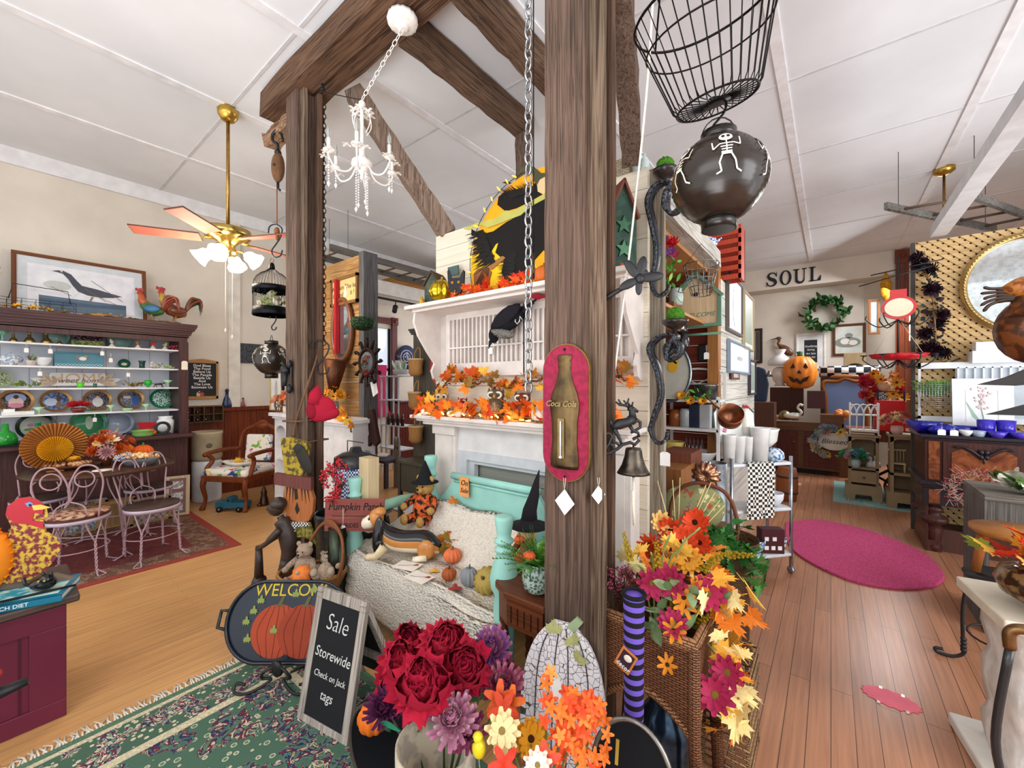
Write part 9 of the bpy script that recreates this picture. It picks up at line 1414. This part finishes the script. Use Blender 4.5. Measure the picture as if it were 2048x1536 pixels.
# hanging candelabra and red scale
q=onY(1796,720,5.6);t=thing('iron_chandelier','black iron candle chandelier with a red scalloped tray and clock face','chandelier',(q.x,5.6,q.z));m=MB();m.cyl((0,0,-.05),(0,0,1.05),.008);m.tube([(-.3,0,.78),(0,0,.85),(.25,0,.9)],.006,5);m.tube([(-.2,.1,.9),(.3,-.1,.93)],.006,5)
for k in range(6):a=k*PI/3;m.tube(spl([(0,0,.4),(.14*cos(a),.14*sin(a),.34),(.24*cos(a),.24*sin(a),.42),(.24*cos(a),.24*sin(a),.46)],4),.006,5);m.tube(spl([(0,0,0),(.14*cos(a),.14*sin(a),-.08),(.26*cos(a),.26*sin(a),0),(.26*cos(a),.26*sin(a),.05)],4),.006,5);m.lathe([(.001,0),(.03,.01),(.03,.015)],(.26*cos(a),.26*sin(a),.04),10)
obj('ironwork',m,IRON,t);m=MB();m.lathe(cup([(.12,0),(.2,.02),(.23,.06)]),n=40,rib=.08,ribs=14);obj('red_tray',m,mt('c8262c','speck',.3,h2='b01f28'),t);m=MB();m.prism(ell(0,.52,.13,.115,26),-.05,.03);m.bb(-.06,.06,-.04,.02,.6,.7);m.mi=1;m.prism(ell(0,.52,.105,.09,26),-.056,.01);obj('scale_dial',m,[mt('c8262c','shiny'),mt('e6dcc0')],t);m=MB();[m.tube([(.18*c_,0,.06),(0,0,.42)],.003,4)for c_ in(-1,1)];obj('strings',m,mt('c8b898'),t)
q=P(1770,640,Y=9.3);lathe_one('ear_of_corn','hanging bunch of yellow corn below the tall casing','corn',(P(1772,590,Y=9.8).x,9.83,P(1772,600,Y=9.8).z),[(.03,0),(.07,.1),(.08,.3),(.04,.42),(.01,.5)],mt('d9a02c','speck',h2='b87a1f'),14)
# rugs, cart, barrel on the right floor
q=[P(u,v,z=0)for u,v in((1571,1047),(1640,1043),(1740,1065),(1840,1105),(1884,1145),(1886,1165),(1860,1178),(1790,1180),(1690,1160),(1600,1115),(1572,1080))];c=sum(q,V())/len(q);pts=spl([p-c for p in q]+[q[0]-c],4);m=MB();m.slab([(p.x,p.y)for p in pts[:-1]][::-1],0,.022);one('pink_rug','oval raspberry pink shag rug on the right floor','rug',m,mt('d0557f','fuzz',h2='b03a6c'),(c.x,c.y,0),bev=.008)
a,b,c_,d=[P(u,v,z=0)for u,v in((1666,1003),(1668,962),(1830,985),(1828,1026))];m=MB();m.slab([(p.x,p.y)for p in(a,d,d+(c_-d),b)],0,.008);m.mi=1;e=lambda k,l:a.lerp(d,k).lerp(b.lerp(c_,k),l);m.slab([(p.x,p.y)for p in(e(.14,.1),e(1,.1),e(1,.9),e(.14,.9))],.008,.002);m.mi=2;m.slab([(p.x,p.y)for p in(e(.18,.25),e(.3,.25),e(.3,.78),e(.18,.78))],.01,.001);one('teal_rug','teal, cream and navy patterned rug with a fringed end in the back aisle','rug',m,[mt('8fb8b4','rug'),mt('7fa8a4','persian',h2='7fa8a4,d9d4bc,c8c0a4,2a3458',sc=.6),mt('c8bc9c','persian',h2='c8bc9c,2a3458,8a98a8',sc=.8)])
q=P(1574,1000,z=0);t=thing('small_barrel','small brown wooden keg beside the trolley','barrel',(q.x,q.y,0));zt=q.y*0+.42;m=MB();m.lathe([(.1,0),(.12,.15),(.12,.28),(.1,zt),(.001,zt)]);obj('keg',m,mt('8a4f2c','wood'),t);m=MB();[m.lathe([(.119,z),(.123,z),(.123,z+.02),(.119,z+.02)])for z in(.1,.3)];obj('hoops',m,IRON,t)
m=MB();q=P(1590,968,z=0);m.slab([(-.08,-.06),(.07,-.05),(.08,.09),(-.05,.08)],0,.002);one('floor_paper','scrap of pale paper taped on the floor near the keg','paper',m,mt('c8c2b0'),(q.x,q.y,.001),0)
q=P(1781,1398,z=0);m=MB();n=34;m.slab([((.098+.012*(i%2))*cos(2*PI*i/n),(.062+.01*(i%2))*sin(2*PI*i/n))for i in range(n)],0,.002);m.mi=1;[m.bb(x,x+.012,y,y+.02,.001,.0026)for x,y in((-.04,.055),(.04,.05),(-.05,-.075),(.05,-.07))];one('floor_sticker','pink starburst paper sticker taped on the floorboards','sticker',m,[mt('f4768a','paint',.5),mt('d8cfc4','gloss')],(q.x,q.y,.001),-.05)
q=P(1800,1000,z=0);t=thing('garden_cart','old black wooden cart with rust red spoked wheels','cart',(q.x+.02,q.y-.12,0),-.2);m=MB();m.prism([(-.1,.2),(.35,.2),(.42,.45),(-.16,.45)],0,.3);obj('cart_box',m,mt('20242a','wood'),t)
for y in(-.04,.36):m=MB();m.tube([(.17*cos(q),y,.18+.17*sin(q))for q in[2*PI*k/28 for k in range(28)]],.016,7,True);[m.tube([(0,y,.18),(.17*cos(q),y,.18+.17*sin(q))],.012,5)for q in[2*PI*k/8 for k in range(8)]];obj('wheel',m,mt('7a3a2c','shiny'),t,(.0 if y<0 else .1,0,0))
m=MB();m.tube([(-.25,-.05,.3),(-.1,-.05,.42),(.3,-.05,.7)],.018,6);m.tube([(-.25,-.05,.3),(.1,-.05,.1)],.016,6);obj('shaft',m,mt('20242a','wood'),t)
# lattice with mirror and garland
LY=5.9;xl=P(1830,600,Y=LY).x;zt=2.96;t=thing('lattice_panel','tall tan diagonal lattice panel behind the sideboard','lattice',(xl,LY,0));LT=mt('d4b684','wood',.6,h2='b8955f',ax='x',sc=.5);Wl=1.6;Hl=zt
def strip(m,x,dr,y):
 """one 45 degree lath clipped to the panel rectangle"""
 w_=.052;poly=[(x,-.2),(x+w_,-.2),(x+w_+dr*3.4,3.2),(x+dr*3.4,3.2)]
 for ax_,lim,sg in((0,0,1),(0,Wl,-1),(1,.02,1),(1,Hl,-1)):
  out=[]
  for i in range(len(poly)):
   a,b=poly[i-1],poly[i];ia,ib=(a[ax_]-lim)*sg>=0,(b[ax_]-lim)*sg>=0
   if ia!=ib:k=(lim-a[ax_])/(b[ax_]-a[ax_]);out.append((a[0]+(b[0]-a[0])*k,a[1]+(b[1]-a[1])*k))
   if ib:out.append(b)
  poly=out
  if len(poly)<3:return
 m.prism(poly,y,.008)
m=MB();[strip(m,-3.5+.075*i,1,0)for i in range(70)];obj('laths',m,LT,t);m=MB();[strip(m,-.2+.075*i,-1,-.009)for i in range(72)];obj('laths',m,LT,t);m=MB();m.bb(-.03,.0,-.02,.03,0,zt);obj('edge_stile',m,mt('4a4440','wood'),t);m=MB();m.bb(0,Wl,.02,.03,0,zt);obj('backing',m,mt('3a2f28'),t)
q=P(2050,565,Y=LY-.05);mx,mz=q.x+.02,q.z;t=thing('gilt_mirror','large round mirror in a roped gilt frame on the lattice','mirror',(mx,LY-.02,mz));rr=mx-P(1927,565,Y=LY-.05).x;rz_=.44;m=MB();m.tube([(rr*cos(q),-.02,rz_*sin(q))for q in[2*PI*k/60 for k in range(60)]],.028,10,True);[m.ball((rr*cos(q),-.045,rz_*sin(q)),(.012,.014,.02),6,(0,-q,0))for q in[2*PI*k/90 for k in range(90)]];obj('rope_frame',m,mt('c8aa6e','metal',.35),t);m=MB();m.prism(ell(0,0,rr-.01,rz_-.01,40),-.015,.004);obj('glass',m,mt('d0d6d6','metal',.03),t)
gp=[P(u,v,Y=LY-.06)for u,v in((1842,520),(1860,570),(1868,620),(1872,680),(1885,720))];t=thing('dark_flower_swag','black and plum silk flower swag hanging down the lattice','swag',gp[2]);ps=spl([p-gp[2]for p in gp],8);m=MB();m.tube(ps,.008,5);obj('twig',m,mt('8a6a44'),t)
for i in range(70):place(R.choice([leafm('1d2830',.6),leafm('2f3f48',.6),leafm('3a2a30',.6),mum('3a2030','2a1820')]),t,ps[int(i/70*(len(ps)-1))]+rv(.07),.08 if R.random()<.8 else .05,(U(-1,1),-1,U(-1,1)))
# sideboard with blue glass
SX,SY=.67,5.2;t=thing('sideboard','dark carved walnut sideboard on bulbous turned legs','sideboard',(SX,SY,0));SW_=mt('4f2c24','wood',.3,h2='2c1816');BU=mt('8a4f2c','burl',.25,h2='5a2a18');DKW=mt('2a2228','wood',.25);L_=1.7
obj('carcass',MB().bb(0,L_,0,.6,.62,1.0),SW_,t);m=MB();m.bb(-.04,L_+.04,-.04,.62,1.02,1.05);m.bb(-.02,L_+.02,-.02,.61,1.0,1.02);obj('top',m,DKW,t,bev=.006);m=MB();m.bb(-.05,L_,-.06,.62,.6,.635);m.bb(-.03,L_,-.04,.61,.575,.6);m.bb(-.02,L_,-.02,.6,.42,.575);obj('waist_rail',m,DKW,t,bev=.005)
[obj('burl_stile',MB().bb(x,x+.07,-.012,0,.65,.99),BU,t)for x in(.02,.6)];m=MB();m.bb(.02,.09,-.025,-.02,.44,.56);obj('burl_inlay',m,BU,t)
for x in(.11,.69):d=obj('door',MB().bb(x,x+.47,-.02,0,.65,.99),SW_,t);m=MB();m.prism([(x+.05,.70),(x+.1,.66),(x+.37,.66),(x+.42,.7),(x+.42,.9),(x+.33,.96),(x+.28,.93),(x+.235,.86),(x+.19,.93),(x+.14,.96),(x+.05,.9)],-.028,.01);obj('burl_panel',m,BU,d);m=MB();[m.tube(spl([(x+.235+s_*.01,-.04,.87),(x+.235+s_*.06,-.04,.92),(x+.235+s_*.12,-.04,.955),(x+.235+s_*.17,-.04,.95)],4),[.014]*8+[.01]*5,7)for s_ in(-1,1)];[m.ball((x+.235+.022*cos(k*1.57+.78),-.045,.9+.03*sin(k*1.57+.78)),(.018,.012,.022),8)for k in range(4)];m.ball((x+.235,-.045,.85),(.008,.008,.03));obj('carved_crest',m,DKW,d)
for x,y in((.06,.05),(.06,.5),(.9,.05)):m=MB();m.lathe([(.05,0),(.06,.04),(.045,.08),(.05,.12),(.065,.2),(.05,.24),(.09,.26),(.1,.285),(.09,.31),(.045,.33),(.06,.36),(.065,.38),(.05,.4),(.03,.42),(.03,.43)],n=26);obj('bulb_leg',m,SW_,t,(x,y,0))
obj('base_stretcher',MB().bb(0,.1,.0,.6,0,.1).bb(.0,.02,.0,.55,.1,.42),SW_,t)
BG_=('2a2a9a','gloss',.05)
def sg(nm,lab,u,Y,prof,c='1c1c96',sc=(1,1),grp='cobalt glass on the sideboard',n=24):q=onY(u,860,Y);return lathe_one(nm,lab,nm.split('_')[-1],(q.x,Y,1.051),cup(prof),mt(c,'gloss',.05),n,grp,sc=sc)
sg('blue_bowl','wide cobalt glass bowl at the left end of the sideboard',1847,5.35,[(.05,0),(.09,.04),(.13,.1)]);sg('blue_jar','small round cobalt jar second from the left on the sideboard',1872,5.25,[(.03,0),(.06,.04),(.04,.08)]);sg('blue_dish','lidded cobalt candy dish on the sideboard',1894,5.3,[(.03,0),(.07,.03),(.07,.06),(.02,.09)]);sg('blue_casserole','wide cobalt oval casserole on the sideboard',1922,5.4,[(.06,0),(.1,.03),(.11,.07)],sc=(1.1,.8));sg('white_cup','white teacup in front of the cobalt casserole',1932,5.2,[(.02,0),(.04,.03),(.045,.05)],'e9edf2');sg('patterned_cup','blue and white patterned cup on the sideboard',1958,5.2,[(.03,0),(.045,.05)],'a8b8d0')
for u,lab in((1972,'first tall violet blue tumbler on the sideboard'),(2012,'second tall violet blue tumbler, right of the first')):sg('violet_tumbler',lab,u,5.3,[(.05,0),(.058,.14)],'3a2ab8')
sg('violet_bowl','low violet glass bowl between the tumblers',1995,5.18,[(.03,0),(.06,.05)],'4a3ac0');sg('violet_dish','violet glass bowl at the right edge of the sideboard',2040,5.2,[(.03,0),(.07,.05)],'4a3ac0')
for u,v,lab in((1884,862,'first'),(1909,860,'second')):q=onY(u,v,5.15);price_tag('white tag standing before the blue glass, the %s of two'%lab,(q.x,5.16,1.12),0,.05,.05,.02,'price tags')
# white boxes, shutter and pictures on the sideboard
bxo('white_box','white lidded box on the lattice ledge, upper of two','box',1952,2060,682,705,5.7,.15,mt('eceff2'),z0=None);bxo('white_board_box','wider white board box, lower of two','box',1945,2070,700,725,5.66,.18,mt('e6eaee'),z0=None)
t=thing('white_shutter','white wooden shutter window frame standing on the sideboard','shutter',(onY(1835,860,5.8).x,5.76,1.051));a=onY(2090,860,5.8).x-t.location.x;zt=onY(1900,725,5.8).z-1.05;m=MB();m.bb(0,a,0,.03,zt-.06,zt);m.bb(0,.02,0,.03,.1,zt);m.bb(0,a,0,.03,.08,.13);m.bb(.27,a,.0,.03,zt-.2,zt-.16);[m.bb(x,x+.012,0,.02,zt-.17,zt-.05)for x in[.27+.055*k for k in range(14)]];obj('frame',m,mt('e9eef2'),t);obj('louver_back',MB().bb(.26,a,.02,.028,.1,zt-.04),mt('c3ccd4'),t)
t=thing('wire_grass_basket','fluffy green grass plant in a white wire wall basket','plant',(onY(1870,800,5.6).x,5.62,onY(1870,815,5.6).z));m=MB();[m.tube([(x,-.04,0),(x,-.04,.25)],.002,4)for x in[-.12+.02*k for k in range(13)]];[m.tube([(-.12,-.04,z),(.12,-.04,z)],.002,4)for z in[.02*k for k in range(12)]];obj('wire_grid',m,mt('cfd6d8','metal'),t)
for g in range(16):m=MB();[m.tube([(0,0,0)]+[tuple(V((cos(a)*e*.14,sin(a)*e*.05,.02+.12*k))*k2)for k2 in(.6,1)],.003,3)for a,e,k in[(U(0,6.28),U(.2,1),U(.3,1))for _ in range(22)]];obj('grass_tuft',m,mt(R.choice(['6aa840','8fc45a','5a9a3c'])),t,(U(-.04,.04),0,.1+U(0,.04)))
t=thing('hyacinth_board','white panel painted with a pale pink hyacinth','painting',(onY(1968,860,5.45).x,5.48,1.051),0,rot=(-.08,0,0));zt=onY(1960,757,5.5).z-1.05;w_=(onY(2038,800,5.5).x-onY(1913,800,5.5).x)/2;obj('panel',MB().bb(-w_,w_,0,.015,0,zt),mt('eef1f3'),t);m=MB();m.tube(spl([(.02,-.003,.05),(-.01,-.003,zt*.5),(-.02,-.003,zt*.6)],4),.003,4);m.prism([(.02,.06),(-.03,zt*.3),(-.09,zt*.55),(-.1,zt*.57),(-.06,zt*.3)],-.002,.002);m.mi=1;[m.ball((R.gauss(.0,.022),-.003,zt*U(.4,.85)),(.01,.002,.01),6)for _ in range(36)];m.mi=2;[m.bb(*q)for q in((-w_*.55,-w_*.54,-.002,0,.1,zt*.78),(w_*.5,w_*.51,-.002,0,.1,zt*.78),(-w_*.55,w_*.5,-.002,0,zt*.78,zt*.785))];obj('painted_hyacinth',m,[mt('9fc0a8'),mt('e3c8c8'),mt('c8ccd0')],t)
# wreath of twigs, box under the sideboard, pallet table, stool, pedestal, bowl
t=thing('berry_wreath','oval wreath of pale twigs and pink red pips at the sideboard front','wreath',(P(1972,985,d=3.3).x,P(1972,985,d=3.3).y,.5));t.location.z=P(1972,985,d=3.3).z;m=MB();mi2=MB()
rx_,rz2=.21,.15
for i in range(420):
 a=U(0,6.28);k=U(.75,1.15);p=V((rx_*k*cos(a),U(-.04,.04),rz2*k*sin(a)));d=rv(.06);m.tube([p,p+d],.0016,3)
 if i%2:mi2.ball(p+d,.006,5)
obj('twigs',m,mt('d8b8a8'),t);obj('pips',mi2,mt('b0203c','gloss'),t)['kind']='stuff'
t=thing('record_crate','low dark wooden box of oddments with a number plate under the sideboard','crate',(P(1885,1080,z=.1).x+.12,P(1885,1100,z=0).y,0));obj('box',MB().bb(-.14,.5,-.05,.2,0,.2),mt('54342a','wood'),t);text('plate_lettering','MARYLAND',.06,WHITE,t,(.2,-.052,.22));obj('number_plate',MB().bb(.0,.4,-.05,-.04,.19,.25),mt('26282e'),t)
q=P(2000,1030,d=2.6);t=thing('pallet_table','grey weathered plank table at the right edge','table',(P(1950,1000,d=2.5).x+.25,P(1950,1000,d=2.5).y+.05,0),.0);zt=P(1950,985,d=2.5).z;m=MB();[m.bb(-.22,.6,-.1+.085*k,-.02+.085*k,zt-.03,zt)for k in range(6)];obj('planks',m,mt('7d7870','oldwood',h2='4f4a44',ax='x'),t);m=MB();m.bb(-.2,.6,-.09,-.07,zt-.18,zt-.03);m.bb(-.22,-.2,-.09,.4,0.0,zt-.03);obj('side_boards',m,mt('6f6c68','oldwood',h2='45423e',ax='z'),t)
q=P(2010,965,d=2.35);t=thing('magnolia_spray','translucent cream petals and greenery at the right edge on the plank table','flowers',(P(2040,985,d=2.5).x,P(2040,985,d=2.5).y,zt+.02));[place(leafm(R.choice(['d8d2c4','e6e0d4','5a7a3c']),.7),t,(U(-.05,.05),0,U(0,.05)),.14,(U(-1,1),-.6,U(0,1)))for _ in range(16)]
q=P(1893,1316,z=0);ic=V((q.x+.23,q.y+.02,0));t=thing('wood_stool','honey coloured low wooden stool with a carved rim, standing on the iron one','stool',ic+V((.02,0,.5)));zs_=.25;m=MB();m.lathe([(.001,zs_-.035),(.15,zs_-.035),(.165,zs_-.02),(.165,zs_),(.001,zs_)],n=36);obj('seat',m,mt('b8793c','wood',.35,ax='x'),t);[obj('leg',MB().tube([(x*.11,y*.11,zs_-.03),(x*.14,y*.14,0)],[.022,.018],10),mt('b06a34','wood'),t)for x,y in((-1,0),(.5,.87),(.5,-.87))]
t=thing('iron_stool','black wrought iron stool with looped twisted feet behind the pedestal','stool',ic);zt=.47;m=MB();m.lathe([(.001,zt),(.16,zt),(.17,zt+.02),(.001,zt+.03)]);obj('seat',m,IRON,t)
for x,y in((-1,.0),(.5,-.87),(.5,.87)):m=MB();m.tube(spl([(x*.14,y*.14,zt),(x*.165,y*.165,.3),(x*.165,y*.165,.12),(x*.16,y*.16,.05),(x*.2,y*.2,.012),(x*.26,y*.26,.01),(x*.27,y*.27,.03),(x*.24,y*.24,.035)],5),.0085,7);[m.ball((x*.163,y*.163,.06+.02*k),.014,7)for k in range(4)];obj('leg',m,IRON,t)
m=MB();m.tube([(.15*cos(q),.15*sin(q),.17)for q in[2*PI*k/20 for k in range(20)]],.005,5,True);obj('foot_ring',m,IRON,t)
q=P(1970,1190,d=1.62);t=thing('plaster_pedestal','white rough plaster pedestal with a square cream top slab','pedestal',(P(1960,1200,d=1.55).x+.21,P(1960,1200,d=1.55).y+.115,0),math.radians(8));zt=P(1930,1195,d=1.6).z;m=MB();m.bb(-.2,.2,-.19,.2,zt-.045,zt);obj('top_slab',m,mt('e3d9c4','paint',.5),t,bev=.006);m=MB();n=12;vs=[]
for i in range(n+1):
 z=.05+(zt-.1)*i/n;r_=.15+.02*sin(i*1.3)*.4+(.03 if i==n else 0)
 for k in range(24):a=2*PI*k/24;q_=r_/max(abs(cos(a)),abs(sin(a)))**.8;vs.append((q_*cos(a)+U(-.006,.006),q_*sin(a)+U(-.006,.006),z))
m.add(vs,[(i*24+k,i*24+(k+1)%24,(i+1)*24+(k+1)%24,(i+1)*24+k)for i in range(n)for k in range(24)],True);obj('rough_shaft',m,mt('e6e3df','fuzz',.8,h2='d6d2cc',sc=.12),t);m=MB();m.bb(-.22,.22,-.21,.22,0,.05);obj('base_slab',m,mt('e6e2da'),t,bev=.01)
bq=V((t.location.x+.0,t.location.y-.06,zt));t=thing('leaf_bowl','glossy brown streaked bowl of bright maple leaves and red crab apples','flowers',bq+V((0,0,.0)));m=MB();m.lathe(cup([(.07,0),(.075,.015),(.15,.06),(.165,.1),(.15,.14),(.1,.16)],.008),n=40);obj('bowl',m,mt('3a2418','speck',.08,h2='8a6a44',sc=.6),t)
for i in range(44):a=U(0,6.28);k=U(.02,.2);place(maple(R.choice(['e8501f','d9402a','f0a02c','b84a4a','f3c050','e07a24','8a9a3c','a03a4a'])),t,(cos(a)*k,sin(a)*k*.7,.17+U(0,.09)),U(.08,.12),(cos(a),sin(a)-.5,U(.0,1)))
for x,z in((.03,.3),(.07,.33),(.0,.27),(.1,.28)):m=MB();m.ball((x,-.02,z),.02,12);obj('crab_apple',m,mt('b8282c','gloss'),t)
q=P(2018,1400,d=1.25);t=thing('iron_handle_tool','curved dark metal pump handle with a brass elbow at the right edge','tool',(P(2020,1400,d=1.3).x,P(2020,1400,d=1.3).y,0));zt=P(2020,1265,d=1.3).z;m=MB();m.tube(spl([(.0,0,0),(.0,0,.15),(-.03,0,.35),(-.0,0,zt-.05)],5),[.006]*6+[.012]*10,8);obj('shaft',m,mt('2a2a2c','shiny'),t);m=MB();m.tube(spl([(0,0,zt-.05),(.0,0,zt),(.03,0,zt+.02),(.12,.02,zt+.01)],5),.016,10);obj('elbow',m,mt('8a6a44','metal'),t)
# carved birds at the right edge
t=thing('rooster_sculpture','large glossy brown metal rooster sculpture cut by the right edge','rooster',P(2062,660,d=1.9));RU=mt('7a4524','speck',.25,h2='4a2c1a',sc=.5);m=MB();m.ball((.02,0,0),(.14,.1,.16),22);m.tube([(0,0,.06),(0,0,.16)],[.1,.05],14);obj('body',m,RU,t)
m=MB();m.ball((.03,0,.2),(.12,.04,.06),16,nz=.06);obj('comb',m,mt('8a4a2a','speck',.25,h2='c07a34'),t);m=MB();[m.tube(spl([(-.02,0,.14),(-.08,0,.15+.012*k),(-.13,-.01,.13+.02*k),(-.15-.01*(k%2),-.01,.1+.03*k)],4),[.012]*6+[.008]*6+[.003],6)for k in range(5)];obj('neck_feathers',m,mt('3f2c22','shiny',.3),t);m=MB();m.ball((.0,-.09,.02),(.02,.01,.014),8);obj('green_inlay',m,mt('1f8a5a','gloss'),t)
m=MB();m.prism([(-.17,-.255),(-.08,-.22),(.0,-.17),(.2,-.14),(.25,-.2),(.1,-.24),(-.05,-.26)],-.01,.02);obj('wing',m,mt('2a2422','shiny'),t,bev=.003);m=MB();m.prism([(-.14,-.4),(.0,-.34),(.2,-.3),(.2,-.42),(.0,-.4)],-.01,.02);obj('lower_wing',m,IRON,t);m=MB();m.tube([(.06,0,-.1),(.06,0,-1.2)],.012,8);m.mi=0;obj('stand',m,IRON,t)
q=P(1908,1180,z=0)
